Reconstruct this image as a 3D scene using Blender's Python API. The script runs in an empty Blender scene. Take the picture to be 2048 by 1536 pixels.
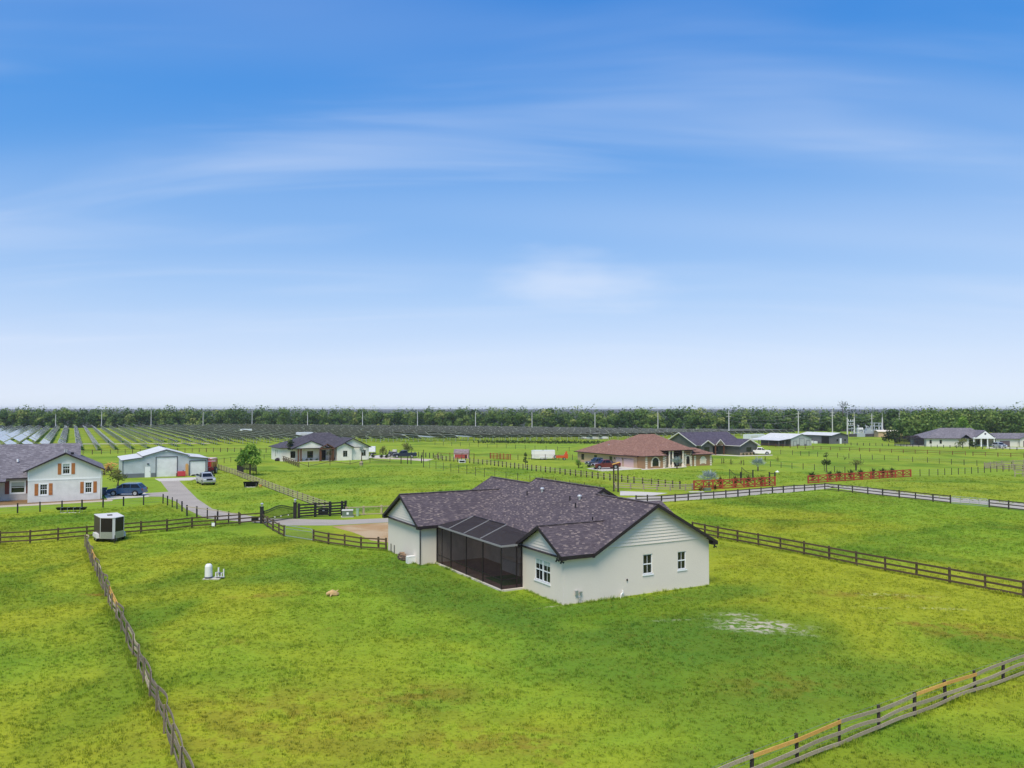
import bpy, math, random
import numpy as np
from mathutils import Vector, Matrix
R = math.radians
random.seed(7)
S = bpy.context.scene
col = S.collection

# ---------------------------------------------------------------- camera
F_PX, CAM_H, PITCH = 1600.0, 12.5, math.atan(48 / 1600)      # drone camera 12.5 m up, tilted up 1.7 degrees
cam = bpy.data.cameras.new('camera')
cam.sensor_fit = 'HORIZONTAL'; cam.sensor_width = 36.0
cam.lens = 36.0 * F_PX / 2048
cam.clip_start = 0.5; cam.clip_end = 20000
camo = bpy.data.objects.new('camera', cam); col.objects.link(camo)
camo.location = (0, 0, CAM_H); camo.rotation_euler = (R(90) + PITCH, 0, 0)
S.camera = camo

# ---------------------------------------------------------------- sky and sun
SUN_EL, SUN_AZ = R(60), R(196)      # azimuth clockwise from +Y: sun stands behind the camera, a little to its left
w = bpy.data.worlds.new('World'); S.world = w; w.use_nodes = True
nt = w.node_tree; N = nt.nodes; Lk = nt.links
bg = N['Background']
sky = N.new('ShaderNodeTexSky'); sky.sky_type = 'NISHITA'; sky.sun_disc = False
sky.sun_elevation = SUN_EL; sky.sun_rotation = SUN_AZ
sky.air_density = 1.0; sky.dust_density = 0.0; sky.ozone_density = 4.0; sky.altitude = 2000
SKY = 0.115
pre = N.new('ShaderNodeVectorMath'); pre.operation = 'SCALE'; pre.inputs['Scale'].default_value = SKY
Lk.new(sky.outputs[0], pre.inputs[0])
grade = N.new('ShaderNodeRGBCurve')          # deep clear-day blue above, pale blue haze low down
for ch, pts in enumerate(([(0,0),(.093,.014),(.137,.075),(.239,.255),(.461,.455),(.763,.55),(1,.56)],
                          [(0,.02),(.169,.17),(.25,.26),(.41,.42),(.693,.565),(.947,.63),(1,.64)],
                          [(0,.2),(.343,.53),(.469,.6),(.693,.69),(.924,.74),(1,.75)])):
    c = grade.mapping.curves[ch]
    for i, p in enumerate(pts):
        p = (p[0], p[1]*.82)
        if i == 0: c.points[0].location = p
        elif i == len(pts)-1: c.points[-1].location = p
        else: c.points.new(*p)
grade.mapping.update(); Lk.new(pre.outputs[0], grade.inputs['Color'])
hsv = N.new('ShaderNodeVectorMath'); hsv.operation = 'SCALE'; hsv.inputs['Scale'].default_value = 1/SKY
Lk.new(grade.outputs[0], hsv.inputs[0])
tc = N.new('ShaderNodeTexCoord')
sep = N.new('ShaderNodeSeparateXYZ'); Lk.new(tc.outputs['Generated'], sep.inputs[0])
def wmath(op, a, b=None, clamp=False):
    m = N.new('ShaderNodeMath'); m.operation = op; m.use_clamp = clamp
    for i, v in enumerate((a, b)):
        if v is None: continue
        if isinstance(v, (int, float)): m.inputs[i].default_value = v
        else: Lk.new(v, m.inputs[i])
    return m.outputs[0]
# cirrus sheet: direction projected onto a high flat layer, so streaks flatten towards the horizon
zz = wmath('MAXIMUM', sep.outputs['Z'], 0.0)
zd = wmath('ADD', zz, 0.16)
cx = wmath('DIVIDE', sep.outputs['X'], zd); cy = wmath('DIVIDE', sep.outputs['Y'], zd)
cmb = N.new('ShaderNodeCombineXYZ'); Lk.new(cx, cmb.inputs[0]); Lk.new(cy, cmb.inputs[1])
def cirrus(rot, sc, loc, scale, detail, rough, dist, lo, hi):
    mp = N.new('ShaderNodeMapping'); mp.inputs['Rotation'].default_value = (0, 0, R(rot))
    mp.inputs['Scale'].default_value = sc; mp.inputs['Location'].default_value = loc
    Lk.new(cmb.outputs[0], mp.inputs[0])
    t = N.new('ShaderNodeTexNoise'); t.inputs['Scale'].default_value = scale
    t.inputs['Detail'].default_value = detail; t.inputs['Roughness'].default_value = rough
    t.inputs['Distortion'].default_value = dist
    Lk.new(mp.outputs[0], t.inputs['Vector'])
    mr = N.new('ShaderNodeMapRange'); mr.interpolation_type = 'SMOOTHSTEP'
    mr.inputs['From Min'].default_value = lo; mr.inputs['From Max'].default_value = hi
    Lk.new(t.outputs['Fac'], mr.inputs['Value'])
    return mr.outputs['Result']
c1 = cirrus(-10, (0.22, 0.8, 1), (1.2, 8.4, 0), 0.9, 3, 0.45, 0.4, 0.42, 0.80)
c2 = cirrus(-12, (0.5, 2.2, 1), (6.4, 0.7, 0), 1.1, 4, 0.5, 0.7, 0.45, 0.80)
c3 = cirrus(18, (0.35, 1.2, 1), (9.4, 2.3, 0), 0.9, 3, 0.45, 0.4, 0.47, 0.85)
cs = wmath('ADD', wmath('MULTIPLY', c1, 0.34), wmath('ADD', wmath('MULTIPLY', wmath('MULTIPLY', c2, wmath('ADD', c1, .35)), 0.45), wmath('MULTIPLY', c3, 0.1)), True)
# one small brighter cloud low over the wood
yy = wmath('MAXIMUM', sep.outputs['Y'], 0.05)
ex = wmath('DIVIDE', wmath('SUBTRACT', wmath('DIVIDE', sep.outputs['X'], yy), 0.10), 0.115); ez = wmath('DIVIDE', wmath('SUBTRACT', wmath('DIVIDE', sep.outputs['Z'], yy), 0.160), 0.036)
ed_ = wmath('SQRT', wmath('ADD', wmath('MULTIPLY', ex, ex), wmath('MULTIPLY', ez, ez)))
cn = N.new('ShaderNodeTexNoise'); cn.inputs['Scale'].default_value = 9; cn.inputs['Detail'].default_value = 4; cmp_ = N.new('ShaderNodeMapping'); cmp_.inputs['Scale'].default_value = (.6, .6, 2.2); Lk.new(tc.outputs['Generated'], cmp_.inputs[0]); Lk.new(cmp_.outputs[0], cn.inputs['Vector'])
cm_ = N.new('ShaderNodeMapRange'); cm_.interpolation_type = 'SMOOTHSTEP'; Lk.new(wmath('ADD', ed_, wmath('MULTIPLY', wmath('SUBTRACT', cn.outputs['Fac'], .5), 2.2)), cm_.inputs['Value']); cm_.inputs['From Min'].default_value = 1.25; cm_.inputs['From Max'].default_value = .0
cs = wmath('ADD', cs, wmath('MULTIPLY', wmath('MULTIPLY', cm_.outputs['Result'], wmath('GREATER_THAN', sep.outputs['Y'], .05)), .5), True)
mixc = N.new('ShaderNodeMixRGB'); Lk.new(cs, mixc.inputs[0]); Lk.new(hsv.outputs[0], mixc.inputs[1])
mixc.inputs[2].default_value = (4.2, 4.6, 5.4, 1)
Lk.new(mixc.outputs[0], bg.inputs['Color']); bg.inputs['Strength'].default_value = SKY

sd = bpy.data.lights.new('sun', 'SUN'); sd.energy = 2.5; sd.angle = R(28); sd.color = (1.0, 0.9, 0.76)
so = bpy.data.objects.new('sun', sd); col.objects.link(so); so.location = (-60, -20, 90)
sv = Vector((math.sin(SUN_AZ) * math.cos(SUN_EL), math.cos(SUN_AZ) * math.cos(SUN_EL), math.sin(SUN_EL)))
so.rotation_euler = sv.to_track_quat('Z', 'Y').to_euler()

S.view_settings.view_transform = 'Standard'; S.view_settings.look = 'None'
S.view_settings.exposure = 0.7; S.view_settings.gamma = 1.0
S.view_settings.use_curve_mapping = False
S.render.engine = 'CYCLES'
S.cycles.max_bounces = 6; S.cycles.transparent_max_bounces = 12

# ---------------------------------------------------------------- helpers
GA = R(28.8)                                   # bearing of the plot grid all buildings follow
E1 = Vector((math.cos(GA), math.sin(GA), 0)); E2 = Vector((-math.sin(GA), math.cos(GA), 0))
def G(px, py, z=0.0):
    """survey point: where the sight line of photo pixel (px, py) meets the level z"""
    x = (px - 1024) / F_PX; u = (768 - py) / F_PX
    d = Vector((x, math.cos(PITCH) - u * math.sin(PITCH), math.sin(PITCH) + u * math.cos(PITCH)))
    k = (z - CAM_H) / d.z
    return Vector((d.x * k, d.y * k, z))
def lin(h):
    h = h.lstrip('#'); o = []
    for i in (0, 2, 4):
        c = int(h[i:i+2], 16) / 255
        o.append(c / 12.92 if c <= 0.04045 else ((c + 0.055) / 1.055) ** 2.4)
    return (*o, 1.0)

class MB:
    """collects polygons with planar uvs and material slots; build() links them as one mesh object"""
    def __init__(s): s.v = []; s.f = []; s.m = []; s.sm = []
    def poly(s, pts, m=0, smooth=False):
        i = len(s.v); s.v += [tuple(p) for p in pts]; s.f.append(tuple(range(i, i + len(pts)))); s.m.append(m); s.sm.append(smooth)
    def box(s, x0, x1, y0, y1, z0, z1, m=0):
        p = [(x0,y0,z0),(x1,y0,z0),(x1,y1,z0),(x0,y1,z0),(x0,y0,z1),(x1,y0,z1),(x1,y1,z1),(x0,y1,z1)]
        for q in ((0,3,2,1),(4,5,6,7),(0,1,5,4),(1,2,6,5),(2,3,7,6),(3,0,4,7)): s.poly([p[k] for k in q], m)
        return s
    def bar(s, a, b, w, h, m=0, up=(0, 0, 1)):
        """box of section w x h along the segment a-b"""
        a = Vector(a); b = Vector(b); d = (b - a).normalized(); up = Vector(up)
        if abs(d.dot(up)) > .99: up = Vector((1, 0, 0))
        x = d.cross(up).normalized() * (w / 2); y = x.cross(d).normalized() * (h / 2)
        p = [a-x-y, a+x-y, a+x+y, a-x+y, b-x-y, b+x-y, b+x+y, b-x+y]
        for q in ((0,1,2,3),(7,6,5,4),(0,4,5,1),(1,5,6,2),(2,6,7,3),(3,7,4,0)): s.poly([p[k] for k in q], m)
        return s
    def cyl(s, a, b, r0, r1=None, n=8, m=0, cap=True):
        if r1 is None: r1 = r0
        a = Vector(a); b = Vector(b); d = (b - a).normalized()
        up = Vector((0,0,1)) if abs(d.z) < .9 else Vector((1,0,0))
        x = d.cross(up).normalized(); y = d.cross(x)
        A = [a + (x*math.cos(2*math.pi*k/n) + y*math.sin(2*math.pi*k/n))*r0 for k in range(n)]
        B = [b + (x*math.cos(2*math.pi*k/n) + y*math.sin(2*math.pi*k/n))*r1 for k in range(n)]
        for k in range(n):
            j = (k+1) % n; s.poly([A[j], A[k], B[k], B[j]], m, True)
        if cap: s.poly(A, m); s.poly(B[::-1], m)
        return s
    def tube(s, pts, r, n=6, m=0):
        for i in range(len(pts)-1): s.cyl(pts[i], pts[i+1], r, r, n, m)
        return s
    def slab(s, pts, t, mt=0, ms=0):
        """flat polygon pts (counter-clockwise seen from outside) with thickness t behind it"""
        pts = [Vector(p) for p in pts]
        n = Vector((0,0,0))
        for i in range(len(pts)):
            a, b = pts[i], pts[(i+1) % len(pts)]
            n += Vector(((a.y-b.y)*(a.z+b.z), (a.z-b.z)*(a.x+b.x), (a.x-b.x)*(a.y+b.y)))
        n.normalize(); q = [p - n*t for p in pts]
        s.poly(pts, mt); s.poly(q[::-1], ms)
        for i in range(len(pts)):
            j = (i+1) % len(pts); s.poly([pts[j], pts[i], q[i], q[j]], ms)
        return s
    def lathe(s, prof, c=(0,0,0), n=16, m=0):
        for i in range(len(prof)-1):
            (r0,z0),(r1,z1) = prof[i], prof[i+1]
            for k in range(n):
                a0, a1 = 2*math.pi*k/n, 2*math.pi*(k+1)/n
                pt = lambda r, z, a: (c[0]+r*math.cos(a), c[1]+r*math.sin(a), c[2]+z)
                q = [pt(r0,z0,a0), pt(r0,z0,a1), pt(r1,z1,a1), pt(r1,z1,a0)]
                if r0 < 1e-4: q = [q[0], q[2], q[3]]
                elif r1 < 1e-4: q = [q[0], q[1], q[2]]
                s.poly(q, m, True)
        return s
    def mesh(s, name, mats):
        me = bpy.data.meshes.new(name)
        me.from_pydata(s.v, [], s.f)
        for mt in (mats if isinstance(mats, (list, tuple)) else [mats]): me.materials.append(mt)
        me.polygons.foreach_set('material_index', s.m); me.polygons.foreach_set('use_smooth', s.sm)
        uv = me.uv_layers.new(name='UVMap'); Z = Vector((0,0,1)); dat = []
        for p in me.polygons:
            n = p.normal
            al = Z.cross(n)
            if al.length < 1e-3: al = Vector((1,0,0))
            al.normalize(); up = n.cross(al)
            for vi in p.vertices:
                co = me.vertices[vi].co; dat += [co.dot(al), co.dot(up)]
        uv.data.foreach_set('uv', dat)
        if any(s.sm):
            me.set_sharp_from_angle(angle=R(40)) if hasattr(me, 'set_sharp_from_angle') else None
        return me
    def build(s, name, mats, parent=None):
        return link(name, s.mesh(name, mats), parent)
def link(name, data, parent=None, loc=None, rz=None, scale=None):
    o = bpy.data.objects.new(name, data); col.objects.link(o)
    if parent is not None: o.parent = parent
    if loc is not None: o.location = loc
    if rz is not None: o.rotation_euler = (0, 0, rz)
    if scale is not None: o.scale = scale
    return o
def tag(o, label, cat, group=None, kind=None):
    if label: o['label'] = label
    if cat: o['category'] = cat
    if group: o['group'] = group
    if kind: o['kind'] = kind
    return o
def thing(name, label, cat, loc=(0,0,0), rz=0.0, group=None):
    o = link(name, None, None, loc, rz); o.empty_display_size = 0.3
    return tag(o, label, cat, group)
def structure(name, mb, mats):
    o = mb.build(name, mats); o['kind'] = 'structure'; return o
def copy_tree(o, parent=None):
    c = o.copy(); col.objects.link(c); c.parent = parent
    for ch in list(o.children): copy_tree(ch, c)
    return c

# ---------------------------------------------------------------- materials
class NB:
    def __init__(s, name):
        s.mat = bpy.data.materials.new(name); s.mat.use_nodes = True
        s.t = s.mat.node_tree; s.n = s.t.nodes; s.l = s.t.links
        s.p = s.n['Principled BSDF']; s.out = s.n['Material Output']
    def new(s, typ, **k):
        o = s.n.new(typ)
        for a, b in k.items(): setattr(o, a, b)
        return o
    def put(s, sock, v):
        if hasattr(v, 'is_output'): s.l.new(v, sock)
        else: sock.default_value = v
    def coord(s, kind='Object', scale=(1,1,1), rot=(0,0,0), loc=(0,0,0)):
        if kind == 'World': src = s.new('ShaderNodeNewGeometry').outputs['Position']
        elif kind == 'UV': src = s.new('ShaderNodeTexCoord').outputs['UV']
        else: src = s.new('ShaderNodeTexCoord').outputs[kind]
        m = s.new('ShaderNodeMapping'); s.l.new(src, m.inputs[0])
        m.inputs['Scale'].default_value = scale; m.inputs['Rotation'].default_value = rot; m.inputs['Location'].default_value = loc
        return m.outputs[0]
    def noise(s, vec, scale, detail=3, rough=.55, dist=0):
        t = s.new('ShaderNodeTexNoise'); s.l.new(vec, t.inputs['Vector'])
        t.inputs['Scale'].default_value = scale; t.inputs['Detail'].default_value = detail
        t.inputs['Roughness'].default_value = rough; t.inputs['Distortion'].default_value = dist
        return t.outputs['Fac']
    def rng(s, v, a, b, c=0., d=1., smooth=True):
        m = s.new('ShaderNodeMapRange'); m.interpolation_type = 'SMOOTHSTEP' if smooth else 'LINEAR'
        s.put(m.inputs['Value'], v)
        for k, x in zip(('From Min','From Max','To Min','To Max'), (a,b,c,d)): m.inputs[k].default_value = x
        return m.outputs[0]
    def mix(s, f, a, b, mode='MIX'):
        m = s.new('ShaderNodeMixRGB', blend_type=mode)
        s.put(m.inputs[0], f); s.put(m.inputs[1], a); s.put(m.inputs[2], b); return m.outputs[0]
    def math(s, op, a, b=0., clamp=False):
        m = s.new('ShaderNodeMath', operation=op, use_clamp=clamp); s.put(m.inputs[0], a); s.put(m.inputs[1], b); return m.outputs[0]
    def bump(s, h, strength=.3, dist=.02):
        b = s.new('ShaderNodeBump'); b.inputs['Strength'].default_value = strength; b.inputs['Distance'].default_value = dist
        s.put(b.inputs['Height'], h); s.l.new(b.outputs[0], s.p.inputs['Normal'])
    def base(s, c): s.put(s.p.inputs['Base Color'], c)
    def rough(s, r): s.put(s.p.inputs['Roughness'], r)
def scl(c, k): return (c[0]*k, c[1]*k, c[2]*k, 1)
def plain(name, hexc, rough=.6, var=.18, scale=2.5, metal=0., spec=.4, bump=0., coat=0., k=1.0):
    """painted or solid surface with blotchy tone and fine grain"""
    b = NB(name); c = scl(lin(hexc), k); v = b.coord('Object')
    n1 = b.noise(v, scale, 4, .6); n2 = b.noise(v, scale*9, 3, .6)
    x = b.mix(n1, scl(c, 1-var), scl(c, 1+var*.6)); x = b.mix(b.math('MULTIPLY', n2, .35), x, scl(c, 1-var*1.4))
    b.base(x); b.put(b.p.inputs['Metallic'], metal); b.put(b.p.inputs['Specular IOR Level'], spec)
    b.rough(b.rng(n2, .2, .8, max(rough-.08, .02), min(rough+.08, 1)))
    if coat: b.put(b.p.inputs['Coat Weight'], coat); b.put(b.p.inputs['Coat Roughness'], .05)
    if bump: b.bump(n2, .4, bump)
    return b.mat
def wood(name, hexa, hexb, rough=.8, k=1.0):
    """boards: long grain, knots and tone that differs from board to board"""
    b = NB(name); ca, cb = scl(lin(hexa), k), scl(lin(hexb), k)
    oi = b.new('ShaderNodeObjectInfo').outputs['Random']
    g = b.noise(b.coord('Object', (.5, 14, 14)), 1.6, 4, .65, .4)
    n = b.noise(b.coord('World'), .9, 3)
    x = b.mix(b.rng(g, .3, .7), ca, cb)
    x = b.mix(b.math('MULTIPLY', oi, .45), x, scl(cb, .65)); x = b.mix(b.rng(n, .45, .8, 0, .5), x, scl(ca, .6))
    b.base(x); b.rough(rough); b.bump(g, .35, .01)
    return b.mat
def shingles(name, cols, course=.145, tab=.33, k=1.0):
    """laminated asphalt shingles: courses along the slope, tabs of mixed tone"""
    b = NB(name); uv = b.coord('UV')
    br = b.new('ShaderNodeTexBrick'); b.l.new(uv, br.inputs['Vector'])
    br.offset = .37; br.offset_frequency = 2; br.squash = 1.0
    br.inputs['Scale'].default_value = 1; br.inputs['Brick Width'].default_value = tab; br.inputs['Row Height'].default_value = course
    br.inputs['Mortar Size'].default_value = .008; br.inputs['Mortar Smooth'].default_value = .4; br.inputs['Bias'].default_value = 0
    br.inputs['Color1'].default_value = (0,0,0,1); br.inputs['Color2'].default_value = (1,1,1,1); br.inputs['Mortar'].default_value = (.5,.5,.5,1)
    rp = b.new('ShaderNodeValToRGB'); rp.color_ramp.interpolation = 'LINEAR'
    while len(rp.color_ramp.elements) < len(cols): rp.color_ramp.elements.new(.5)
    for i, (pos, h) in enumerate(cols):
        rp.color_ramp.elements[i].position = pos; rp.color_ramp.elements[i].color = scl(lin(h), k)
    b.l.new(br.outputs['Color'], rp.inputs[0])
    n = b.noise(uv, .45, 4, .6); g = b.noise(uv, 60, 2, .5)
    x = b.mix(b.rng(n, .35, .75, .0, .35), rp.outputs[0], scl(lin(cols[0][1]), k*.8))
    x = b.mix(b.math('MULTIPLY', br.outputs['Fac'], .55), x, (.012,.010,.012,1))
    x = b.mix(b.rng(g, .3, .7, 0, .16), x, scl(lin(cols[-1][1]), k))
    b.base(x); b.rough(.92); b.put(b.p.inputs['Specular IOR Level'], .2)
    b.bump(b.math('SUBTRACT', b.math('MULTIPLY', g, .25), br.outputs['Fac']), .6, .02)
    return b.mat
def lap(name, hexc, course=.19, axis=1, depth=.5, rough=.65, k=1.0):
    """lapped or ribbed cladding with fine shadow lines (axis 1 = courses up the wall, 0 = ribs along it)"""
    b = NB(name); c = scl(lin(hexc), k); uv = b.coord('UV')
    sp = b.new('ShaderNodeSeparateXYZ'); b.l.new(uv, sp.inputs[0])
    fr = b.math('FRACT', b.math('DIVIDE', sp.outputs[axis], course))
    n = b.noise(uv, .8, 4, .6); n2 = b.noise(uv, 14, 3)
    x = b.mix(b.rng(n, .3, .7), scl(c, .88), scl(c, 1.05)); x = b.mix(b.rng(n2, .4, .8, 0, .25), x, scl(c, .75))
    b.base(x); b.rough(rough)
    b.bump(b.rng(fr, 0, .12), depth, .03)
    return b.mat
def glass(name, tint='#15191c', rough=.06):
    b = NB(name); v = b.coord('Object'); n = b.noise(v, .9, 2)
    b.base(b.mix(n, lin(tint), scl(lin(tint), 2.2))); b.rough(rough); b.put(b.p.inputs['Specular IOR Level'], .8)
    return b.mat
M = {}
M['stucco'] = plain('stucco_white', '#e4dacb', .9, .07, .7, bump=.015)
M['siding'] = plain('siding_board', '#e0d7c9', .7, .05, 1.2)
M['fascia'] = plain('fascia_dark', '#2b2224', .55, .15, 2)
M['shingle'] = shingles('shingle_purple', [(0,'#443d45'),(.5,'#554d53'),(.82,'#665c60'),(1,'#95877e')], .11, .24)
M['white'] = plain('white_vinyl', '#eceeee', .45, .03)
M['glass'] = glass('window_glass')
M['blind'] = plain('window_blind', '#b9c4bb', .8, .08)
M['black'] = plain('black_metal', '#17171a', .45, .2)
M['dark'] = plain('dark_bronze', '#221a1b', .5, .2)
M['galv'] = plain('galvanised', '#b9bcba', .4, .15, 6, metal=.6)
M['concrete'] = plain('concrete', '#c9c3b6', .9, .14, .6, bump=.01)
M['pvc'] = plain('pvc_white', '#e9e9e4', .4, .04)
M['beam_grey'] = plain('beam_grey', '#8f8e8c', .7, .1, 4)
M['foil'] = plain('vent_metal', '#d8d8d6', .35, .1, 6, metal=.5)
def screen_mat(name, hexc, opacity):
    b = NB(name); b.base(lin(hexc)); b.rough(.9); b.put(b.p.inputs['Specular IOR Level'], .1)
    tr = b.new('ShaderNodeBsdfTransparent'); mx = b.new('ShaderNodeMixShader')
    n = b.noise(b.coord('Object'), .8, 3)
    b.put(mx.inputs[0], b.rng(n, .2, .8, opacity-.04, opacity+.04))
    b.l.new(tr.outputs[0], mx.inputs[1]); b.l.new(b.p.outputs[0], mx.inputs[2]); b.l.new(mx.outputs[0], b.out.inputs['Surface'])
    return b.mat
M['screen'] = screen_mat('insect_screen', '#2a2224', .36)
M['screen_roof'] = screen_mat('insect_screen_roof', '#403b3c', .68)
# ---------------------------------------------------------------- grass colour shared by ground and blades
def ellipse_mask(b, pos, c, ru, rv, ang, n, soft=.5, wob=.55):
    """1 inside a wobbly ellipse on the ground, 0 outside"""
    m = b.new('ShaderNodeMapping'); m.vector_type = 'TEXTURE'
    b.l.new(pos, m.inputs[0]); m.inputs['Location'].default_value = (c[0], c[1], 0)
    m.inputs['Rotation'].default_value = (0, 0, ang); m.inputs['Scale'].default_value = (ru, rv, 1e6)
    ln = b.new('ShaderNodeVectorMath', operation='LENGTH'); b.l.new(m.outputs[0], ln.inputs[0])
    d = b.math('ADD', ln.outputs['Value'], b.math('MULTIPLY', b.math('SUBTRACT', n, .5), wob*2))
    return b.rng(d, 1-soft, 1+soft*.3, 1, 0)
GRASS_K = 0.68
def grass_colour(b, shade=1.0):
    k = GRASS_K * shade
    pos = b.new('ShaderNodeNewGeometry').outputs['Position']
    v = b.coord('World')
    big = b.noise(v, .030, 4, .55, .6); mid = b.noise(v, .14, 4, .6, .5); fine = b.noise(v, .75, 4, .65); tiny = b.noise(v, 6.0, 3, .7)
    yel, grn, drk, brn, san = (scl(lin(h), k) for h in ('#b9c63e', '#96be3e', '#64952f', '#b08a48', '#d8cdb8'))
    x = b.mix(b.rng(big, .40, .60), yel, grn)
    sy = b.new('ShaderNodeSeparateXYZ'); b.l.new(pos, sy.inputs[0])   # the far fields are better watered than the near lawn
    x = b.mix(b.rng(sy.outputs[1], 75, 150, 0, .65), x, scl(lin('#a2c44c'), k))
    x = b.mix(b.rng(b.noise(b.coord('World', loc=(12,-8,0)), .075, 3, .5, .8), .47, .68, 0, .75), x, drk)
    x = b.mix(b.rng(b.noise(b.coord('World', loc=(-31,55,0)), .05, 5, .62, 1.2), .52, .7, 0, .45), x, scl(lin('#8c8e34'), k*.85))
    x = b.mix(b.rng(b.noise(b.coord('World', loc=(40,9,0)), .09, 4, .6, .8), .55, .78, 0, .7), x, yel)
    # darker grass: lush by the house and fences, also beyond the house corner
    for (px, py, ru, rv, a, amt) in DARK_GRASS:
        c = G(px, py); x = b.mix(b.math('MULTIPLY', ellipse_mask(b, pos, c, ru, rv, R(a), mid, .6), amt), x, scl(lin('#6a9638'), k))
    for (px, py, ru, rv, a, amt) in DRY:
        c = G(px, py); mk = ellipse_mask(b, pos, c, ru, rv, R(a), fine, .7, .8)
        x = b.mix(b.math('MULTIPLY', b.math('MULTIPLY', mk, b.rng(fine, .4, .62)), amt), x, brn)
    dry = b.math('MULTIPLY', b.rng(b.noise(b.coord('World', loc=(7,77,0)), .11, 5, .65, 1), .6, .74), b.rng(fine, .42, .62))
    x = b.mix(b.math('MULTIPLY', dry, .5), x, brn)
    sand = None
    for (px, py, ru, rv, a, amt) in SAND:
        c = G(px, py); mk = b.math('MULTIPLY', ellipse_mask(b, pos, c, ru, rv, R(a), fine, .8, .9), b.rng(b.noise(v, 2.2, 4, .6), .45, .58))
        mk = b.math('MULTIPLY', mk, amt); sand = mk if sand is None else b.math('MAXIMUM', sand, mk)
    clump = b.noise(b.coord('World', loc=(3,3,0)), .33, 5, .7, .6); x = b.mix(b.rng(clump, .5, .68, 0, .22), x, scl(lin('#6f8f30'), k*.75))
    x = b.mix(b.rng(fine, .38, .66, 0, .28), x, scl(lin('#8a9e30'), k*.8))
    x = b.mix(b.rng(tiny, .52, .68, 0, .42), x, scl(lin('#66782a'), k*.42))
    vm = b.new('ShaderNodeVectorMath', operation='MULTIPLY'); b.l.new(x, vm.inputs[0]); vm.inputs[1].default_value = (1.05, .98, .82); x = vm.outputs[0]
    return x, sand, san, fine, tiny
DARK_GRASS = [(930,1200,10,4.5,118,.85),(640,1150,8,3,20,.5),(300,1180,6,3,40,.4),(780,1160,7,3,118,.6),(1250,1330,6,3.5,10,.6),(1040,1235,7,2.6,118,.8),(1300,1265,8,3.4,30,.95),(1480,1290,8,4.5,10,.9),(1640,1360,7,4,20,.75),(1500,1420,6,4,0,.55),(1440,1185,5,2.5,30,.8),(1190,1215,7,1.6,29,.7),
        (830,1130,7,2.2,118,.85),(255,1290,9,1.6,115,.5),(860,1400,3,2,10,.4),(560,1155,5,2,15,.35),(1440,1520,3,2,20,.5),(1980,1290,5,3,0,.35)]
DRY = [(700,1420,8,4,15,.35),(520,1490,8,4,0,.3),(480,1400,5,3,20,.25),(840,1390,3,1.6,10,.4),(1880,1250,4,1,-10,.9),(1950,1270,4,1.4,-10,.7),(1740,1190,6,1.6,-12,.6),(1560,1370,4,2.4,0,.35),(980,1480,4,2,0,.55),
       (190,1190,1.6,.5,0,1.0),(640,925,9,3,0,.5),(760,928,7,2,0,.5),(545,1190,4,1,15,.6),(1710,930,10,4,0,.3),(960,915,14,3,-28,.35),(1780,962,8,1.5,20,.6)]
SAND = [(1520,1252,3.0,1.9,-16,.9),(1472,1230,1.8,.6,-6,.7),(1350,1240,1.6,.3,12,.5),(1780,1190,3,.5,-10,.35),(1880,1217,1.8,.4,-10,.4),(1745,1215,1.4,.25,-8,.5),(1160,1205,4,.2,29,.6)]
def grass_ground():
    b = NB('pasture_grass'); x, sand, san, fine, tiny = grass_colour(b)
    x = b.mix(sand, x, scl(lin('#ddd0ba'), .72))
    b.base(x); b.rough(1.0); b.put(b.p.inputs['Specular IOR Level'], .05)
    b.bump(b.math('ADD', b.math('MULTIPLY', tiny, .5), fine), .8, .12)
    return b.mat
def grass_blade():
    b = NB('grass_blade'); x, sand, san, fine, tiny = grass_colour(b, 1.5)
    oi = b.new('ShaderNodeObjectInfo').outputs['Random']
    x = b.mix(b.rng(oi, .5, 1, 0, .5, False), x, scl(lin('#d8d462'), GRASS_K)); x = b.mix(b.rng(oi, .5, 0, 0, .5, False), x, scl(lin('#5a7a26'), GRASS_K))
    b.base(x); b.rough(.75); b.put(b.p.inputs['Specular IOR Level'], .15)
    tl = b.new('ShaderNodeBsdfTranslucent'); b.put(tl.inputs[0], x); mx = b.new('ShaderNodeMixShader'); mx.inputs[0].default_value = .35
    b.l.new(b.p.outputs[0], mx.inputs[1]); b.l.new(tl.outputs[0], mx.inputs[2]); b.l.new(mx.outputs[0], b.out.inputs['Surface'])
    return b.mat
M['grass'] = grass_ground(); M['blade'] = grass_blade()
g = MB(); g.poly([(-6000,-300,0),(6000,-300,0),(6000,9000,0),(-6000,9000,0)]); structure('ground', g, M['grass'])

def sheet(name, pix, mat, z=.006, world=None):
    """flat patch laid on the ground, outline given as surveyed points"""
    m = MB(); pts = world or [G(x, y) for x, y in pix]
    area = sum(pts[i].x*pts[(i+1)%len(pts)].y - pts[(i+1)%len(pts)].x*pts[i].y for i in range(len(pts)))
    if area < 0: pts = pts[::-1]
    m.poly([(p.x, p.y, z) for p in pts]); return structure(name, m, mat)
def asphalt(name, ha, hb, k=1.0):
    b = NB(name); v = b.coord('World'); n = b.noise(v, .25, 4, .6, .5); f = b.noise(v, 9, 3, .7)
    x = b.mix(b.rng(n, .3, .7), scl(lin(ha), k), scl(lin(hb), k)); x = b.mix(b.rng(f, .4, .8, 0, .4), x, scl(lin(ha), k*.55))
    b.base(x); b.rough(.95); b.bump(f, .3, .01); return b.mat
M['asphalt'] = asphalt('old_asphalt', '#aaa194', '#b8ae9f', .85)
M['gravel'] = asphalt('gravel_lane', '#b4ac9c', '#c4bcac', .8)
M['dirt'] = asphalt('sandy_dirt', '#c39a62', '#d9bd92', .7)
M['mulch'] = asphalt('mulch_bed', '#8a6a3e', '#a5824e', .6)
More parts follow.
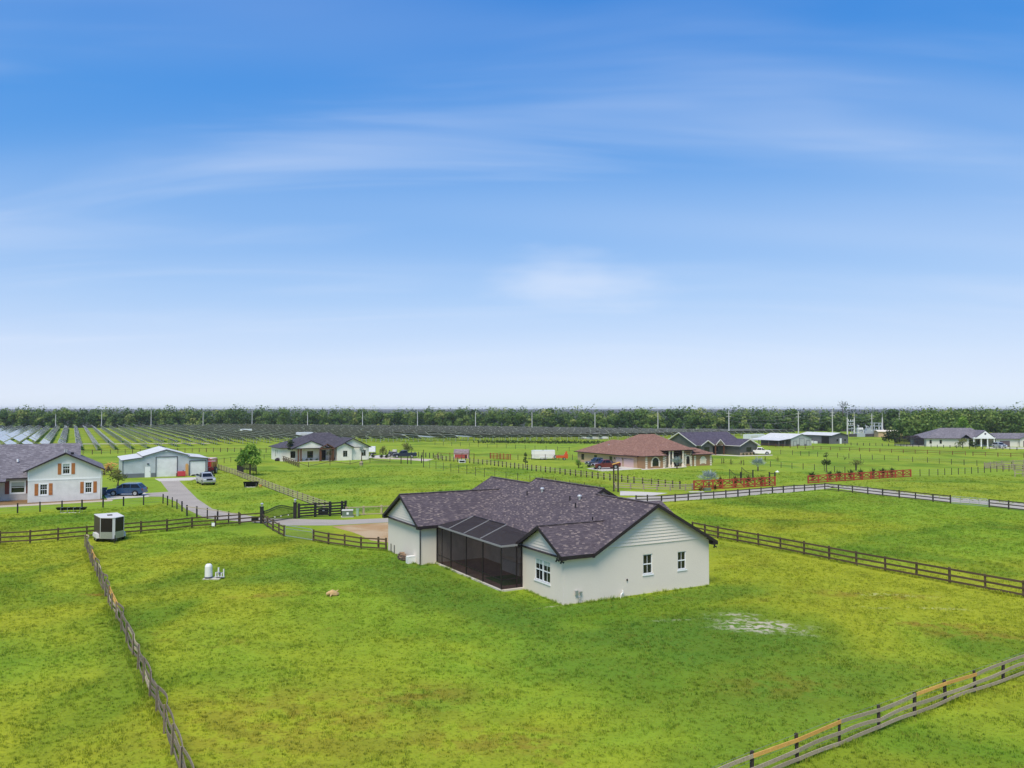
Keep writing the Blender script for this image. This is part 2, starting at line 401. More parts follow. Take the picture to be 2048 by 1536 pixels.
M['sandpad'] = asphalt('pale_sand', '#d8c8b4', '#cdbda4', .8)
def strip(name, line, width, mat, z=.008):
    """road of even width along surveyed centre points, smoothed"""
    P = [G(x, y) for x, y in line]; Q = []
    for i in range(len(P)-1):
        p0, p1, p2, p3 = P[max(i-1,0)], P[i], P[i+1], P[min(i+2,len(P)-1)]
        for k in range(6):
            t = k/6; Q.append(.5*((2*p1)+(p2-p0)*t+(2*p0-5*p1+4*p2-p3)*t*t+(3*p1-p0-3*p2+p3)*t**3))
    Q.append(P[-1]); m = MB(); L = []; rr = random.Random(len(line)*7)
    for i, q in enumerate(Q):
        d = (Q[min(i+1,len(Q)-1)]-Q[max(i-1,0)]).normalized(); n = Vector((-d.y, d.x, 0)); wv = width/2*(1+rr.uniform(-.04,.04))
        L.append((q+n*wv, q-n*wv))
    for i in range(len(L)-1):
        a, b2 = L[i], L[i+1]; m.poly([(a[1].x,a[1].y,z),(b2[1].x,b2[1].y,z),(b2[0].x,b2[0].y,z),(a[0].x,a[0].y,z)])
    return structure(name, m, mat)
sheet('driveway', [(320,961.5),(357,960),(372,975),(395,998),(425,1018),(480,1029),(535,1037),(590,1038),(687,1040),(774,1036.5),(860,1031),(860,1040),(774,1045),(661,1051),(573,1051),(545,1047),(480,1043),(410,1036),(372,1018),(352,1003),(325,993.5),(293,993),(290,986.5),(337,983.5)], M['asphalt'], .012)
sheet('driveway_apron', [(309,957.5),(396,954.5),(398,960.3),(319,962.8)], M['concrete'], .02)
sheet('parking_pad', [(205,986),(288,983),(299,993.5),(215,999.5)], M['concrete'], .018)
sheet('footpath', [(-40,1013.5),(225,999.3),(225,1002.3),(-40,1017.5)], M['sandpad'], .014)
sheet('planting_bed', [(-40,1004),(53,999),(205,998.5),(225,999.3),(-40,1013.5)], M['mulch'], .008)
sheet('dirt_yard', [(664,1053),(700,1050),(774,1045.5),(840,1046),(840,1085),(774,1085),(742,1081),(722,1071),(704,1064),(680,1058)], M['dirt'], .008)
strip('gravel_lane', [(1240,1003),(1281,1000),(1346,996),(1475,987),(1560,980),(1640,972.5),(1690,974),(1740,980.5),(1799,989),(1900,999),(1978,1005),(2070,1015),(2200,1030)], 6.0, M['gravel'])
sheet('concrete_drive', [(1240,982),(1290,984),(1336,986.2),(1305,991.5),(1240,991)], M['concrete'], .016)
sheet('house_walk', [(590,921),(672,919.5),(742,916),(790,914),(800,909.5),(740,911),(738,915.2),(672,918),(600,919.5)], M['concrete'], .012)
sheet('truck_pad', [(742,914.5),(800,915.5),(868,918.5),(852,922.5),(800,919),(748,917)], M['sandpad'], .008)
sheet('red_house_drive', [(1173,937),(1205,943),(1285,937.5),(1282,933.5),(1232,930)], M['concrete'], .012)
sheet('red_house_walk', [(1282,938),(1372,932.5),(1374,934.2),(1284,940)], M['concrete'], .012)
sheet('garden_walk', [(1425,908.5),(1480,911),(1545,909.5),(1545,911),(1480,912.6),(1422,910)], M['concrete'], .012)
sheet('far_house_drive', [(1975,894.5),(2090,895.5),(2090,898.5),(1970,896.5)], M['concrete'], .012)
sheet('track', [(150,887.3),(420,886.3),(420,887.3),(150,888.5)], M['sandpad'], .008)
# ---------------------------------------------------------------- building kit (local x = along the grid, y = away, z up)
def wallface(mb, p, q, z0, z1, holes=(), depth=.12, m=0, top=None):
    """one wall from p to q (outside is on the right hand), rectangular openings (s0,s1,z0,z1) with reveals"""
    p = Vector((*p, 0)); q = Vector((*q, 0)); d = (q-p); L = d.length; d.normalize(); n = Vector((d.y, -d.x, 0))
    xs = sorted({0., L, *[h[0] for h in holes], *[h[1] for h in holes]}); zs = sorted({z0, z1, *[h[2] for h in holes], *[h[3] for h in holes]})
    P = lambda s, z, o=0.: p + d*s - n*o + Vector((0,0,z))
    for i in range(len(xs)-1):
        for j in range(len(zs)-1):
            cx, cz = (xs[i]+xs[i+1])/2, (zs[j]+zs[j+1])/2
            if any(h[0] < cx < h[1] and h[2] < cz < h[3] for h in holes): continue
            mb.poly([P(xs[i],zs[j]), P(xs[i+1],zs[j]), P(xs[i+1],zs[j+1]), P(xs[i],zs[j+1])], m)
    for s0, s1, a, c in holes:
        for u, v in (((s0,a),(s1,a)), ((s1,a),(s1,c)), ((s1,c),(s0,c)), ((s0,c),(s0,a))):
            mb.poly([P(*u), P(*v), P(*v, depth), P(*u, depth)], m)
    if top:   # gable peak: list of (s, z) above the rectangle
        mb.poly([P(0,z1)] + [P(L,z1)] + [P(s,z) for s, z in top], m)
def wframe(p, q):
    p = Vector((*p, 0)); q = Vector((*q, 0)); d = (q-p).normalized(); n = Vector((d.y, -d.x, 0))
    return lambda s, z, o=0.: p + d*s + n*o + Vector((0,0,z))
def qbox(mb, P, s0, s1, z0, z1, o0, o1, m=0):
    a = [P(s0,z0,o0),P(s1,z0,o0),P(s1,z1,o0),P(s0,z1,o0),P(s0,z0,o1),P(s1,z0,o1),P(s1,z1,o1),P(s0,z1,o1)]
    for k in ((3,2,1,0),(4,5,6,7),(0,1,5,4),(1,2,6,5),(2,3,7,6),(3,0,4,7)): mb.poly([a[i] for i in k], m)
def window(parent, p, q, s0, s1, z0, z1, cols=2, rows=1, double=True, inset=.09, trim=0., units=1, blind=0., fm='white', gm='glass', mun='white', sill=False):
    """hung window in an opening: frame with meeting rail, glass panes, muntins, optional outside casing"""
    P = wframe(p, q); f = MB(); t = .055; units_w = (s1-s0)/units
    if trim:
        for a in ((s0-trim,s1+trim,z1,z1+trim),(s0-trim,s1+trim,z0-trim,z0),(s0-trim,s0,z0,z1),(s1,s1+trim,z0,z1)): qbox(f, P, *a, -.02, .03)
    if sill: qbox(f, P, s0-.06, s1+.06, z0-.09, z0, -.05, .05)
    for u in range(units):
        a, c = s0+u*units_w, s0+(u+1)*units_w
        for bx in ((a,c,z1-t,z1),(a,c,z0,z0+t*1.2),(a,a+t,z0,z1),(c-t,c,z0,z1)): qbox(f, P, *bx, -inset-.03, -inset+.05)
        if double: qbox(f, P, a+t, c-t, (z0+z1)/2-.035, (z0+z1)/2+.035, -inset-.03, -inset+.035)
    w_ = f.build('window', M[fm], parent)
    for u in range(units):
        a, c = s0+u*units_w+t, s0+(u+1)*units_w-t
        for k in range(2 if double else 1):
            b0 = z0+t if k == 0 else (z0+z1)/2+.03; b1 = ((z0+z1)/2-.03 if k == 0 else z1-t) if double else z1-t
            g = MB(); qbox(g, P, a, c, b0, b1, -inset-.012, -inset); g.build('pane', M[gm], w_)
            mu = MB()
            for i in range(1, cols): s = a+(c-a)*i/cols; qbox(mu, P, s-.012, s+.012, b0, b1, -inset-.005, -inset+.02)
            rr_ = rows if isinstance(rows, int) else rows[k]
            for i in range(1, rr_): z = b0+(b1-b0)*i/rr_; qbox(mu, P, a, c, z-.012, z+.012, -inset-.006, -inset+.019)
            if mu.v: mu.build('muntin', M[mun], w_)
        if blind:
            bl = MB(); qbox(bl, P, a, c, z1-t-blind, z1-t, -inset-.010, -inset+.004); bl.build('blind', M['blind'], w_)
    return w_
def fascia(mb, p, q, out, h=.2, t=.03, drop=.0):
    """board along a roof edge p-q, its top at the edge, standing out along vector out"""
    p, q, o = Vector(p), Vector(q), Vector(out).normalized()*t; u = Vector((0,0,-h)); dz = Vector((0,0,.012-drop))
    a = [p+dz, q+dz, q+dz+o, p+dz+o]; c = [x+u for x in a]
    for k in ((a[0],a[3],a[2],a[1]),(c[0],c[1],c[2],c[3]),(a[3],c[3],c[2],a[2]),(a[0],a[1],c[1],c[0]),(a[0],c[0],c[3],a[3]),(a[1],a[2],c[2],c[1])): mb.poly(list(k))
def gable_boards(parent, p, q, z0, top_at, rows, board=.2, mat='siding', lapd=.04):
    """single lapped boards filling a gable: top_at(z) gives (s0, s1) of the wall at height z"""
    P = wframe(p, q); z = z0
    while True:
        s0, s1 = top_at(z); t0, t1 = top_at(z+board)
        if s1-s0 < .25: break
        if t1 < t0: t0 = t1 = (t0+t1)/2
        b = MB(); pts_o = [P(s0,z,lapd+.012), P(s1,z,lapd+.012), P(t1,z+board-.014,.010), P(t0,z+board-.014,.010)]; pts_i = [P(s0,z,.002), P(s1,z,.002), P(t1,z+board-.014,.002), P(t0,z+board-.014,.002)]
        b.poly(pts_o)
        for i in range(4):
            j = (i+1)%4; b.poly([pts_o[j], pts_o[i], pts_i[i], pts_i[j]])
        b.build('siding_board', M[mat], parent); z += board
def post_at(mb, x, y, z0, z1, w=.12, m=0): mb.box(x-w/2, x+w/2, y-w/2, y+w/2, z0, z1, m)
# ---------------------------------------------------------------- the white stucco house in the middle
HO = G(1127, 1210)
mh = thing('house', 'low white stucco house with mottled purple-brown shingle roof and dark screened patio', 'house', HO, GA)
per = [(0,0),(12.2,0),(12.2,7.2),(13.5,7.2),(13.5,16.7),(12.2,16.7),(12.2,23.8),(-3.05,23.8),(-3.05,16.4),(2.6,16.4),(2.6,5.24),(0,5.24)]
WZ = 3.06; wins = {0: [(6.35,7.15,1.28,2.62),(9.35,10.1,1.3,2.55)], 11: [(1.65,3.62,.98,2.42)], 9: [(1.2,2.1,.1,2.2)], 10: []}
wins[9] = []; wins[10] = []
mb = MB()
for i in range(len(per)):
    wallface(mb, per[i], per[(i+1) % len(per)], -.1, WZ, wins.get(i, ()))
# gable backing behind the boards
def peak(p, q, pts): wallface(mb, p, q, WZ, WZ+.001, (), top=pts)
peak((2.5,0), (12.2,0), [(9.7,3.15),(4.85,5.72),(0,3.15)])
peak((0,5.24), (0,0), [(5.24,3.12),(2.62,4.45),(0,3.12)])
peak((-3.05,23.8), (-3.05,16.4), [(7.4,3.12),(3.7,5.05),(0,3.12)])
peak((7.4,7.2), (13.5,7.2), [(6.1,3.1),(.65,6.2),(0,5.85)])
mb.build('wall', M['stucco'], mh)
gable_boards(mh, (2.5,0), (12.2,0), 3.32, lambda z: (max(0., (z-3.02)/.55-.36), 9.7-max(0., (z-3.02)/.55-.41)), 12, .21)
gable_boards(mh, (0,5.24), (0,0), 3.18, lambda z: (max(0.,(z-3.02)/.53-.3), 5.24-max(0.,(z-3.02)/.53-.3)), 6, .2)
gable_boards(mh, (-3.05,23.8), (-3.05,16.4), 3.2, lambda z: (max(0.,(z-3.02)/.53-.34), 7.4-max(0.,(z-3.02)/.53-.34)), 9, .2)
zs = lambda a: 3.12 + .55*(a-2.1)
roof = MB()
def plane(pts, f): roof.slab([(a, b, f(a, b)) for a, b in pts], .09, 0, 1)
plane([(2.1,-.4),(2.1,24.2),(7.35,24.2),(7.35,17),(8.05,17),(8.05,6.9),(7.35,6.9),(7.35,-.4)][::-1], lambda a, b: zs(a))
zr = zs(7.35); zb = zs(8.05)
fa = lambda a, b: zr - .549*(a-7.35)
plane([(7.35,-.4),(12.65,-.4),(12.65,7.6),(7.35,7.6)], fa)
plane([(7.35,16.6),(12.65,16.6),(12.65,24.2),(7.35,24.2)], fa)
plane([(8.05,6.9),(14,6.9),(14,17),(8.05,17)], lambda a, b: zb - .549*(a-8.05))
lw = lambda a, b: 3.12 + .53*(4.1-abs(b-20.1))
plane([(-3.42,16.0),(2.1,16.0),(6.15,20.1),(-3.42,20.1)], lw); plane([(-3.42,20.1),(6.15,20.1),(2.1,24.21),(-3.42,24.21)], lw)
bo = lambda a, b: 3.12 + .53*(2.97-abs(b-2.62))
plane([(-.36,-.35),(2.15,-.35),(5.05,2.62),(-.36,2.62)], bo); plane([(-.36,2.62),(5.05,2.62),(2.15,5.59),(-.36,5.59)], bo)
# front entrance wing beyond the ridge
fw = lambda a, b: 3.2 + .55*(2.6-abs(b-10.6))
plane([(9,8),(16.6,8),(16.6,10.6),(9,10.6)], fw); plane([(9,10.6),(16.6,10.6),(16.6,13.2),(9,13.2)], fw)
ro = roof.build('roof', [M['shingle'], M['fascia']], mh)
wing = MB()
for p, q in (((13.5,8.4),(16.2,8.4)),((16.2,8.4),(16.2,12.8)),((16.2,12.8),(13.5,12.8))): wallface(wing, p, q, -.1, 3.1)
wing.build('entrance_wall', M['stucco'], mh)
cap = MB()
for p, q in (((7.35,-.4,zr),(7.35,6.9,zr)),((8.05,6.9,zb),(8.05,17,zb)),((7.35,17,zr),(7.35,24.2,zr)),((-3.42,20.1,lw(0,20.1)),(6.1,20.1,lw(0,20.1))),((-.36,2.62,bo(0,2.62)),(5,2.62,bo(0,2.62)))):
    cap.bar(Vector(p)+Vector((0,0,.012)), Vector(q)+Vector((0,0,.012)), .26, .05)
cap.build('ridge_cap', M['shingle'], ro)
fs = MB(); X, Y = Vector((1,0,0)), Vector((0,1,0))
def rake(a0, b0, z0, a1, b1, z1, out):
    fs = MB(); fascia(fs, (a0,b0,z0), (a1,b1,z1), out, .24, .04); fs.build('fascia', M['fascia'], mh)
rake(2.05,-.4,zs(2.05),7.35,-.4,zr,-Y); rake(7.35,-.4,zr,12.65,-.4,fa(12.65,0),-Y)
rake(7.35,6.9,zr,8.05,6.9,zb,-Y); rake(8.05,6.9,zb,14,6.9,zb-.549*5.95,-Y)
rake(2.1,24.2,zs(2.1),7.35,24.2,zr,Y); rake(7.35,17,zr,8.05,17,zb,Y)
rake(-3.42,16,3.12,-3.42,20.1,lw(0,20.1),-X); rake(-3.42,20.1,lw(0,20.1),-3.42,24.2,3.12,-X)
rake(-.36,-.35,3.12,-.36,2.62,bo(0,2.62),-X); rake(-.36,2.62,bo(0,2.62),-.36,5.59,3.12,-X)
rake(-.36,-.35,3.12,2.15,-.35,3.12,-Y); rake(-3.42,16,3.12,2.1,16,3.12,-Y); rake(2.1,5.59,3.12,2.1,16,3.12,-X); rake(12.65,-.4,3.08,12.65,7,3.08,X)
# boxed eave returns at the gable feet
for a0,a1,b0,b1 in ((12.22,12.68,-.42,.0),(2.0,2.16,-.42,-.02),(-.4,.0,-.38,-.02),(-.4,0,5.26,5.62),(-3.45,-3.06,16.0,16.38),(-3.45,-3.06,23.82,24.24)): er = MB(); er.box(a0,a1,b0,b1,2.86,3.04); er.build('eave_return', M['fascia'], mh)
for q_ in ((-.34,0,-.33,5.57),(0,2.1,-.33,-.001),(-3.4,-3.051,16.02,24.18),(-3.05,2.1,16.02,16.399)): sf = MB(); sf.box(*q_,2.98,3.0); sf.build('soffit', M['dark'], mh)
for h in wins[0]: window(mh, (0,0), (12.2,0), *h, cols=2, rows=1, sill=True)
window(mh, (0,5.24), (0,0), *wins[11][0], cols=2, rows=1, units=2, blind=.3, sill=True)
# pipes and vents through the near slope
def on_slope(a, b): return Vector((a, b, zs(a)))
for a, b in ((5.9,14.9),(6.2,8.8),(5.6,7.1),(4.6,3.4)):
    v = MB(); p = on_slope(a, b); v.cyl(p-Vector((0,0,.05)), p+Vector((0,0,.36)), .045, .045, 8); v.build('vent_pipe', M['black'], ro)
for a, b in ((6.6,13.6),(6.5,7.9)):
    v = MB(); p = on_slope(a, b); v.lathe([(.0,.36),(.14,.33),(.17,.26),(.17,.2),(.09,.19),(.09,-.05)], p, 12); v.build('roof_vent', M['foil'], ro)
# downpipes, floodlights, taps, meter
dp = MB(); dp.tube([(-3.2,16.1,2.95),(-3.2,16.1,2.85),(-3.1,16.32,2.7),(-3.1,16.32,.1),(-3.2,16.2,.02)], .045, 6); dp.build('downpipe', M['dark'], mh)
for (a, b, z) in ((-.2,-.1,2.86),(-.14,.55,2.86),(12.45,-.3,2.84)):
    fl = MB(); fl.cyl((a,b,z+.02),(a,b,z-.1),.05,.05,8); fl.cyl((a,b,z-.08),(a-.12,b-.08,z-.17),.035,.06,8); fl.cyl((a,b,z-.08),(a+.12,b-.1,z-.17),.035,.06,8); fl.build('floodlight', M['dark'], mh)
me_ = MB(); me_.box(.85,1.05,-.14,-.001,.55,.82); me_.cyl((1.25,-.1,.02),(1.25,-.1,.72),.02,.02,6); me_.cyl((1.1,-.1,.02),(1.1,-.1,.4),.02,.02,6); me_.tube([(1.1,-.1,.38),(1.25,-.1,.38)],.02); me_.box(1.18,1.34,-.16,-.03,.62,.74); me_.build('backflow_valve', M['galv'], mh)
fv = MB(); fv.cyl((4.6,-.07,0),(4.6,-.07,.42),.055,.055,8); fv.tube([(4.3,-.25,.0),(4.32,-.25,.2),(4.4,-.2,.27),(4.52,-.13,.27),(4.6,-.08,.2)],.05,8); fv.build('drain_pipe', M['pvc'], mh)
tp = MB(); tp.box(4.95,5.03,-.06,-.001,1.0,1.14); tp.build('outdoor_tap', M['dark'], mh)
bxx = MB(); bxx.box(-3.75,-3.06,17.3,17.75,0,.55); bxx.box(-3.7,-3.1,17.28,17.77,.55,.58); bxx.build('pump_box', M['pvc'], mh)
for b in (22.1,22.9): s_ = MB(); s_.cyl((-3.12,b,0),(-3.12,b,.75),.03,.03,6); s_.build('riser_pipe', M['dark'], mh)
# patio with screen enclosure
pt = MB(); pt.box(-1.72,2.59,5.26,16.38,-.1,.09)
def paver_mat():
    b = NB('patio_pavers'); br = b.new('ShaderNodeTexBrick'); b.l.new(b.coord('UV'), br.inputs['Vector'])
    br.inputs['Scale'].default_value = 1; br.inputs['Brick Width'].default_value = .4; br.inputs['Row Height'].default_value = .2; br.inputs['Mortar Size'].default_value = .008
    br.inputs['Color1'].default_value = scl(lin('#a58a78'), .8); br.inputs['Color2'].default_value = scl(lin('#8c7466'), .8); br.inputs['Mortar'].default_value = scl(lin('#6a5a50'), .7)
    b.base(br.outputs['Color']); b.rough(.9); return b.mat
pt.build('patio_floor', [paver_mat()], mh)
ed = MB(); ed.box(-1.78,-1.56,5.2,16.39,-.1,.11); ed.box(-1.56,-.01,5.05,5.255,-.1,.11); ed.build('patio_kerb', M['concrete'], mh)
AF, ZB = -1.65, 2.98
posts_b = (5.3,8.1,10.85,13.6,16.3)
for b in posts_b: p_ = MB(); post_at(p_, AF, b, .1, ZB, .075); p_.build('screen_post', M['dark'], mh)
for a in (-.45,-.06): p_ = MB(); post_at(p_, a, 5.3, .1, ZB, .075); p_.build('screen_post', M['dark'], mh)
p_ = MB(); post_at(p_, AF, 15.3, .1, ZB, .06); p_.build('screen_post', M['dark'], mh)
rl = MB(); rl.bar((AF,5.3,.75),(AF,16.3,.75),.05,.06); rl.build('chair_rail', M['dark'], mh)
rl = MB(); rl.bar((AF,5.3,.75),(-.06,5.3,.75),.05,.06); rl.build('chair_rail', M['dark'], mh)
bm_ = MB(); bm_.bar((AF,5.25,ZB+.04),(AF,16.38,ZB+.04),.08,.12); bm_.bar((AF,5.3,ZB+.045),(.0,5.3,ZB+.045),.08,.12); bm_.build('screen_beam', M['beam_grey'], mh)
RT = (.5, 3.92)
for i in range(4):
    s_ = MB(); s_.box(AF-.004,AF+.004,posts_b[i]+.04,posts_b[i+1]-.04,.12,ZB-.03); s_.build('screen_panel', M['screen'], mh)
s_ = MB(); s_.box(AF+.04,-.1,5.296,5.304,.12,ZB-.03); s_.build('screen_panel', M['screen'], mh)
zf = ZB+.1; rt0, rt1 = 8.56, 14.03
cuts = [5.3, rt0, 11.3, rt1, 16.35]
for q in ([(AF,5.3,zf),(RT[0],rt0,RT[1]),(AF,rt0,zf)],[(AF,rt0,zf),(RT[0],rt0,RT[1]),(RT[0],11.3,RT[1]),(AF,11.3,zf)],[(AF,11.3,zf),(RT[0],11.3,RT[1]),(RT[0],rt1,RT[1]),(AF,rt1,zf)],[(AF,rt1,zf),(RT[0],rt1,RT[1]),(AF,16.35,zf)],
          [(AF,5.3,zf),(2.1,5.6,3.2),(RT[0],rt0,RT[1])],[(RT[0],rt1,RT[1]),(2.1,16.0,3.2),(AF,16.35,zf)],[(RT[0],rt0,RT[1]),(2.1,5.6,3.2),(2.1,16,3.2),(RT[0],rt1,RT[1])]):
    s_ = MB(); s_.slab(q, .006); s_.build('roof_screen', M['screen_roof'], mh)
for a, c in (((AF,rt0,zf),(RT[0],rt0,RT[1])),((AF,11.3,zf),(RT[0],11.3,RT[1])),((AF,rt1,zf),(RT[0],rt1,RT[1]))):
    s_ = MB(); s_.bar(Vector(a)+Vector((0,0,.03)), Vector(c)+Vector((0,0,.03)), .06, .05); s_.build('roof_beam', M['beam_grey'], mh)
rg = MB(); rg.bar((RT[0],rt0,RT[1]+.02),(RT[0],rt1,RT[1]+.02),.06,.05); rg.build('roof_beam', M['dark'], mh)
# what stands on the patio
o = MB(); o.box(-.9,1.5,6.3,9.3,.094,.106); M['turf'] = plain('turf_green','#4e6b3e',.95,.2,3); tag(o.build('turf_mat', M['turf'], None), 'green artificial turf mat on the screened patio floor', 'mat'); bpy.data.objects['turf_mat'].location = HO; bpy.data.objects['turf_mat'].rotation_euler = (0,0,GA)
isl = thing('outdoor_counter', 'pale boxy counter standing inside the dark screened patio', 'counter', HO + E1*1.9 + E2*10.0 + Vector((0,0,.092)), GA)
m_ = MB(); m_.box(-.35,.3,-1.4,1.2,0,.9); m_.build('cabinet', M['stucco'], isl); m_ = MB(); m_.box(-.42,.37,-1.46,1.26,.9,.96); m_.build('worktop', M['concrete'], isl)
dr = MB(); P9 = wframe((2.6,16.4),(2.6,5.24)); qbox(dr, P9, 7.8, 10.4, .1, 2.3, -.02, .03); d_ = dr.build('patio_door', M['dark'], mh); dr = MB(); qbox(dr, P9, 7.9, 9.05, .2, 2.2, .03, .04); dr.build('pane', M['glass'], d_); dr = MB(); qbox(dr, P9, 9.15, 10.3, .2, 2.2, .03, .04); dr.build('pane', M['glass'], d_)
# ---------------------------------------------------------------- neighbouring houses and barns
def rs(mb, pts, t=.12):
    pts = [Vector(p) for p in pts]; n = (pts[1]-pts[0]).cross(pts[2]-pts[0])
    mb.slab(pts if n.z > 0 else pts[::-1], t, 0, 1)
def hip(mb, x0, x1, y0, y1, ze, r0, r1, zr, t=.12):
    a, b, c, d = (x0,y0,ze), (x1,y0,ze), (x1,y1,ze), (x0,y1,ze); p, q = (*r0,zr), (*r1,zr)
    if abs(r1[0]-r0[0]) >= abs(r1[1]-r0[1]): F = ([a,b,q,p],[b,c,q],[c,d,p,q],[d,a,p])
    else: F = ([a,b,p],[b,c,q,p],[c,d,q],[d,a,p,q])
    for f in F: rs(mb, f, t)
def gable(mb, x0, x1, y0, y1, ze, zr, axis='y', t=.1, mid=None):
    if axis == 'y':
        m = (x0+x1)/2 if mid is None else mid
        rs(mb, [(x0,y0,ze),(m,y0,zr),(m,y1,zr),(x0,y1,ze)], t); rs(mb, [(x1,y0,ze),(x1,y1,ze),(m,y1,zr),(m,y0,zr)], t)
    else:
        m = (y0+y1)/2 if mid is None else mid
        rs(mb, [(x0,y0,ze),(x1,y0,ze),(x1,m,zr),(x0,m,zr)], t); rs(mb, [(x0,y1,ze),(x0,m,zr),(x1,m,zr),(x1,y1,ze)], t)
def walls(parent, x0, x1, y0, y1, z, mat, holes=None, name='wall', peaks=None, z0=-.1):
    """four walls 0 front, 1 right, 2 back, 3 left with openings; peaks = {side: [(s, z), ...]}"""
    P = [(x0,y0),(x1,y0),(x1,y1),(x0,y1)]; mb = MB()
    for i in range(4): wallface(mb, P[i], P[(i+1)%4], z0, z, (holes or {}).get(i, ()), top=(peaks or {}).get(i))
    mb.build(name, M[mat], parent); return [(P[i], P[(i+1)%4]) for i in range(4)]
def board(parent, name, mat, segs, w=.04, h=.2, up=(0,0,1)):
    for a, b in segs: m = MB(); m.bar(a, b, w, h, 0, up); m.build(name, M[mat], parent)
def panel(parent, name, mat, wl, s0, s1, z0, z1, o0=-.02, o1=.03):
    m = MB(); qbox(m, wframe(*wl), s0, s1, z0, z1, o0, o1); return m.build(name, M[mat], parent)
M['roof_grey'] = shingles('shingle_grey', [(0,'#6e6a70'),(.5,'#817c82'),(1,'#a19ca0')], .16, .36, .8)
M['batten_white'] = plain('painted_board', '#dcdeda', .7, .05, .6)
M['brick_white'] = lap('painted_brick', '#dcdcd9', .09, 1, .15)
M['brick_shade'] = lap('shaded_brick', '#b3b1b2', .09, 1, .4)  # copy of the painted brick, darkened for the shade in the recess
M['cedar'] = wood('cedar_stain', '#c27c40', '#a2642f', .7)
M['redwood'] = wood('dark_redwood', '#7a4034', '#60312a', .7)
M['roof_charcoal'] = shingles('shingle_charcoal', [(0,'#4a4850'),(.5,'#57545c'),(1,'#6d6870')], .16, .36, .8)
M['roof_red'] = shingles('shingle_terracotta', [(0,'#7c5a4e'),(.5,'#8a6758'),(1,'#9e7c6b')], .16, .3, 1.0)
M['farm_white'] = lap('farmhouse_boards', '#efe9e0', .3, 0, .25)
M['barn_blue'] = lap('barn_metal', '#bcc4c9', .28, 1, .5, .5)
M['barn_dark'] = lap('barn_wainscot', '#6f747c', .28, 1, .5, .5)
M['barn_trim'] = plain('barn_trim', '#565c66', .5)
M['metal_roof'] = lap('metal_roof', '#d4d4ce', .4, 0, .5, .6)
M['door_white'] = lap('roller_door', '#e4e6e6', .42, 1, .4, .5)
M['tan'] = plain('tan_stucco', '#c6a886', .9, .08, .7)
M['brickbrown'] = plain('brown_stucco', '#a8845f', .9, .15, 1.2)
M['cream'] = plain('cream_trim', '#e6dcc8', .8, .06)
M['pink_door'] = plain('pink_door', '#dcbdb4', .6, .05)
M['olive'] = lap('olive_siding', '#5a5c55', .16, 1, .5)
M['roof_purple'] = shingles('shingle_slate', [(0,'#4e4856'),(.5,'#5a5462'),(1,'#736c78')], .16, .36, .8)
M['trim_pale'] = plain('pale_trim', '#dcdad2', .7, .05)
M['stone'] = plain('stone_skirt', '#b7a184', .9, .35, 3.5, bump=.03)
M['barn_light'] = lap('barn_light', '#b4b6b4', .3, 0, .5, .5)
M['barn_char'] = lap('barn_charcoal', '#6b696c', .3, 0, .5, .5)
M['timber'] = wood('timber_brown', '#7c5136', '#5e3c28', .8)
M['far_wall'] = plain('far_wall', '#d9d6cc', .85, .05)
M['garage_brown'] = lap('garage_door', '#6a5a60', .5, 1, .4)

# --- white two-tone house with wooden shutters
h = thing('house', 'pale house with board gable, orange-brown wooden shutters and grey shingle roof', 'house', G(54.8,1005.7), GA)
gw = {0: [(1.4,2.25,.95,2.35),(6.7,7.5,.98,2.38)]}
W = walls(h, 0, 8.57, 0, 12, 2.9, 'brick_white', gw, 'lower_wall')
wu = MB(); P0 = [(0,0),(8.57,0),(8.57,12),(0,12)]
for i in range(4): wallface(wu, P0[i], P0[(i+1)%4], 2.9, 4.12, [(4.0,4.85,3.62,4.119)] if i == 0 else (), top=[(8.57,4.15),(4.85,6.05),(4.85,5.0),(4.0,5.0),(4.0,6.05),(4.285,6.35),(0,4.15)][:0] or None)
pk = MB(); Pf = wframe((0,0),(8.57,0))
for pts in ([(0,4.12),(4.0,4.12),(4.0,6.1),(0,4.2)], [(4.85,4.12),(8.57,4.12),(8.57,4.2),(4.85,6.0)], [(4.0,5.0),(4.85,5.0),(4.85,6.05),(4.42,6.3),(4.0,6.1)]): wu.poly([Pf(s,z) for s, z in pts])
wu.build('gable_wall', M['batten_white'], h)
k = .35
while k < 8.5:
    top = 4.1+.487*min(k, 8.57-k)
    if not 3.9 < k < 4.95: m = MB(); qbox(m, Pf, k-.025, k+.025, 3.06, top, 0.001, .022); m.build('batten', M['batten_white'], h)
    k += .4
panel(h, 'belt_board', 'white', W[0], -.02, 8.59, 2.86, 3.06, -.01, .035)
panel(h, 'corner_board', 'white', W[0], -.02, .14, 3.06, 4.1, -.01, .03); panel(h, 'corner_board', 'white', W[0], 8.43, 8.59, 3.06, 4.1, -.01, .03)
for s0, s1, z0, z1 in gw[0]: window(h, *W[0], s0, s1, z0, z1, cols=3, rows=(1,2), trim=.13)
window(h, *W[0], 4.0, 4.85, 3.62, 5.0, cols=3, rows=(1,2), trim=.13, blind=.3)
for s, z0, z1 in ((.78,.9,2.45),(2.43,.9,2.45),(6.1,.95,2.48),(7.68,.95,2.48),(3.42,3.58,5.06),(5.03,3.58,5.06)):
    sh = panel(h, 'shutter', 'cedar', W[0], s, s+.42, z0, z1, .002, .04)
    for z in (z0+.2, (z0+z1)/2, z1-.28): panel(sh, 'shutter_batten', 'cedar', W[0], s+.02, s+.4, z, z+.09, .04, .055)
rf = MB(); gable(rf, -.5, 9.07, -.45, 12.3, 4.15, 6.52, 'y', .1)
gable(rf, -30, 6.2, 3.4, 18, 3.05, 7.35, 'x', .1)
rs(rf, [(-30,1.6,2.75),(-2.6,1.6,2.75),(-2.6,3.9,3.1),(-30,3.9,3.1)])
ro_ = rf.build('roof', [M['roof_grey'], M['fascia']], h)
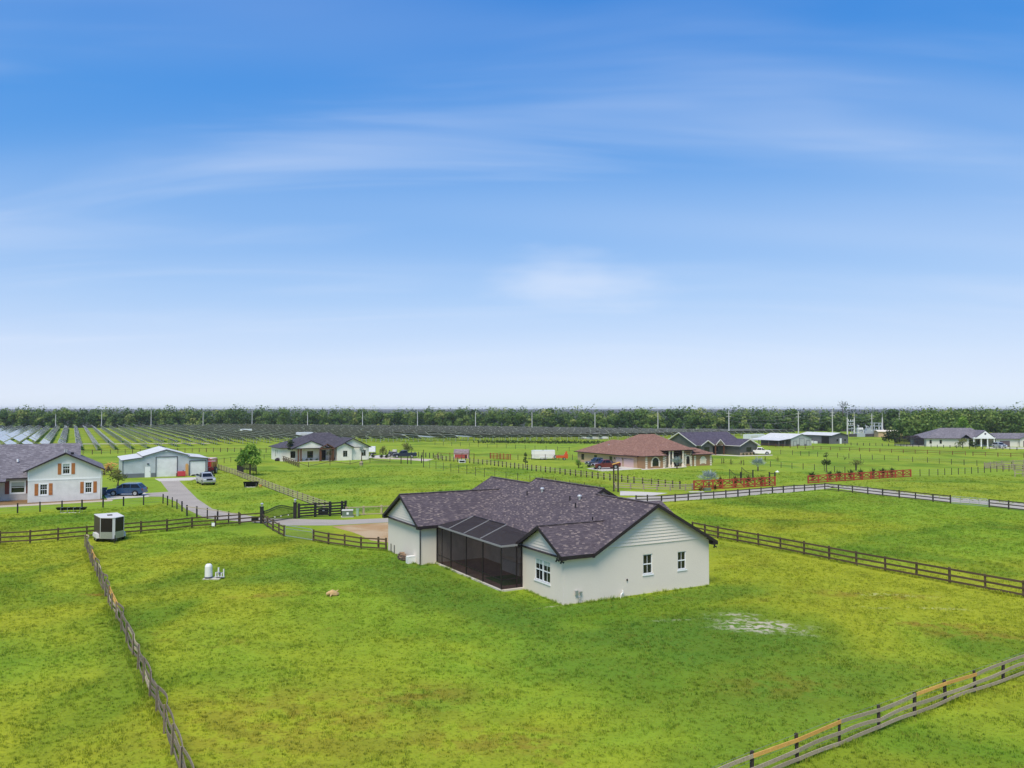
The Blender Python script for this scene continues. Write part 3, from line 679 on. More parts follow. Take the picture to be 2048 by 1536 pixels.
board(h, 'fascia', 'fascia', [((-.5,-.47,4.05),(4.285,-.47,6.44)),((4.285,-.47,6.44),(9.07,-.47,4.05)),((-30,3.38,2.98),(-.2,3.38,2.98)),((-30,1.58,2.7),(-2.6,1.58,2.7))], .04, .17)
for x, y in ((4.2,1.2),(4.45,1.2)): m = MB(); m.cyl((x,y,6.3),(x,y,6.9),.05,.05,8); m.build('vent_pipe', M['foil'], ro_)
m = MB(); m.box(4.9,5.3,1.2,1.7,6.15,6.45); m.build('roof_vent', M['dark'], ro_)
m = MB(); m.lathe([(0,.4),(.13,.38),(.13,0)], (-1.5,6.6,5.05), 10); m.build('roof_vent', M['white'], ro_)
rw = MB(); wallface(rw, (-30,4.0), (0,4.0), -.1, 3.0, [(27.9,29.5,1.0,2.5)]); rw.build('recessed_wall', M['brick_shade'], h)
window(h, (-30,4.0), (0,4.0), 27.9, 29.5, 1.0, 2.5, cols=1, rows=1, trim=.14, blind=.55)
panel(h, 'shutter', 'redwood', ((-30,4.0),(0,4.0)), 27.2, 27.7, .9, 2.65, .002, .04); panel(h, 'shutter', 'redwood', ((-30,4.0),(0,4.0)), 29.65, 30.0, .9, 2.65, .002, .04)
panel(h, 'door', 'white', ((-30,4.0),(0,4.0)), 25.3, 26.6, 0, 2.5)
m = MB(); m.cyl((8.7,.05,.1),(8.7,.05,4.0),.05,.05,6); m.build('downpipe', M['white'], h)

# --- grey-blue metal barn
h = thing('barn', 'grey-blue metal barn with raised centre aisle and white roller doors', 'barn', G(245.4,956.5), GA)
D_ = 14.0; mb = MB(); A = [(0,0),(3.45,0),(10.75,0),(14.25,0)]
wallface(mb, (0,0), (3.45,0), -.1, 3.2, (), top=[(3.45,3.7),(0,3.2)][:1]); wallface(mb, (3.45,0), (10.75,0), -.1, 3.8, [(1.95,5.55,-.1,3.62),(.1,1.1,-.1,1.98)], top=[(3.65,4.85)])
wallface(mb, (10.75,0), (14.25,0), -.1, 3.2, [(.35,3.2,-.1,2.75)], top=[(0,3.6)])
for p, q in (((14.25,0),(14.25,D_)),((14.25,D_),(0,D_)),((0,D_),(0,0))): wallface(mb, p, q, -.1, 3.2)
for p, q in (((10.75,0),(10.75,D_)),((3.45,D_),(3.45,0))): wallface(mb, p, q, 3.2, 3.8)
mb.build('wall', M['barn_blue'], h)
wl = ((0,0),(14.25,0))
for s0, s1 in ((.02,3.5),(4.6,5.35)): panel(h, 'wainscot', 'barn_dark', wl, s0, s1, -.05, .75, .002, .03)
rf = MB(); gable(rf, 3.1, 11.1, -.25, D_+.2, 3.82, 4.98, 'y', .06)
rs(rf, [(-.3,-.25,3.18),(3.4,-.25,3.66),(3.4,D_+.2,3.66),(-.3,D_+.2,3.18)], .06); rs(rf, [(10.8,-.25,3.6),(14.6,-.25,3.14),(14.6,D_+.2,3.14),(10.8,D_+.2,3.6)], .06)
rf.build('roof', [M['metal_roof'], M['barn_trim']], h)
board(h, 'trim', 'barn_trim', [((-.3,-.27,3.14),(3.42,-.27,3.62)),((3.1,-.27,3.76),(7.1,-.27,4.92)),((7.1,-.27,4.92),(11.1,-.27,3.76)),((10.8,-.27,3.56),(14.6,-.27,3.1)),((0,-.03,-.05),(0,-.03,3.2)),((14.25,-.03,-.05),(14.25,-.03,3.2))], .06, .13)
for s0, s1, z in ((5.4,9.0,3.62),(11.1,13.95,2.75)):
    d = panel(h, 'roller_door', 'door_white', wl, s0+.08, s1-.08, -.05, z-.07, -.1, -.05)
    board(h, 'trim', 'barn_trim', [((s0,-.04,0),(s0,-.04,z)),((s1,-.04,0),(s1,-.04,z)),((s0,-.04,z),(s1,-.04,z))], .06, .12)
d = panel(h, 'door', 'white', wl, 3.58, 4.52, 0, 1.95, -.06, .0); panel(d, 'handle', 'black', wl, 4.38, 4.44, .95, 1.05, 0, .05)
for s, z, ww in ((4.1,2.35,.35),(7.1,4.5,.3)): panel(h, 'wall_lamp', 'black' if z < 3 else 'white', wl, s-ww/2, s+ww/2, z, z+.14, 0, .15)

# --- white farmhouse
h = thing('house', 'white farmhouse with charcoal roof, two front gables and timber porch', 'house', G(672,921), GA)
hl = {0: [(2.5,3.5,.9,2.3),(6.4,7.3,.95,2.3)]}
W = walls(h, 0, 8.1, 0, 12, 3.05, 'farm_white', hl, 'wing_wall', {0: [(8.1,3.15),(4.05,5.15),(0,3.15)]})
for w_ in hl[0]: window(h, *W[0], *w_, cols=2, rows=1, fm='black', mun='white', inset=.03)
hb = {0: [(2.2,3.3,.7,2.3)]}
W2 = walls(h, -12.2, 0, 3.2, 13.5, 3.05, 'farm_white', hb, 'wall')
window(h, *W2[0], 2.2, 3.3, .7, 2.3, cols=1, rows=1, fm='black', mun='black', inset=.03)
for s0, s1, z0, z1 in ((4.6,4.9,.9,2.4),(6.2,6.5,1.7,2.5)): panel(h, 'window', 'glass', W2[3], s0, s1, z0, z1, .0, .03)
hp = {0: [(1.6,3.0,.7,2.3)]}
W3 = walls(h, -8.0, -3.6, 1.9, 4.0, 3.05, 'farm_white', hp, 'porch_wall')
window(h, *W3[0], 1.6, 3.0, .7, 2.3, cols=1, rows=1, fm='timber', mun='black', inset=.03)
rf = MB(); hip(rf, -12.8, 6.5, 2.6, 14.1, 3.1, (-3.2,8.4), (.8,8.4), 6.45)
gable(rf, -.5, 8.6, -.45, 8.5, 3.1, 5.3, 'y'); gable(rf, -10.4, -1.6, -.2, 7.5, 3.1, 4.85, 'y')
gable(rf, -.55, 4.3, -1.0, 3, 3.08, 4.25, 'y')
rf.build('roof', [M['roof_charcoal'], M['fascia']], h)
W4 = walls(h, .05, 3.7, -.6, 0, 3.05, 'farm_white', {0: [(1.5,2.5,.9,2.3)]}, 'bay_wall', {0: [(3.65,3.1),(1.82,4.05),(0,3.1)]}); window(h, *W4[0], 1.5, 2.5, .9, 2.3, cols=2, fm='black', inset=.03)
gm = MB(); Pq = wframe((-10,-.05),(-2,-.05)); gm.poly([Pq(.2,3.12),Pq(7.8,3.12),Pq(4,4.7)]); gm.build('gable_panel', M['farm_white'], h)
board(h, 'fascia', 'fascia', [((-.5,-.47,3.0),(4.05,-.47,5.2)),((4.05,-.47,5.2),(8.6,-.47,3.0)),((-10.4,-.22,3.05),(-6,-.22,4.76)),((-6,-.22,4.76),(-1.6,-.22,3.05)),((-10.4,-.24,3.02),(-1.6,-.24,3.02)),((4.2,-.49,3.05),(8.6,-.49,3.05)),((-.55,-1.02,3.02),(1.87,-1.02,4.17)),((1.87,-1.02,4.17),(4.3,-1.02,3.02))], .04, .16)
for x in (-8.9,-8.3,-3.6,-1.2): m = MB(); post_at(m, x, .1, 0, 3.0, .3); m.build('porch_post', M['timber'], h)
rf = MB(); gable(rf, -4.2, -.5, -1.0, 2, 3.0, 4.1, 'y'); rf.build('porch_roof', [M['roof_charcoal'], M['timber']], h)
for x in (-3.9,-.9): m = MB(); post_at(m, x, -.6, 0, 3.0, .4); m.build('porch_post', M['timber'], h)
board(h, 'porch_beam', 'timber', [((-4.1,-.95,3.0),(-2.35,-.95,4.0)),((-2.35,-.95,4.0),(-.6,-.95,3.0)),((-4.1,-.95,2.9),(-.6,-.95,2.9))], .1, .2)
panel(h, 'door', 'dark', W2[0], 9.4, 10.6, 0, 2.4, 0, .05)
m = MB(); m.box(-9.5,0,-.3,3.2,-.05,.08); m.build('porch_floor', M['concrete'], h)

# --- terracotta-roofed house with arches
h = thing('house', 'tan stucco house with sprawling terracotta hip roof and cream arches', 'house', G(1281,934), GA)
hl = {3: [(1.6,2.7,.6,1.95),(6.8,7.9,.6,1.95),(12.6,13.6,.6,1.95)]}
W = walls(h, -2.5, 15.5, -2.0, 20.3, 2.35, 'tan', hl)
for w_ in hl[3]: window(h, *W[3], *w_, cols=1, fm='dark', mun='dark', inset=.05)
for s0, s1 in ((15.0,17.2),(17.8,21.2)):
    d = panel(h, 'garage_door', 'pink_door', W[3], s0, s1, 0, 1.95, -.02, .02)
    n_ = 4 if s1-s0 < 3 else 8
    for i in range(n_): q = s0+(s1-s0)*(i+.5)/n_; panel(d, 'pane', 'glass', W[3], q-.12, q+.12, 1.66, 1.86, .02, .03)
for s in (14.6,17.5): panel(h, 'wall_lamp', 'dark', W[3], s-.08, s+.08, 1.5, 1.8, 0, .15)
rf = MB(); hip(rf, -3.1, 16.1, -2.6, 14.5, 2.42, (4.2,6.0), (8.6,6.0), 6.7); hip(rf, -3.1, 10, 6, 20.9, 2.415, (3.4,9), (3.4,14.8), 5.25)
hip(rf, -3.0, 3.2, -5.2, 2, 2.6, (.1,-2.2), (.1,.6), 3.95); hip(rf, 11.2, 17.4, -3.9, 3, 2.5, (14.3,-.9), (14.3,.6), 3.8)
hip(rf, 3.4, 12.0, -3.8, 4, 3.55, (7.6,.1), (7.8,.1), 5.2); hip(rf, 1.4, 13.6, -3.2, 4, 3.0, (7.0,.2), (8,.2), 4.8)
ro_ = rf.build('roof', [M['roof_red'], M['dark']], h)
board(h, 'gutter', 'dark', [((-3.15,-2.6,2.38),(-3.15,20.9,2.38)),((-3.0,-5.22,2.56),(3.2,-5.22,2.56)),((11.2,-3.92,2.46),(17.4,-3.92,2.46)),((3.4,-3.82,3.5),(12,-3.82,3.5))], .06, .16)
for x, y, z in ((.8,12.5,4.0),(-.6,9.2,3.4)): m = MB(); m.lathe([(0,.35),(.12,.33),(.12,-.2)], (x,y,z), 8); m.build('roof_vent', M['foil'], ro_)
def arch_block(x0, x1, yf, z, cx, wdt, mat, spring, pane):
    Wb = walls(h, x0, x1, yf, -1.5, z, mat, None, 'arch_wall'); P = wframe(*Wb[0]); c = cx-x0
    g = MB(); pts = [P(c-wdt/2,.5,.015), P(c+wdt/2,.5,.015)] + [P(c+wdt/2*math.cos(t), spring+wdt/2*math.sin(t), .015) for t in [math.pi*i/10 for i in range(11)]]
    g.poly(pts); g.build('window_arch', M[pane], h)
    a = MB()
    for i in range(10):
        t0, t1 = math.pi*i/10, math.pi*(i+1)/10; r0, r1 = wdt/2, wdt/2+.22
        q = [(c+r*math.cos(t), spring+r*math.sin(t)) for r, t in ((r0,t0),(r1,t0),(r1,t1),(r0,t1))]
        f = [P(s, zz_, .07) for s, zz_ in q]; bk = [P(s, zz_, 0) for s, zz_ in q]; a.poly(f)
        for k_ in range(4): a.poly([f[(k_+1)%4], f[k_], bk[k_], bk[(k_+1)%4]])
    a.build('arch_trim', M['cream'], h)
    for s in (c-wdt/2-.16, c+wdt/2+.16): m = MB(); qbox(m, P, s-.16, s+.16, .35, spring, 0, .09); m.build('pilaster', M['cream'], h); m = MB(); qbox(m, P, s-.24, s+.24, spring-.08, spring+.1, 0, .13); m.build('capital', M['cream'], h)
    for s in (0.0, x1-x0-.5):
        zq = 0.
        while zq < z-.25: panel(h, 'quoin', 'cream', Wb[0], s, s+.5, zq, zq+.36, .002, .05); zq += .46
arch_block(-2.4, 2.7, -4.7, 2.6, .2, 1.7, 'brickbrown', 1.35, 'glass')
arch_block(11.8, 16.8, -3.4, 2.5, 14.3, 1.1, 'brickbrown', 1.3, 'cream')
arch_block(9.4, 11.6, -3.0, 3.3, 10.4, 1.0, 'brickbrown', 1.7, 'dark'); arch_block(2.2, 4.6, -2.8, 3.0, 3.4, 1.0, 'brickbrown', 1.6, 'dark')
for x in (5.0,5.9,8.7): m = MB(); m.lathe([(.32,0),(.32,.5),(.2,.52),(.18,3.2),(.27,3.3),(.27,3.5)], (x,-3.4,0), 12); m.build('column', M['cream'], h)
m = MB(); m.box(6.0,8.6,-2.25,-2.02,0,3.2); m.build('entry_door', M['dark'], h)

# --- dark olive house
h = thing('house', 'dark olive house with slate purple roof and pale trimmed gables', 'house', G(1480,910.5), GA)
hl = {0: [(2.3,4.1,.9,2.05)]}
W = walls(h, 0, 6.4, 0, 10, 2.5, 'olive', hl, 'wing_wall', {0: [(6.4,2.6),(3.2,4.0),(0,2.6)]}); window(h, *W[0], *hl[0][0], cols=2, fm='dark', mun='dark', inset=.03)
W2 = walls(h, -9.3, 7.5, 6.5, 19.5, 2.5, 'olive', None, 'wall', {3: [(13,2.6),(6.5,5.6),(0,2.6)], 1: [(13,2.6),(6.5,5.6),(0,2.6)]})
W3 = walls(h, -8.8, -4.6, 5.3, 7, 2.5, 'olive', {0: [(1.2,3.0,.8,2.1)]}, 'bay_wall', {0: [(4.2,2.55),(2.1,3.7),(0,2.55)]}); window(h, *W3[0], 1.2, 3.0, .8, 2.1, cols=2, fm='dark', mun='dark', inset=.03)
rf = MB(); gable(rf, -9.8, 8.0, 5.9, 20.1, 2.5, 5.85, 'x'); gable(rf, -.5, 6.9, -.5, 12, 2.5, 4.25, 'y'); gable(rf, -9.2, -4.2, 4.8, 10, 2.5, 3.95, 'y'); gable(rf, -4.4, -1.2, 4.3, 9, 2.7, 4.15, 'y')
rf.build('roof', [M['roof_purple'], M['trim_pale']], h)
for sgs in ([((-9.82,5.9,2.44),(-9.82,13,5.78)),((-9.82,13,5.78),(-9.82,20.1,2.44))], [((-.5,-.52,2.44),(3.2,-.52,4.18)),((3.2,-.52,4.18),(6.9,-.52,2.44))], [((-9.2,4.78,2.44),(-6.7,4.78,3.88)),((-6.7,4.78,3.88),(-4.2,4.78,2.44))], [((-4.4,4.28,2.64),(-2.8,4.28,4.08)),((-2.8,4.28,4.08),(-1.2,4.28,2.64))]):
    board(h, 'rake_board', 'trim_pale', sgs, .05, .2)
board(h, 'gutter', 'trim_pale', [((-1.2,5.88,2.45),(-.5,5.88,2.45)),((-.52,-.5,2.45),(-.52,5.9,2.45))], .05, .15)
for x in (-4.3,-1.3): m = MB(); post_at(m, x, 4.6, 0, 2.7, .25); m.build('porch_post', M['timber'], h)
board(h, 'porch_beam', 'timber', [((-4.3,4.5,2.75),(-2.8,4.5,3.95)),((-2.8,4.5,3.95),(-1.3,4.5,2.75)),((-4.3,4.5,2.65),(-1.3,4.5,2.65))], .1, .18)
panel(h, 'stone_skirt', 'stone', W[0], 0, 6.4, -.05, .65, .002, .06); panel(h, 'stone_skirt', 'stone', W3[0], 0, 4.2, -.05, .65, .002, .06)
panel(h, 'door', 'black', W2[0], 5.6, 6.6, 0, 2.1, 0, .04); panel(h, 'window', 'glass', W2[0], 7.0, 7.6, .9, 2.0, 0, .04)

# --- two barns
h = thing('barn', 'light grey metal barn with pale roof and open lean-to', 'barn', G(1623,891), GA)
W = walls(h, -9.6, 0, 0, 13, 2.5, 'barn_light', None, 'wall', {0: [(9.6,2.55),(4.8,3.85),(0,2.55)]})
rf = MB(); gable(rf, -9.9, .3, -.3, 13.3, 2.5, 3.95, 'y', .06); rs(rf, [(-15.5,-.3,1.95),(-9.85,-.3,2.5),(-9.85,13.3,2.5),(-15.5,13.3,1.95)], .06); rf.build('roof', [M['metal_roof'], M['barn_trim']], h)
for x, y in ((-15.2,0),(-15.2,4.3),(-15.2,8.6),(-15.2,13),(-12.5,0)): m = MB(); post_at(m, x, y, 0, 1.95, .18); m.build('post', M['barn_char'], h)
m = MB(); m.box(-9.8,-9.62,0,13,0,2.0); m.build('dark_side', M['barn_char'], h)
for s0, s1, z in ((1.0,2.6,1.7),(3.9,6.2,2.6),(7.2,8.8,1.8)): d = panel(h, 'roller_door', 'barn_trim', W[0], s0, s1, 0, z, -.02, .02); panel(d, 'door_leaf', 'barn_light', W[0], s0+.15, s1-.15, 0, z-.15, .02, .04)
panel(h, 'wainscot', 'barn_char', W[0], 2.65, 3.85, 0, .6, .002, .03); panel(h, 'wainscot', 'barn_char', W[0], 6.25, 7.15, 0, .6, .002, .03)
h = thing('barn', 'charcoal metal barn with pale roof and open bay', 'barn', G(1663,888), GA)
W = walls(h, 0, 8.6, 0, 14, 2.9, 'barn_char', None, 'wall', {0: [(8.6,2.95),(4.3,3.75),(0,2.95)]})
rf = MB(); gable(rf, -.4, 9, -.4, 14.4, 2.92, 3.85, 'y', .06); rf.build('roof', [M['metal_roof'], M['barn_trim']], h)
m = MB(); m.box(-.03,.02,1.0,4.2,0,2.6); m.build('dark_bay_panel', M['dark'], h)  # dark panel on the wall, stands in for the shade inside the bay
panel(h, 'door', 'white', W[0], 4.2, 5.2, 0, 1.9, 0, .04); 
for s in (2.6,6.6): panel(h, 'window', 'glass', W[0], s, s+.8, .9, 1.6, 0, .04)
ac = MB(); ac.box(-1.3,-.5,5.5,6.4,0,.8); ac.box(-1.2,-.5,7.2,8.0,0,.9); ac.build('air_conditioner', M['white'], h)

# --- long pale house by the wood
h = thing('house', 'long pale house with grey hip roof, columned portico and three-door garage', 'house', G(1935,893), R(-3))
hl = {0: [(1.0,1.7,.9,2.1),(4.2,4.9,.9,2.1)]}
W = walls(h, -13, .5, 0, 12, 2.6, 'far_wall', hl)
for w_ in hl[0]: window(h, *W[0], *w_, cols=1, fm='dark', mun='dark', inset=.03)
W2 = walls(h, .5, 8.5, 2.0, 12, 2.7, 'far_wall', None, 'entry_wall'); W3 = walls(h, 8.5, 32, -1.0, 8, 2.6, 'far_wall', None, 'garage_wall')
rf = MB(); hip(rf, -13.6, 8, -.6, 12.6, 2.62, (-5.6,6), (4.2,6), 5.9); gable(rf, 8.2, 33, -1.6, 8.6, 2.6, 4.3, 'x'); gable(rf, 2.0, 8.2, -1.2, 7, 3.0, 5.3, 'y'); gable(rf, -2.6, .9, -1.0, 4, 2.6, 3.9, 'y'); gable(rf, 15.2, 21.8, -2.2, 4, 2.6, 4.2, 'y')
rf.build('roof', [M['roof_grey'], M['dark']], h)
gm = MB(); gm.poly([(2.3,-1.1,3.0),(7.9,-1.1,3.0),(5.1,-1.1,5.1)]); gm.build('pediment', M['white'], h); m = MB(); m.box(4.85,5.35,-1.16,-1.11,3.9,4.4); m.build('gable_vent', M['dark'], h)
m = MB(); m.box(1.4,8.3,-1.15,-.5,2.6,2.98); m.build('portico_beam', M['white'], h)
for x in (1.6,3.9,5.9,8.0): m = MB(); m.lathe([(.3,0),(.3,.2),(.2,.25),(.17,2.4),(.28,2.5),(.28,2.6)], (x,-.85,0), 10); m.build('column', M['white'], h)
for s0, s1 in ((.9,2.3),(3.2,4.4),(5.3,6.6)): panel(h, 'window', 'glass', W2[0], s0, s1, .5, 2.2, 0, .04)
gq = MB(); gq.poly([(15.6,-1.7,2.6),(21.4,-1.7,2.6),(18.5,-1.7,4.0)]); gq.box(15.6,21.4,-1.7,-1.0,-.05,2.6); gq.build('garage_bay', M['far_wall'], h)
for x0, x1, y in ((9.7,12.8,-1.02),(16.6,20.4,-1.72),(22.5,25.6,-1.02)): m = MB(); m.box(x0,x1,y-.03,y+.0,0,1.9); m.build('garage_door', M['garage_brown'], h)
sc = MB(); sc.box(-19.5,-13.05,1.5,9,.2,2.1); e_ = sc.build('screen_room', M['screen'], h); m = MB(); hip(m, -19.7, -12.9, 1.3, 9.2, 2.12, (-17,5.2), (-13.5,5.2), 3.4, .01); m.build('screen_roof', [M['screen'], M['screen']], h); m = MB(); m.box(-19.6,-13.05,1.3,9.1,-.05,.2); m.build('screen_slab', M['concrete'], h)
for x in (-19.5,-17.4,-15.2): m = MB(); post_at(m, x, 1.46, .2, 2.1, .08); m.build('screen_post', M['dark'], h)
# ---------------------------------------------------------------- fences
M['oak'] = wood('fence_brown', '#6c583e', '#4b3c2a', .9)
M['black_wood'] = wood('fence_black', '#2c2a28', '#1c1b1a', .8)
M['grey_wood'] = wood('fence_weathered', '#bcac92', '#978a74', .95)
M['old_wood'] = wood('fence_old', '#958874', '#6c6152', .95)
M['post_dark'] = wood('post_dark', '#4a4034', '#352d25', .95)
M['new_pine'] = wood('fence_new_pine', '#e8b764', '#d09a48', .85)
M['tan_wood'] = wood('fence_tan', '#c9b998', '#a99b7e', .95)
M['red_paint'] = wood('fence_red', '#b34c2c', '#983e24', .75)
M['rust_wood'] = wood('fence_rust', '#8a6034', '#6e4a2a', .85)
M['dark_rail'] = wood('fence_dark_rail', '#5a5242', '#423c32', .9)
M['wire'] = plain('fence_wire', '#9a9c98', .5, .1, metal=.5)
UB = {}
def unit(mat):
    if mat not in UB:
        m = MB(); m.box(-.5,.5,-.5,.5,-.5,.5); UB[mat] = m.mesh('unit_' + mat, M[mat])
    return UB[mat]
def seg(parent, name, mat, a, b, w, h, roll=0.):
    """straight piece from a to b (world), thickness w, height h, sharing one mesh"""
    a, b = Vector(a), Vector(b); d = b-a
    o = bpy.data.objects.new(name, unit(mat)); col.objects.link(o)
    rot = d.to_track_quat('X', 'Z')
    o.parent = parent; o.matrix_local = Matrix.Translation((a+b)/2 - parent.location) @ rot.to_matrix().to_4x4() @ Matrix.Rotation(roll, 4, 'X') @ Matrix.Diagonal((d.length, w, h, 1))
    return o
def along(pix, spacing):
    """posts at even spacing between the surveyed corners"""
    out = []
    for i in range(len(pix)-1):
        a, b = G(*pix[i]), G(*pix[i+1]); n = max(1, round((b-a).length/spacing))
        out += [a.lerp(b, k/n) for k in range(n)]
    out.append(G(*pix[-1])); return out
def fence(label, pts, h, rails, rail=(.04,.14), post=.12, pm='oak', rm='oak', wires=(), group=None, side=1, jit=.02, sag=0., every=1, name='fence', cap=.08, seed=1):
    rr = random.Random(seed + len(pts)); t = thing(name, label, 'fence', pts[0], 0, group)
    for i, p in enumerate(pts):
        if every > 1 and i % every: continue
        hh = h+cap+rr.uniform(-.05,.05); lean = Vector((rr.uniform(-jit,jit), rr.uniform(-jit,jit), hh))
        seg(t, 'post', pm, p-Vector((0,0,.1)), p+lean, post, post)
    for i in range(len(pts)-1):
        a, b = pts[i], pts[i+1]; d = (b-a).normalized(); n = Vector((d.y,-d.x,0))*side*(post/2+rail[0]/2+.002)
        for z in rails:
            mtr = rm if isinstance(rm, str) else rm(i, z, rr)
            za, zb2 = z+rr.uniform(-sag,sag), z+rr.uniform(-sag,sag)
            seg(t, 'rail', mtr, a+n+Vector((0,0,za))+d*.004, b+n+Vector((0,0,zb2))-d*.004, rail[0], rail[1])
    for z in wires:
        m = MB()
        for i in range(len(pts)-1): m.bar(pts[i]-pts[0]+Vector((0,0,z)), pts[i+1]-pts[0]+Vector((0,0,z)), .014, .014)
        m.build('wire', M['wire'], t)
    return t
def warped_fence(label, pts, h, rails, pick, side=1, seed=3, bow=.12, pm='post_dark', wires=(), pw=.1):
    """old board fence: every rail a board of its own, bent and sprung between the posts"""
    rr = random.Random(seed); t = thing('fence', label, 'fence', pts[0])
    for i, p in enumerate(pts):
        seg(t, 'post', pm, p-Vector((0,0,.1)), p+Vector((rr.uniform(-.04,.04), rr.uniform(-.04,.04), h+rr.uniform(-.02,.06))), pw, pw)
    off = {z: [rr.uniform(-.045,.045) for _ in pts] for z in rails}
    for i in range(len(pts)-1):
        a, b = pts[i], pts[i+1]; d = (b-a).normalized(); n = Vector((d.y,-d.x,0))*side
        for z in rails:
            mtr = pick(i, z, rr); new = mtr == 'new_pine'; k = 0. if new else rr.uniform(-bow,bow); kz = 0. if new else rr.uniform(-.05,.05)
            m = MB(); K = 6; prev = None
            for j in range(K+1):
                s = j/K; sw = math.sin(math.pi*s); c = a.lerp(b, s)+n*(.075+k*sw*(1 if z > .8 else .6))+Vector((0,0,z+off[z][i]*(1-s)+off[z][i+1]*s+kz*sw))-pts[0]
                th, ht = n*.014, Vector((0,0,.068)); q = [c-th-ht, c+th-ht, c+th+ht, c-th+ht]
                if prev:
                    for u in range(4): v = (u+1)%4; m.poly([prev[u], prev[v], q[v], q[u]])
                else: m.poly(q[::-1])
                prev = q
            m.poly(prev); m.build('rail', M[mtr], t)
    for z in wires:
        m = MB()
        for i in range(len(pts)-1): m.bar(pts[i]-pts[0]+Vector((0,0,z)), pts[i+1]-pts[0]+Vector((0,0,z)), .008, .008)
        m.build('wire', M['wire'], t)
    return t
def pk1(i, z, rr):
    r = rr.random()
    if z > .5 and i in (4,5,11,12): return 'new_pine'
    return 'tan_wood' if r < .2 else 'old_wood'
warped_fence('weathered grey board fence with sprung bent rails running from the trailer', along([(170,1094),(181,1126),(223,1223),(265,1314),(328,1467),(360,1560),(385,1640)], 2.35), 1.12, (.2,.5,.8,1.05), pk1, side=-1, bow=.2, pm='old_wood', pw=.07)
def pk2(i, z, rr):
    if z > .8: return 'new_pine' if i in (1,2,5,6,9,10) else 'grey_wood'
    if z > .5: return 'new_pine' if i >= 9 else 'grey_wood'
    return 'grey_wood'
warped_fence('grey three-rail fence patched with new orange pine boards at the lawn edge', along([(1400,1612),(1503,1565),(1595,1526),(1679,1492),(1757.5,1462),(1828.7,1433),(1891,1409),(1950.5,1386),(2006,1365),(2062,1343),(2120,1321)], 2.4), .98, (.16,.5,.88), pk2, side=1, seed=5, bow=.05, wires=(.34,.7,1.02))
fence('brown three-rail fence passing behind the grey box trailer', along([(-60,1094),(0,1090),(60,1087),(116,1082),(282,1067),(334,1063),(384,1057),(430,1054),(480,1050),(521,1046.5)], 2.6), 1.15, (.3,.7,1.1), (.04,.13), .13, 'oak', 'oak', seed=2)
for lab, pp, sd_ in (('short dark three-rail fence between the arched gate and tube gate', [(526,1047),(535,1054),(546,1061),(557.7,1067.5),(568,1073)], 3), ('dark three-rail fence from tube gate to the white stucco house', [(627,1082.5),(656.7,1088.5),(689.4,1093),(722,1098),(757,1100),(772,1101)], 4)):
    fence(lab, [G(*p) for p in pp], 1.02, (.2,.58,.98), (.04,.12), .13, 'oak', 'oak', seed=sd_)
fence('long dark brown three-rail fence starting behind the white stucco house', along([(1385,1066),(1436,1077),(1561,1100.6),(1713,1131.6),(1833,1154.6),(1971,1181),(2047,1195.5),(2160,1217)], 2.45), 1.08, (.22,.62,1.05), (.04,.14), .13, 'oak', 'oak', seed=6, side=1)
fence('black-brown two-rail fence along the gravel lane', [G(*p) for p in [(1272,1007),(1295,1006.5),(1323,1006),(1350.4,1004),(1376.4,1002),(1402,999.7),(1427.5,998),(1452,996),(1476,994),(1499,991.8),(1522,990),(1545,987.8),(1566.7,985.8),(1588,984.3),(1609,983),(1630,981.6),(1649.6,980.3)]], .98, (.55,.95), (.04,.13), .14, 'black_wood', 'dark_rail', seed=7)
fence('black-brown three-rail fence from the lane corner to the wire gate', [G(*p) for p in [(1649.6,980.3),(1677,983),(1705,986),(1735.6,989.3),(1765.5,992.8),(1798.6,996.5),(1831,999.8),(1866,1003.6),(1901,1007.6)]], 1.02, (.2,.6,1.0), (.04,.13), .13, 'black_wood', 'dark_rail', seed=8)
fence('black-brown three-rail fence beyond the wire gate', [G(*p) for p in [(1978.6,1015),(2017.5,1019),(2058,1023.5),(2100,1028)]], 1.02, (.2,.6,1.0), (.04,.13), .13, 'black_wood', 'dark_rail', seed=9)
def xfence(label, base, h, seed):
    t = thing('fence', label, 'fence', base[0], 0, 'red cross-braced fences'); rr = random.Random(seed)
    for p in base: seg(t, 'post', 'red_paint', p-Vector((0,0,.1)), p+Vector((0,0,h)), .22, .22)
    for i in range(len(base)-1):
        a, b = base[i], base[i+1]; d = (b-a).normalized(); n = Vector((d.y,-d.x,0))
        a2, b2 = a+d*.1, b-d*.1; u = lambda p, z, o=0.: p+Vector((0,0,z))+n*o
        seg(t, 'rail', 'red_paint', u(a2,h-.1), u(b2,h-.1), .05, .16); seg(t, 'rail', 'red_paint', u(a2,.12), u(b2,.12), .05, .14); seg(t, 'rail', 'red_paint', u(a2,.42), u(b2,.42), .05, .14)
        seg(t, 'brace', 'red_paint', u(a2,.48,.03), u(b2,h-.18,.03), .04, .14); seg(t, 'brace', 'red_paint', u(a2,h-.18,-.03), u(b2,.48,-.03), .04, .14)
xfence('red cross-braced fence in front of the black garden gate frames', [G(*p) for p in [(1388,980.5),(1407,979.6),(1426,978.6),(1445,977.7),(1467,976.4),(1488,975.3),(1509.5,974),(1530,972.8),(1550,971.4)]], 1.5, 1)
xfence('long red cross-braced fence beside the young trees', [G(*p) for p in [(1616.6,967),(1637,965.6),(1655,964.3),(1673,963),(1690.4,961.9),(1707.7,960.8),(1724.7,959.6),(1742,958.5),(1759,957.3),(1775,956.3),(1790.8,955.3),(1806.3,954.3),(1821.3,953.4)]], 1.35, 2)
fence('pale grey four-rail fence running from the red tractor to the black entrance fence', along([(428,936),(470,950),(558.7,985),(662,1023)], 2.4), 1.0, (.2,.46,.72,.98), (.04,.12), .1, 'post_dark', 'tan_wood', seed=11)
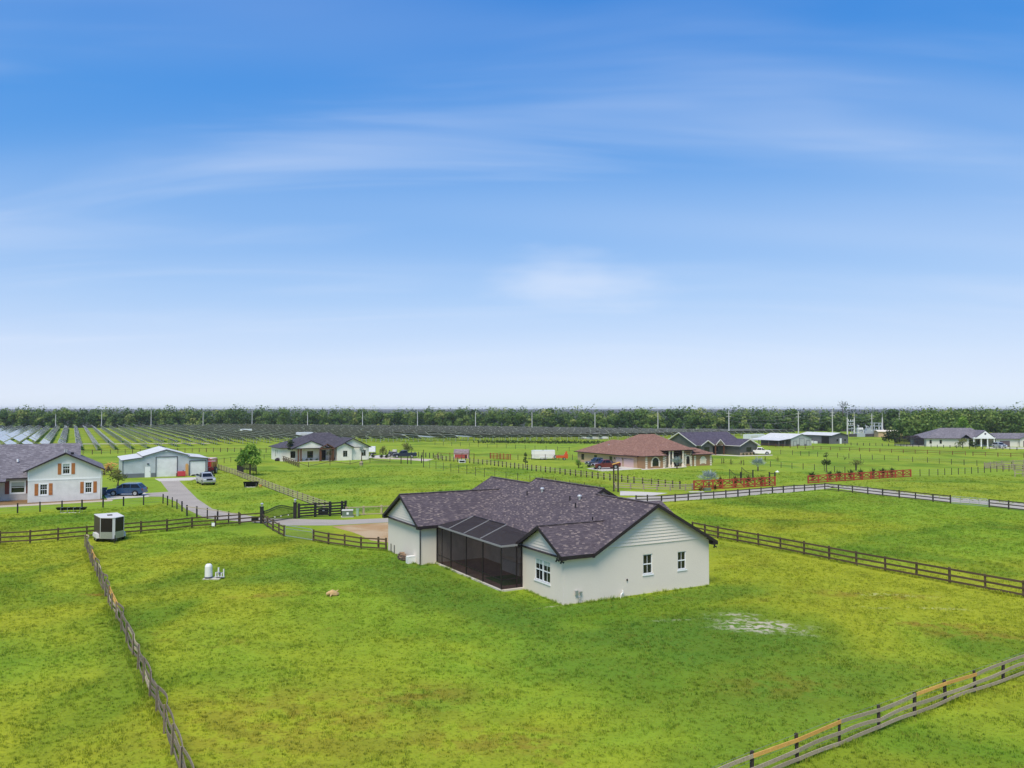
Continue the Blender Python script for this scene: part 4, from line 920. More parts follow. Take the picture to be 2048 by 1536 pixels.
t = fence('black five-rail entrance fence with a dark board sign', [G(*p) for p in [(597.4,1036.5),(630.4,1034),(660,1032.3),(684,1030.6),(691,1030)]], 1.6, (.25,.55,.85,1.15,1.5), (.05,.17), .24, 'black_wood', 'black_wood', seed=12, jit=0)
pA = [G(637,1033.3), G(657,1032.2)]
bp = seg(t, 'sign_board', 'black_wood', pA[0]+Vector((0,-.16,.62)), pA[1]+Vector((0,-.16,.62)), .03, .75)
pc = pA[0].lerp(pA[1],.45)+Vector((0,-.19,.78)); seg(t, 'notice', 'white', pc-Vector((.2,0,0)), pc+Vector((.2,0,0)), .01, .25)
fence('wood and wire fence between the green utility boxes and the stucco house', [G(*p) for p in [(693,1031.5),(727,1030),(763,1028.6),(800,1027),(840,1025.4)]], 1.0, (.12,.95), (.05,.1), .2, 'tan_wood', 'tan_wood', wires=(.3,.48,.66,.8), seed=13)
fence('black post and wire fence before the pale shuttered house', [G(*p) for p in [(-8,1028.5),(35,1026),(80,1023.5),(124,1021),(164,1018),(206,1015),(247,1012),(287,1010),(326,1007)]], 1.12, (), (.04,.1), .13, 'black_wood', 'black_wood', wires=(.3,.6,.9,1.1), seed=14)
fence('black post and wire fence beside the asphalt driveway', [G(*p) for p in [(326,1007),(335,1010.8),(344.4,1014.6),(354,1018.4),(364,1023),(374,1031)]], 1.15, (), (.04,.1), .13, 'black_wood', 'black_wood', wires=(.3,.6,.9,1.1), seed=15)
fence('black post and rail fence following the driveway to the arched gate', [G(*p) for p in [(374,1032),(393.7,1035),(414.5,1038),(435,1041),(457,1045.5),(477.5,1047.5)]], 1.15, (1.1,), (.03,.08), .13, 'black_wood', 'tan_wood', wires=(.4,.7), seed=16)
fence('long line of dark posts with thin rails leading past the white box trailer', along([(870,919),(900,922.6),(931,925.5),(974,929.8),(1021,936),(1063.4,941.5),(1110,947),(1162,953.8),(1220,961),(1268,967),(1303,971),(1360,977.5)], 1.75), 1.1, (.55,.95), (.03,.07), .17, 'post_dark', 'tan_wood', wires=(.3,.7), seed=17)
fence('weathered wide-board fence between tall post pair and red fence', [G(*p) for p in [(1229,978),(1261,979),(1287,980.3),(1314,981.3),(1340.5,981.8),(1371,982),(1385,981)]], .98, (.3,.62,.92), (.04,.12), .16, 'grey_wood', 'grey_wood', seed=18)
fence('line of thin steel posts with wire crossing the paddock behind the stucco house', along([(847,934.6),(872,938.6),(968.7,954.5),(1060,969.5),(1200,992)], 3.9), 1.55, (), (.03,.03), .07, 'post_dark', 'post_dark', wires=(.4,.9,1.4), seed=19)
fence('rusty red metal pipe fence by the little barn shed', along([(876,916.5),(948,918.5)], 3.2), 1.35, (1.3,), (.05,.08), .12, 'rust_wood', 'rust_wood', wires=(.6,), seed=20)
fence('thin brown rail fence behind the white box trailer', along([(948,918.5),(980,917),(1036,920),(1145,920)], 3.2), 1.25, (1.2,), (.04,.05), .1, 'post_dark', 'oak', wires=(.4,.8), seed=21)
fence('rust red corral panels standing in yellow grass', along([(981,917.5),(1021,920)], 1.1), 1.4, (.3,.6,.9,1.3), (.05,.09), .14, 'red_paint', 'red_paint', seed=22)
fence('faint wire fence below the solar panels', along([(870,890),(994,896),(1070,899.5),(1138.5,902.5)], 4.2), 1.2, (), (.03,.03), .09, 'post_dark', 'post_dark', wires=(.5,1.0), seed=23)
fence('post and wire fence from white pickup across the green field', along([(1538.6,907.4),(1585,910),(1653,914.5),(1769,920.5),(1855,925.5),(1903,929),(1954,932),(2060,938)], 3.0), 1.15, (), (.03,.03), .095, 'post_dark', 'post_dark', wires=(.3,.7,1.1), seed=24)
fence('post and wire fence beyond the silver fan palms', along([(1425,925.7),(1462,929),(1541,933.6),(1584,937.5),(1629,940.7),(1690,946)], 2.9), 1.15, (), (.03,.03), .095, 'post_dark', 'post_dark', wires=(.3,.7,1.1), seed=25)
fence('post and wire fence from the long red fence to the grey corral', along([(1822,953.2),(1876,950.8),(1930,948.4),(1994,944),(2030,942.4),(2090,940)], 2.0), 1.15, (), (.03,.03), .095, 'post_dark', 'post_dark', wires=(.3,.7,1.1), seed=26)
fence('dark weathered three-rail corral fence in the green field', along([(1969,938),(2008,940),(2048,942.5),(2100,945)], 2.4), 1.3, (.35,.75,1.15), (.05,.2), .16, 'grey_wood', 'grey_wood', seed=27)
fence('dark weathered rail fence at the back of the grey corral', along([(1969,937.5),(2004,933),(2048,931),(2100,930)], 3.0), 1.2, (.4,.8,1.1), (.05,.12), .15, 'grey_wood', 'grey_wood', seed=28)
fence('low dark rail at the corral corner', along([(2030,953.5),(2046,953),(2090,951)], 2.4), 1.2, (.6,1.05), (.05,.12), .14, 'grey_wood', 'grey_wood', seed=29)
fence('orange-brown two-rail fence crossing the field from the light grey barn', along([(1524,892.5),(1642,899.6),(1760,904.5),(1931,910.8)], 3.0), .98, (.45,.92), (.05,.09), .14, 'rust_wood', 'rust_wood', wires=(.7,), seed=30)
fence('orange-brown two-rail fence beyond the field gateway', along([(1946,911.6),(2048,915.5),(2120,918)], 3.2), 1.0, (.45,.95), (.05,.09), .14, 'rust_wood', 'rust_wood', wires=(.7,), seed=31)
fence('thin black post fence before the long pale house', along([(1690,890.5),(1790,892.6),(1900,896),(2034,900.6),(2100,903)], 1.9), .85, (), (.03,.03), .15, 'black_wood', 'black_wood', wires=(.3,.55,.8), seed=32)
fence('brown post and rail fence below the solar field', along([(166,909.5),(221,908),(265,907),(370,904.8),(469,904),(545,905.5)], 2.0), 1.15, (1.05,), (.05,.08), .14, 'oak', 'rust_wood', wires=(.4,.7), seed=33)
fence('thin rail fence behind the red tractor', along([(422,929),(434.6,927.8),(474.5,923),(545,917.5)], 2.6), 1.15, (1.05,), (.04,.06), .1, 'oak', 'oak', wires=(.5,), seed=34)
fence('black post fence beside the farmhouse parking pad', along([(748,908),(772,908.5),(830,913),(882,918)], 1.7), 1.2, (), (.04,.06), .17, 'post_dark', 'post_dark', wires=(.4,.8,1.1), seed=35)
# low crossed-rail fence before the farmhouse
t = thing('fence', 'leaning crossed-pole fence before the white farmhouse', 'fence', G(564,922))
bs = along([(564,922),(598,935)], 2.2)
for p in bs: seg(t, 'post', 'oak', p, p+Vector((0,0,1.25)), .12, .12)
for i in range(len(bs)-1):
    u = lambda p, z: p+Vector((0,0,z))
    seg(t, 'rail', 'oak', u(bs[i],1.2), u(bs[i+1],1.2), .08, .1); seg(t, 'brace', 'oak', u(bs[i],.1), u(bs[i+1],1.1), .07, .09); seg(t, 'brace', 'oak', u(bs[i],1.1), u(bs[i+1],.1), .07, .09)
t = thing('fence', 'low zigzag pole fence along the farmhouse front', 'fence', G(598,934))
bs = along([(598,934.5),(617,934),(660,931),(700,929),(740,926),(780,924)], 4.5)
for i, p in enumerate(bs):
    seg(t, 'post', 'oak', p, p+Vector((0,0,1.0)), .1, .1)
    if i < len(bs)-1: q = bs[i+1]; seg(t, 'rail', 'oak', p+Vector((0,0,.15 if i%2 else .9)), q+Vector((0,0,.9 if i%2 else .15)), .07, .08); seg(t, 'rail', 'tan_wood', p+Vector((0,0,.5)), q+Vector((0,0,.5)), .05, .05)
fence('dark gateway posts by the farmhouse drive', [G(*p) for p in [(802,927.5),(815,928),(822,928.3),(843,926)]], 1.7, (1.2,), (.04,.06), .16, 'post_dark', 'grey_wood', seed=36)
p = G(847,934.6); t = thing('post', 'tall slim dark post rising at the wire fence corner', 'post', p); seg(t, 'shaft', 'post_dark', p, p+Vector((0,0,3.7)), .14, .14)

# ---------------------------------------------------------------- gates
def tube_gate(label, a, b, h, mat='galv', bars=(.0,.28,.5,.72,1.0), verts=2, mesh=True, r=.03):
    t = thing('tube_gate', label, 'gate', a); d = b-a; L = d.length; d.normalize(); P = lambda s, z: d*s+Vector((0,0,.12+z*(h-.12)))
    m = MB(); c = .18
    m.tube([P(.05,0),P(L-.05,0),P(L-.05,1-c/h),P(L-.05-c,1),P(.05+c,1),P(.05,1-c/h),P(.05,0)], r, 6); m.build('frame', M[mat], t)
    for z in bars[1:-1]: m = MB(); m.cyl(P(.05,z),P(L-.05,z),r*.75,r*.75,6); m.build('bar', M[mat], t)
    for k in range(1, verts+1): m = MB(); m.cyl(P(L*k/(verts+1),0),P(L*k/(verts+1),1),r*.7,r*.7,6); m.build('upright', M[mat], t)
    if mesh:
        m = MB()
        for k in range(1, int(L/.15)): m.bar(P(k*.15,0),P(k*.15,.7),.008,.008)
        m.build('wire_mesh', M['wire'], t)
    return t
tube_gate('pale metal tube gate between two dark rail fences', G(569.5,1073.5), G(626,1082.3), 1.1, bars=(0,.72,1.0), verts=0)
tube_gate('pale wire-mesh field gate across the gravel lane', G(1903,1008), G(1977,1015), 1.05, bars=(0,.4,.7,1.0), verts=3)
# arched driveway gate with lamp posts
ga, gb = G(528,1046.5), G(588,1037)
t = thing('driveway_gate', 'black arched metal driveway gate between two lamp posts', 'gate', ga); d = gb-ga; L = d.length; d.normalize()
top = lambda s: 1.3+.37*math.sin(math.pi*s)**2
m = MB(); pts = [d*(L*k/24)+Vector((0,0,top(k/24))) for k in range(25)]; m.tube(pts, .055, 6); m.tube([p-Vector((0,0,.22)) for p in pts], .035, 6); m.tube([Vector((0,0,.1)), d*L+Vector((0,0,.1))], .035, 6); m.cyl((0,0,.05), (0,0,top(0)), .04); m.cyl(d*L+Vector((0,0,.05)), d*L+Vector((0,0,top(1))), .04); m.build('frame', M['black'], t)
for k in range(1, 36): s = k/36; m = MB(); m.bar(d*L*s+Vector((0,0,.1)), d*L*s+Vector((0,0,top(s))), .032, .032); m.build('bar', M['black'], t)
m = MB(); m.bar(d*.2+Vector((0,0,.42)), d*L+Vector((0,0,.62)), .05, .07); m.build('opener_arm', M['black'], t)
for s in (.35,.55,.8): m = MB(); c = d*L*s+Vector((0,-.05,.5)); m.box(c.x-.08,c.x+.08,c.y-.03,c.y+.01,c.z-.06,c.z+.06); m.build('reflector', M['pvc'], t)
for px, py, lb in ((523.5,1047,'black lamp-topped gate post at the fence corner'), (590,1037,'black lamp-topped gate post joining the five-rail fence')):
    p = G(px, py); t = thing('gate_post', lb, 'post', p); m = MB(); m.box(-.16,.16,-.16,.16,-.1,1.75); m.box(-.2,.2,-.2,.2,1.75,1.82); m.build('shaft', M['black_wood'], t)
    m = MB(); m.cyl((0,0,1.82),(0,0,1.92),.06,.06,8); m.lathe([(.08,1.92),(.13,2.1),(.0,2.1)], (0,0,0), 8); m.lathe([(.2,2.12),(.0,2.24)], (0,0,0), 8); m.build('lamp', M['foil'], t)
# ---------------------------------------------------------------- solar farm: tracker rows run away along the grid
def pv_mat():
    b = NB('pv_glass'); uv = b.coord('UV'); br = b.new('ShaderNodeTexBrick'); b.l.new(uv, br.inputs['Vector']); br.offset = 0
    br.inputs['Scale'].default_value = 1; br.inputs['Brick Width'].default_value = 1.05; br.inputs['Row Height'].default_value = 1.12; br.inputs['Mortar Size'].default_value = .02
    br.inputs['Color1'].default_value = (.012,.016,.03,1); br.inputs['Color2'].default_value = (.02,.024,.04,1); br.inputs['Mortar'].default_value = (.5,.52,.54,1)
    b.base(br.outputs['Color']); b.rough(.12); b.put(b.p.inputs['Specular IOR Level'], .9); b.put(b.p.inputs['Coat Weight'], .6); return b.mat
M['pv'] = pv_mat(); M['pv_back'] = plain('pv_back', '#3c3338', .6, .25, .8); M['alu'] = plain('aluminium', '#d2d2cc', .6, .1, 3, metal=.0)
TILT = R(32); CH = 2.25; AX = 1.7
TAB = 13.0
def pv_table():
    m = MB(); c, s = math.cos(TILT)*CH/2, math.sin(TILT)*CH/2
    # faces +x (down-slope towards +x)
    m.slab([(-c,.15,AX+s+.08),(c,.15,AX-s+.08),(c,TAB-.15,AX-s+.08),(-c,TAB-.15,AX+s+.08)], .04, 0, 1)
    return m.mesh('panel_table', [M['pv'], M['pv_back']])
def pv_frame():
    m = MB(); c, s = math.cos(TILT)*CH/2, math.sin(TILT)*CH/2
    m.bar((0,0,AX),(0,TAB,AX),.12,.12)
    for y in (.05, TAB-.05): m.bar((-c-.05,y,AX+s+.1),(c+.05,y,AX-s+.06),.26,.06)
    for k in range(3): y = 1.5+k*(TAB-3)/2; m.cyl((0,y,-.1),(0,y,AX),.08,.08,5)
    m.bar((-c,0,AX+s+.1),(-c,TAB,AX+s+.1),.05,.05)
    return m.mesh('rack', [M['alu']])
PT, PF = pv_table(), pv_frame(); TILT = -R(3); PT2, PF2 = pv_table(), pv_frame(); TILT = R(32)
O0 = G(1127,1210)
def grid_ab(v): dlt = v-O0; return dlt.dot(E1), dlt.dot(E2)
aL = grid_ab(G(0,870))[0]-40
near = [grid_ab(G(*p)) for p in ((-10,901.5),(60,901.5),(195,901),(264,898.5),(340,894.5),(470,888),(600,885.5),(760,885),(950,882.5),(1155,881),(1290,878),(1420,874.5),(1600,870))]
far = [grid_ab(G(*p)) for p in ((-10,858.5),(150,857.5),(300,855.5),(480,855),(700,857.5),(900,859),(1100,862.5),(1300,866),(1600,868))]
def lerp_tab(tab, a):
    tab = sorted(tab)
    if a <= tab[0][0]: return tab[0][1]
    for (x0,y0),(x1,y1) in zip(tab, tab[1:]):
        if a <= x1: return y0+(y1-y0)*(a-x0)/max(x1-x0,1e-6)
    return tab[-1][1]
near_s, far_s = sorted(near), sorted(far)
a = grid_ab(G(-60,880))[0]; a_end = near_s[-1][0]; rowi = 0
rr = random.Random(5)
roadb = grid_ab(G(200,887.5))[1]
while a < a_end and rowi < 120:
    b0, b1 = lerp_tab(near, a), lerp_tab(far, a)
    if b1-b0 > TAB*.8:
        o = E1*a+E2*b0+O0; o.z = 0
        t = thing('solar_panel_row', 'long tilted row of dark solar panels on steel posts in the solar field', 'solar panels', o, GA, 'solar panel rows'); y = 0.
        while y+TAB <= b1-b0+6:
            if abs(b0+y+TAB/2-roadb) < TAB/2+2 and a < grid_ab(G(420,887))[0]:
                y = roadb+3-b0
                if y+TAB > b1-b0+6: break
            flat = y < 30 and any(grid_ab(G(q0,878))[0] < a < grid_ab(G(q1,878))[0] for q0, q1 in ((795,830),(862,905))); p_ = link('panel_table', PT2 if flat else PT, t, (0,y,0)); link('rack', PF2 if flat else PF, p_); y += TAB+(.35 if rr.random() < .8 else 3.5)
        rowi += 1
    a += 4.6
M['cabinet'] = plain('cabinet_white', '#dfe3e2', .5, .06)
for i, (px, py, w_, h_, lb) in enumerate(((609,873,6,3.2,'pale inverter cabinet just behind the white farmhouse roof'),(492,861,5,2.6,'pale inverter cabinet standing alone among the far solar rows'),(1195,870,9,2.2,'low pale inverter block behind the terracotta house'),(1508,873,9,2.4,'long pale container behind the olive house'),(1175,869,5,1.8,'small pale switch cabinet beside the low inverter block'))):
    t = thing('inverter_cabinet', lb, 'cabinet', G(px,py+8), GA); m = MB(); m.box(-w_/2,w_/2,-1.2,1.2,.3,h_); m.build('housing', M['cabinet'], t); m = MB(); m.box(-w_/2-.2,w_/2+.2,-1.4,1.4,0,.3); m.build('plinth', M['concrete'], t); m = MB(); m.box(-w_*.3,w_*.1,-1.24,-1.2,.5,h_-.4); m.build('door', M['alu'], t)

# ---------------------------------------------------------------- tall poles before the wood, wires, substation
M['pole'] = plain('concrete_pole', '#cfcfca', .8, .08, 2)
poles = [(111,860,829),(203,858,823),(302,857,820.5),(406,856.5,824.5),(504,856,820.5),(615,857.5,824.5),(725,858.5,823.5),(835,860,823.5),(951,861,823.5),(1064,862.5,824.5),(1190,863.5,825.5),(1316,866,823)]
for i, (px, yb, yt) in enumerate(poles):
    p = G(px, yb); hgt = CAM_H*(yb-yt)/(yb-816)
    t = thing('lightning_mast', 'slim pale mast standing against the dark wood behind the solar field', 'mast', p, 0, 'pale masts along the wood'); m = MB(); m.cyl((0,0,-.2),(0,0,hgt),.24,.15,8); m.build('shaft', M['pole'], t); m = MB(); m.cyl((0,0,hgt),(0,0,hgt+.5),.06,.03,6); m.build('tip', M['alu'], t); m = MB(); m.cyl((0,0,-.1),(0,0,.25),.6,.6,10); m.build('footing', M['concrete'], t)
up = [(1458,872,821.5,'pale power pole rising behind the olive house roof'),(1597,872,822,'pale power pole rising behind the light grey barn'),(1665,870,820,'pale power pole rising behind the charcoal barn'),(1744,866,827,'slim pale power pole among the substation frames')]
tops = []
for px, yb, yt, lb in up:
    p = G(px, yb); hgt = CAM_H+(816-yt)*p.y/F_PX; tops.append((p, hgt))
    t = thing('power_pole', lb, 'pole', p); m = MB(); m.cyl((0,0,-.2),(0,0,hgt),.26,.17,8); m.build('shaft', M['pole'], t)
    for z in (hgt-1.2,hgt-2.6): m = MB(); m.bar((-1.1,0,z),(1.1,0,z),.12,.14); m.build('crossarm', M['pole'], t)
for i in range(len(tops)-1):
    (p, hp), (q, hq) = tops[i], tops[i+1]
    for k, dz in enumerate((-1.2,-2.6,-4.2)):
        m = MB(); pts = [p.lerp(q, s/14)+Vector((0,0,(hp+dz)*(1-s/14)+(hq+dz)*(s/14)-4*1.6*(s/14)*(1-s/14))) for s in range(15)]
        m.tube(pts, .035, 4); tag(m.build('power_line', M['wire']), 'sagging power line strung between pale poles above the grey barns', 'cable', 'power lines')
sp = G(1735,873); t = thing('substation', 'grey electrical substation of steel frames, transformers and white insulators', 'substation', sp, 0)
M['sub'] = plain('substation_steel', '#aab3b8', .5, .15, 2)
sx = lambda px: (px-1735)*sp.y/F_PX
for px in (1695,1709,1765,1799): m = MB(); m.cyl((sx(px),0,0),(sx(px),0,8.3),.35,.22,8); m.cyl((sx(px),0,8.3),(sx(px),0,11),.08,.04,6); m.build('mast', M['pole'], t)
for z in (3.4,4.8,6.6): m = MB(); m.bar((sx(1695),0,z),(sx(1709),0,z),.35,.3); m.build('beam', M['sub'], t)
for k in range(3):
    for z in (5.2,6.75): m = MB(); x = sx(1697.5+k*4.5); m.lathe([(.18,0),(.12,.2),(.18,.4),(.12,.6),(.05,.8)], (x,0,z), 8); m.build('insulator', M['pvc'], t)
    m = MB(); x = sx(1714+k*4.2); m.cyl((x,-1,0),(x,-1,2.6),.18,.18,8); m.lathe([(.0,4.0),(.42,3.7),(.5,3.2),(.3,2.7),(.2,2.5)], (x,-1,0), 10); m.build('lightning_arrester', M['pvc'], t)
for px0, px1, z0, z1, dy in ((1724,1741,0,2.6,-2),(1744,1758,0,2.2,-2.5),(1728,1736,2.6,3.6,-2),(1706,1722,0,1.6,-3),(1760,1766,0,1.8,-2)): m = MB(); m.box(sx(px0),sx(px1),dy-1.2,dy+1.2,z0,z1); m.build('transformer', M['sub'], t)
for px in (1741,1749,1758,1763): m = MB(); post_at(m, sx(px), 0, 0, 6.0 if px != 1741 else 4.8, .3); m.build('frame_post', M['sub'], t)
for z in (2.9,4.6,5.9): m = MB(); m.bar((sx(1741),0,z),(sx(1763),0,z),.25,.25); m.build('frame_beam', M['sub'], t)
rr = random.Random(31)
for k in range(26):
    px = 1698+k*2.7; x = sx(px); hh = rr.uniform(1.2,4.6); m = MB(); m.cyl((x,-1.5-rr.random(),0),(x,-1.5-rr.random(),hh),.12,.1,6); m.lathe([(.2,hh),(.12,hh+.2),(.2,hh+.4),(.1,hh+.6),(.0,hh+.7)], (x,-1.8,0), 7); m.build('insulator_post', M['sub' if k%3 else 'pvc'], t)
m = MB(); m.box(sx(1690),sx(1770),-4.05,-3.95,.0,1.3); m.build('security_fence', M['roof_charcoal'], t)
t = thing('shed', 'low tan utility shed beside the substation', 'shed', G(1785,874)); m = MB(); m.box(-7,7,-2,2,0,2.4); m.build('wall', M['tan'], t); m = MB(); gable(m, -7.4,7.4,-2.4,2.4,2.4,3.0,'x',.08); m.build('roof', [M['cream'], M['cream']], t)
# ---------------------------------------------------------------- trees and plants
def leaf_mat(name, cols, k=1.0, trans=.3):
    """leaf clumps: every face carries its own tone in the attribute 'tone'"""
    b = NB(name); at = b.new('ShaderNodeAttribute'); at.attribute_name = 'tone'
    rp = b.new('ShaderNodeValToRGB')
    while len(rp.color_ramp.elements) < len(cols): rp.color_ramp.elements.new(.5)
    for i, h_ in enumerate(cols): rp.color_ramp.elements[i].position = i/(len(cols)-1); rp.color_ramp.elements[i].color = scl(lin(h_), k)
    b.l.new(at.outputs['Fac'], rp.inputs[0]); x = rp.outputs[0]
    b.base(x); b.rough(.7); b.put(b.p.inputs['Specular IOR Level'], .25)
    tl = b.new('ShaderNodeBsdfTranslucent'); b.put(tl.inputs[0], x); mx = b.new('ShaderNodeMixShader'); mx.inputs[0].default_value = trans
    b.l.new(b.p.outputs[0], mx.inputs[1]); b.l.new(tl.outputs[0], mx.inputs[2]); b.l.new(mx.outputs[0], b.out.inputs['Surface']); return b.mat
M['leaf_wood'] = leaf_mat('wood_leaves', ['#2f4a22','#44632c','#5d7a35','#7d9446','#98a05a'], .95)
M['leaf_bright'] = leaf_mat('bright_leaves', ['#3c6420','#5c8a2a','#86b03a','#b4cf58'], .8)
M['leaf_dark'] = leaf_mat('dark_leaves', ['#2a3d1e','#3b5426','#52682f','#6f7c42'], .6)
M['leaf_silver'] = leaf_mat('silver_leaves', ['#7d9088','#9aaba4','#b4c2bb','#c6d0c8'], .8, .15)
M['leaf_olive'] = leaf_mat('olive_leaves', ['#5a6a30','#7a8a40','#9aa352','#a8874a'], .6)
M['leaf_red'] = leaf_mat('croton_leaves', ['#3a4a22','#5c6a2a','#7a4030','#9a3a34'], .6)
M['bark'] = wood('bark', '#6b5a48', '#463a2e', .95)
def leaf_mesh(name, P, Nn, size, tone, mat, aspect=.62):
    """quads at points P facing roughly Nn"""
    n = len(P); rg = np.random.default_rng(n)
    Nn = Nn/np.maximum(np.linalg.norm(Nn, axis=1, keepdims=True), 1e-6)
    r = rg.normal(size=(n,3)); u = np.cross(Nn, r); u /= np.maximum(np.linalg.norm(u, axis=1, keepdims=True), 1e-6); v = np.cross(Nn, u)
    s = (size*rg.uniform(.6,1.3,size=(n,1)))/2
    V = np.stack([P-u*s, P-v*s*aspect+Nn*s*.15, P+u*s, P+v*s*aspect+Nn*s*.15], axis=1).reshape(-1,3)
    me = bpy.data.meshes.new(name); me.vertices.add(4*n); me.vertices.foreach_set('co', V.astype(np.float32).ravel())
    me.loops.add(4*n); me.loops.foreach_set('vertex_index', np.arange(4*n, dtype=np.int32))
    me.polygons.add(n); me.polygons.foreach_set('loop_start', np.arange(0,4*n,4,dtype=np.int32))
    me.update(calc_edges=True)
    at = me.attributes.new('tone', 'FLOAT', 'FACE'); at.data.foreach_set('value', np.clip(tone,0,1).astype(np.float32))
    me.materials.append(M[mat]); return me
def crown_points(rg, n, lobes):
    """points near the skins of a set of lobes (centre, radii)"""
    w_ = np.array([l[1][0]*l[1][1]+l[1][0]*l[1][2] for l in lobes]); pick = rg.choice(len(lobes), n, p=w_/w_.sum())
    d = rg.normal(size=(n,3)); d /= np.linalg.norm(d, axis=1, keepdims=True)
    C_ = np.array([l[0] for l in lobes])[pick]; Rr = np.array([l[1] for l in lobes])[pick]
    rad = rg.uniform(.45,1.05,size=(n,1))**.6
    return C_+d*Rr*rad, d+rg.normal(size=(n,3))*.55+np.array([0,0,.35]), pick, rad[:,0]
def tree(name, label, loc, h, r, mat, seed, leaves=900, leaf=.35, trunk_h=.3, stems=1, group=None, lobes=9, zsq=.8, cat='tree', bark='bark', gap=.0):
    rg = np.random.default_rng(seed); rr = random.Random(seed); t = thing(name, label, cat, loc, rr.uniform(0,6), group)
    z0 = h*trunk_h; L = []; tm = MB()
    for s in range(stems):
        base = Vector((rr.uniform(-.1,.1)*(stems>1)*r, rr.uniform(-.1,.1)*(stems>1)*r, -.1)); mid = base+Vector((rr.uniform(-.08,.08)*r, rr.uniform(-.08,.08)*r, z0+.1)); tr = max(.05, h*.022)
        tm.cyl(base, mid, tr*1.4, tr, 7); tm.cyl(mid, mid+Vector((rr.uniform(-.1,.1)*r,rr.uniform(-.1,.1)*r,(h-z0)*.6)), tr, tr*.35, 6)
        for k in range(5):
            a_ = 2*math.pi*(k+rr.random()*.6)/5; e = mid+Vector((math.cos(a_)*r*.65, math.sin(a_)*r*.65, (h-z0)*rr.uniform(.25,.6))); st = mid+Vector((0,0,(h-z0)*rr.uniform(0,.3))); tm.cyl(st, e, tr*.5, tr*.15, 5)
    tm.build('trunk', M[bark], t)
    for k in range(lobes):
        f = rr.random(); a_ = rr.uniform(0,2*math.pi); q = r*rr.uniform(.25,.62)*(1.05-.55*f); sz = r*rr.uniform(.34,.55)*(1.05-.35*f)
        L.append(((math.cos(a_)*q, math.sin(a_)*q, z0+(h-z0)*(.12+.72*f)), (sz,sz,sz*zsq)))
    L.append(((0,0,h-r*.4), (r*.42,r*.42,r*.42)))
    P, Nn, pick, rad = crown_points(rg, leaves, L); lt = rg.uniform(0,.35,size=len(L))
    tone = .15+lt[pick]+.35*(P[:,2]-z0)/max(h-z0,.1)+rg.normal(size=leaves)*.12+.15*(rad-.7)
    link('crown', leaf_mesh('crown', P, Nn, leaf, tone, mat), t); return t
def palm(label, loc, h, r, seed, mat='leaf_silver', fans=16, group=None):
    """fan palm: short trunk, stiff fans of radiating blades on stalks"""
    rr = random.Random(seed); rg = np.random.default_rng(seed); t = thing('fan_palm', label, 'palm', loc, rr.random()*6, group); m = MB()
    m.cyl((0,0,-.05),(0,0,h*.35),.16,.12,8); m.build('trunk', M['bark'], t); V = []; Fc = []; T = []
    for k in range(fans):
        a_ = 2.4*k; el = R(15+65*(k/fans)); d = Vector((math.cos(a_)*math.cos(el), math.sin(a_)*math.cos(el), math.sin(el))); c = Vector((0,0,h*.35))+d*(h*.45)
        sd_ = d.cross(Vector((0,0,1))).normalized(); up_ = sd_.cross(d)
        for b_ in range(8):
            an = R(-77+22*b_); q = d*math.cos(an)+sd_*math.sin(an); tip = c+q*r*.5*rr.uniform(.6,1.25)+up_*.1-Vector((0,0,.05)); wv = q.cross(up_)*.035*r
            i = len(V); V += [c, c.lerp(tip,.55)+wv, tip, c.lerp(tip,.55)-wv]; Fc.append((i,i+1,i+2,i+3)); T.append(rr.uniform(0,1))
        sm_ = Vector((0,0,h*.32)); i = len(V); V += [sm_+sd_*.02, c+sd_*.015, c-sd_*.015, sm_-sd_*.02]; Fc.append((i,i+1,i+2,i+3)); T.append(.3)
    me = bpy.data.meshes.new('fronds'); me.from_pydata([tuple(v) for v in V], [], Fc); at = me.attributes.new('tone','FLOAT','FACE'); at.data.foreach_set('value', T); me.materials.append(M[mat]); link('fronds', me, t); return t
def spiky(label, loc, h, seed, mat='leaf_red', n=60, group=None, pot=True, name='potted_shrub'):
    rr = random.Random(seed); t = thing(name, label, 'shrub', loc, 0, group); z = 0.
    if pot: m = MB(); m.lathe([(.0,.02),(.2,.02),(.28,.42),(.31,.45),(.25,.46),(.24,.4),(0,.4)], (0,0,0), 10); m.build('pot', M['red_paint'], t); z = .4
    V = []; Fc = []; T = []
    for k in range(n):
        a_ = rr.uniform(0,6.28); el = R(rr.uniform(15,85)); d = Vector((math.cos(a_)*math.cos(el),math.sin(a_)*math.cos(el),math.sin(el))); ln = (h-z)*rr.uniform(.5,1.0); sd_ = d.cross(Vector((0,0,1))).normalized()*.05; b0 = Vector((0,0,z+rr.uniform(0,.25)*(h-z)))
        i = len(V); V += [b0, b0+d*ln*.55+sd_, b0+d*ln-Vector((0,0,.1*ln)), b0+d*ln*.55-sd_]; Fc.append((i,i+1,i+2,i+3)); T.append(rr.random())
    me = bpy.data.meshes.new('leaves'); me.from_pydata([tuple(v) for v in V], [], Fc); at = me.attributes.new('tone','FLOAT','FACE'); at.data.foreach_set('value', T); me.materials.append(M[mat]); link('leaves', me, t); return t
tree('shade_tree', 'bushy round green tree inside a black picket pen', G(500,951), 6.0, 2.7, 'leaf_bright', 11, 1400, .46, .40, lobes=12)
tree('young_tree', 'small loose olive tree on the grass beside the blue car', G(235.5,972), 2.9, 2.0, 'leaf_olive', 12, 420, .3, .35, 3, lobes=8, zsq=.55)
tree('palm_like_tree', 'dark drooping tree before the left corner of the white farmhouse', G(579,922), 5.0, 1.4, 'leaf_dark', 13, 420, .4, .5, lobes=7)
tree('young_tree', 'thin young tree beside the timber porch of the farmhouse', G(660,922.5), 3.2, 1.1, 'leaf_dark', 14, 150, .25, .45, 2, lobes=6)
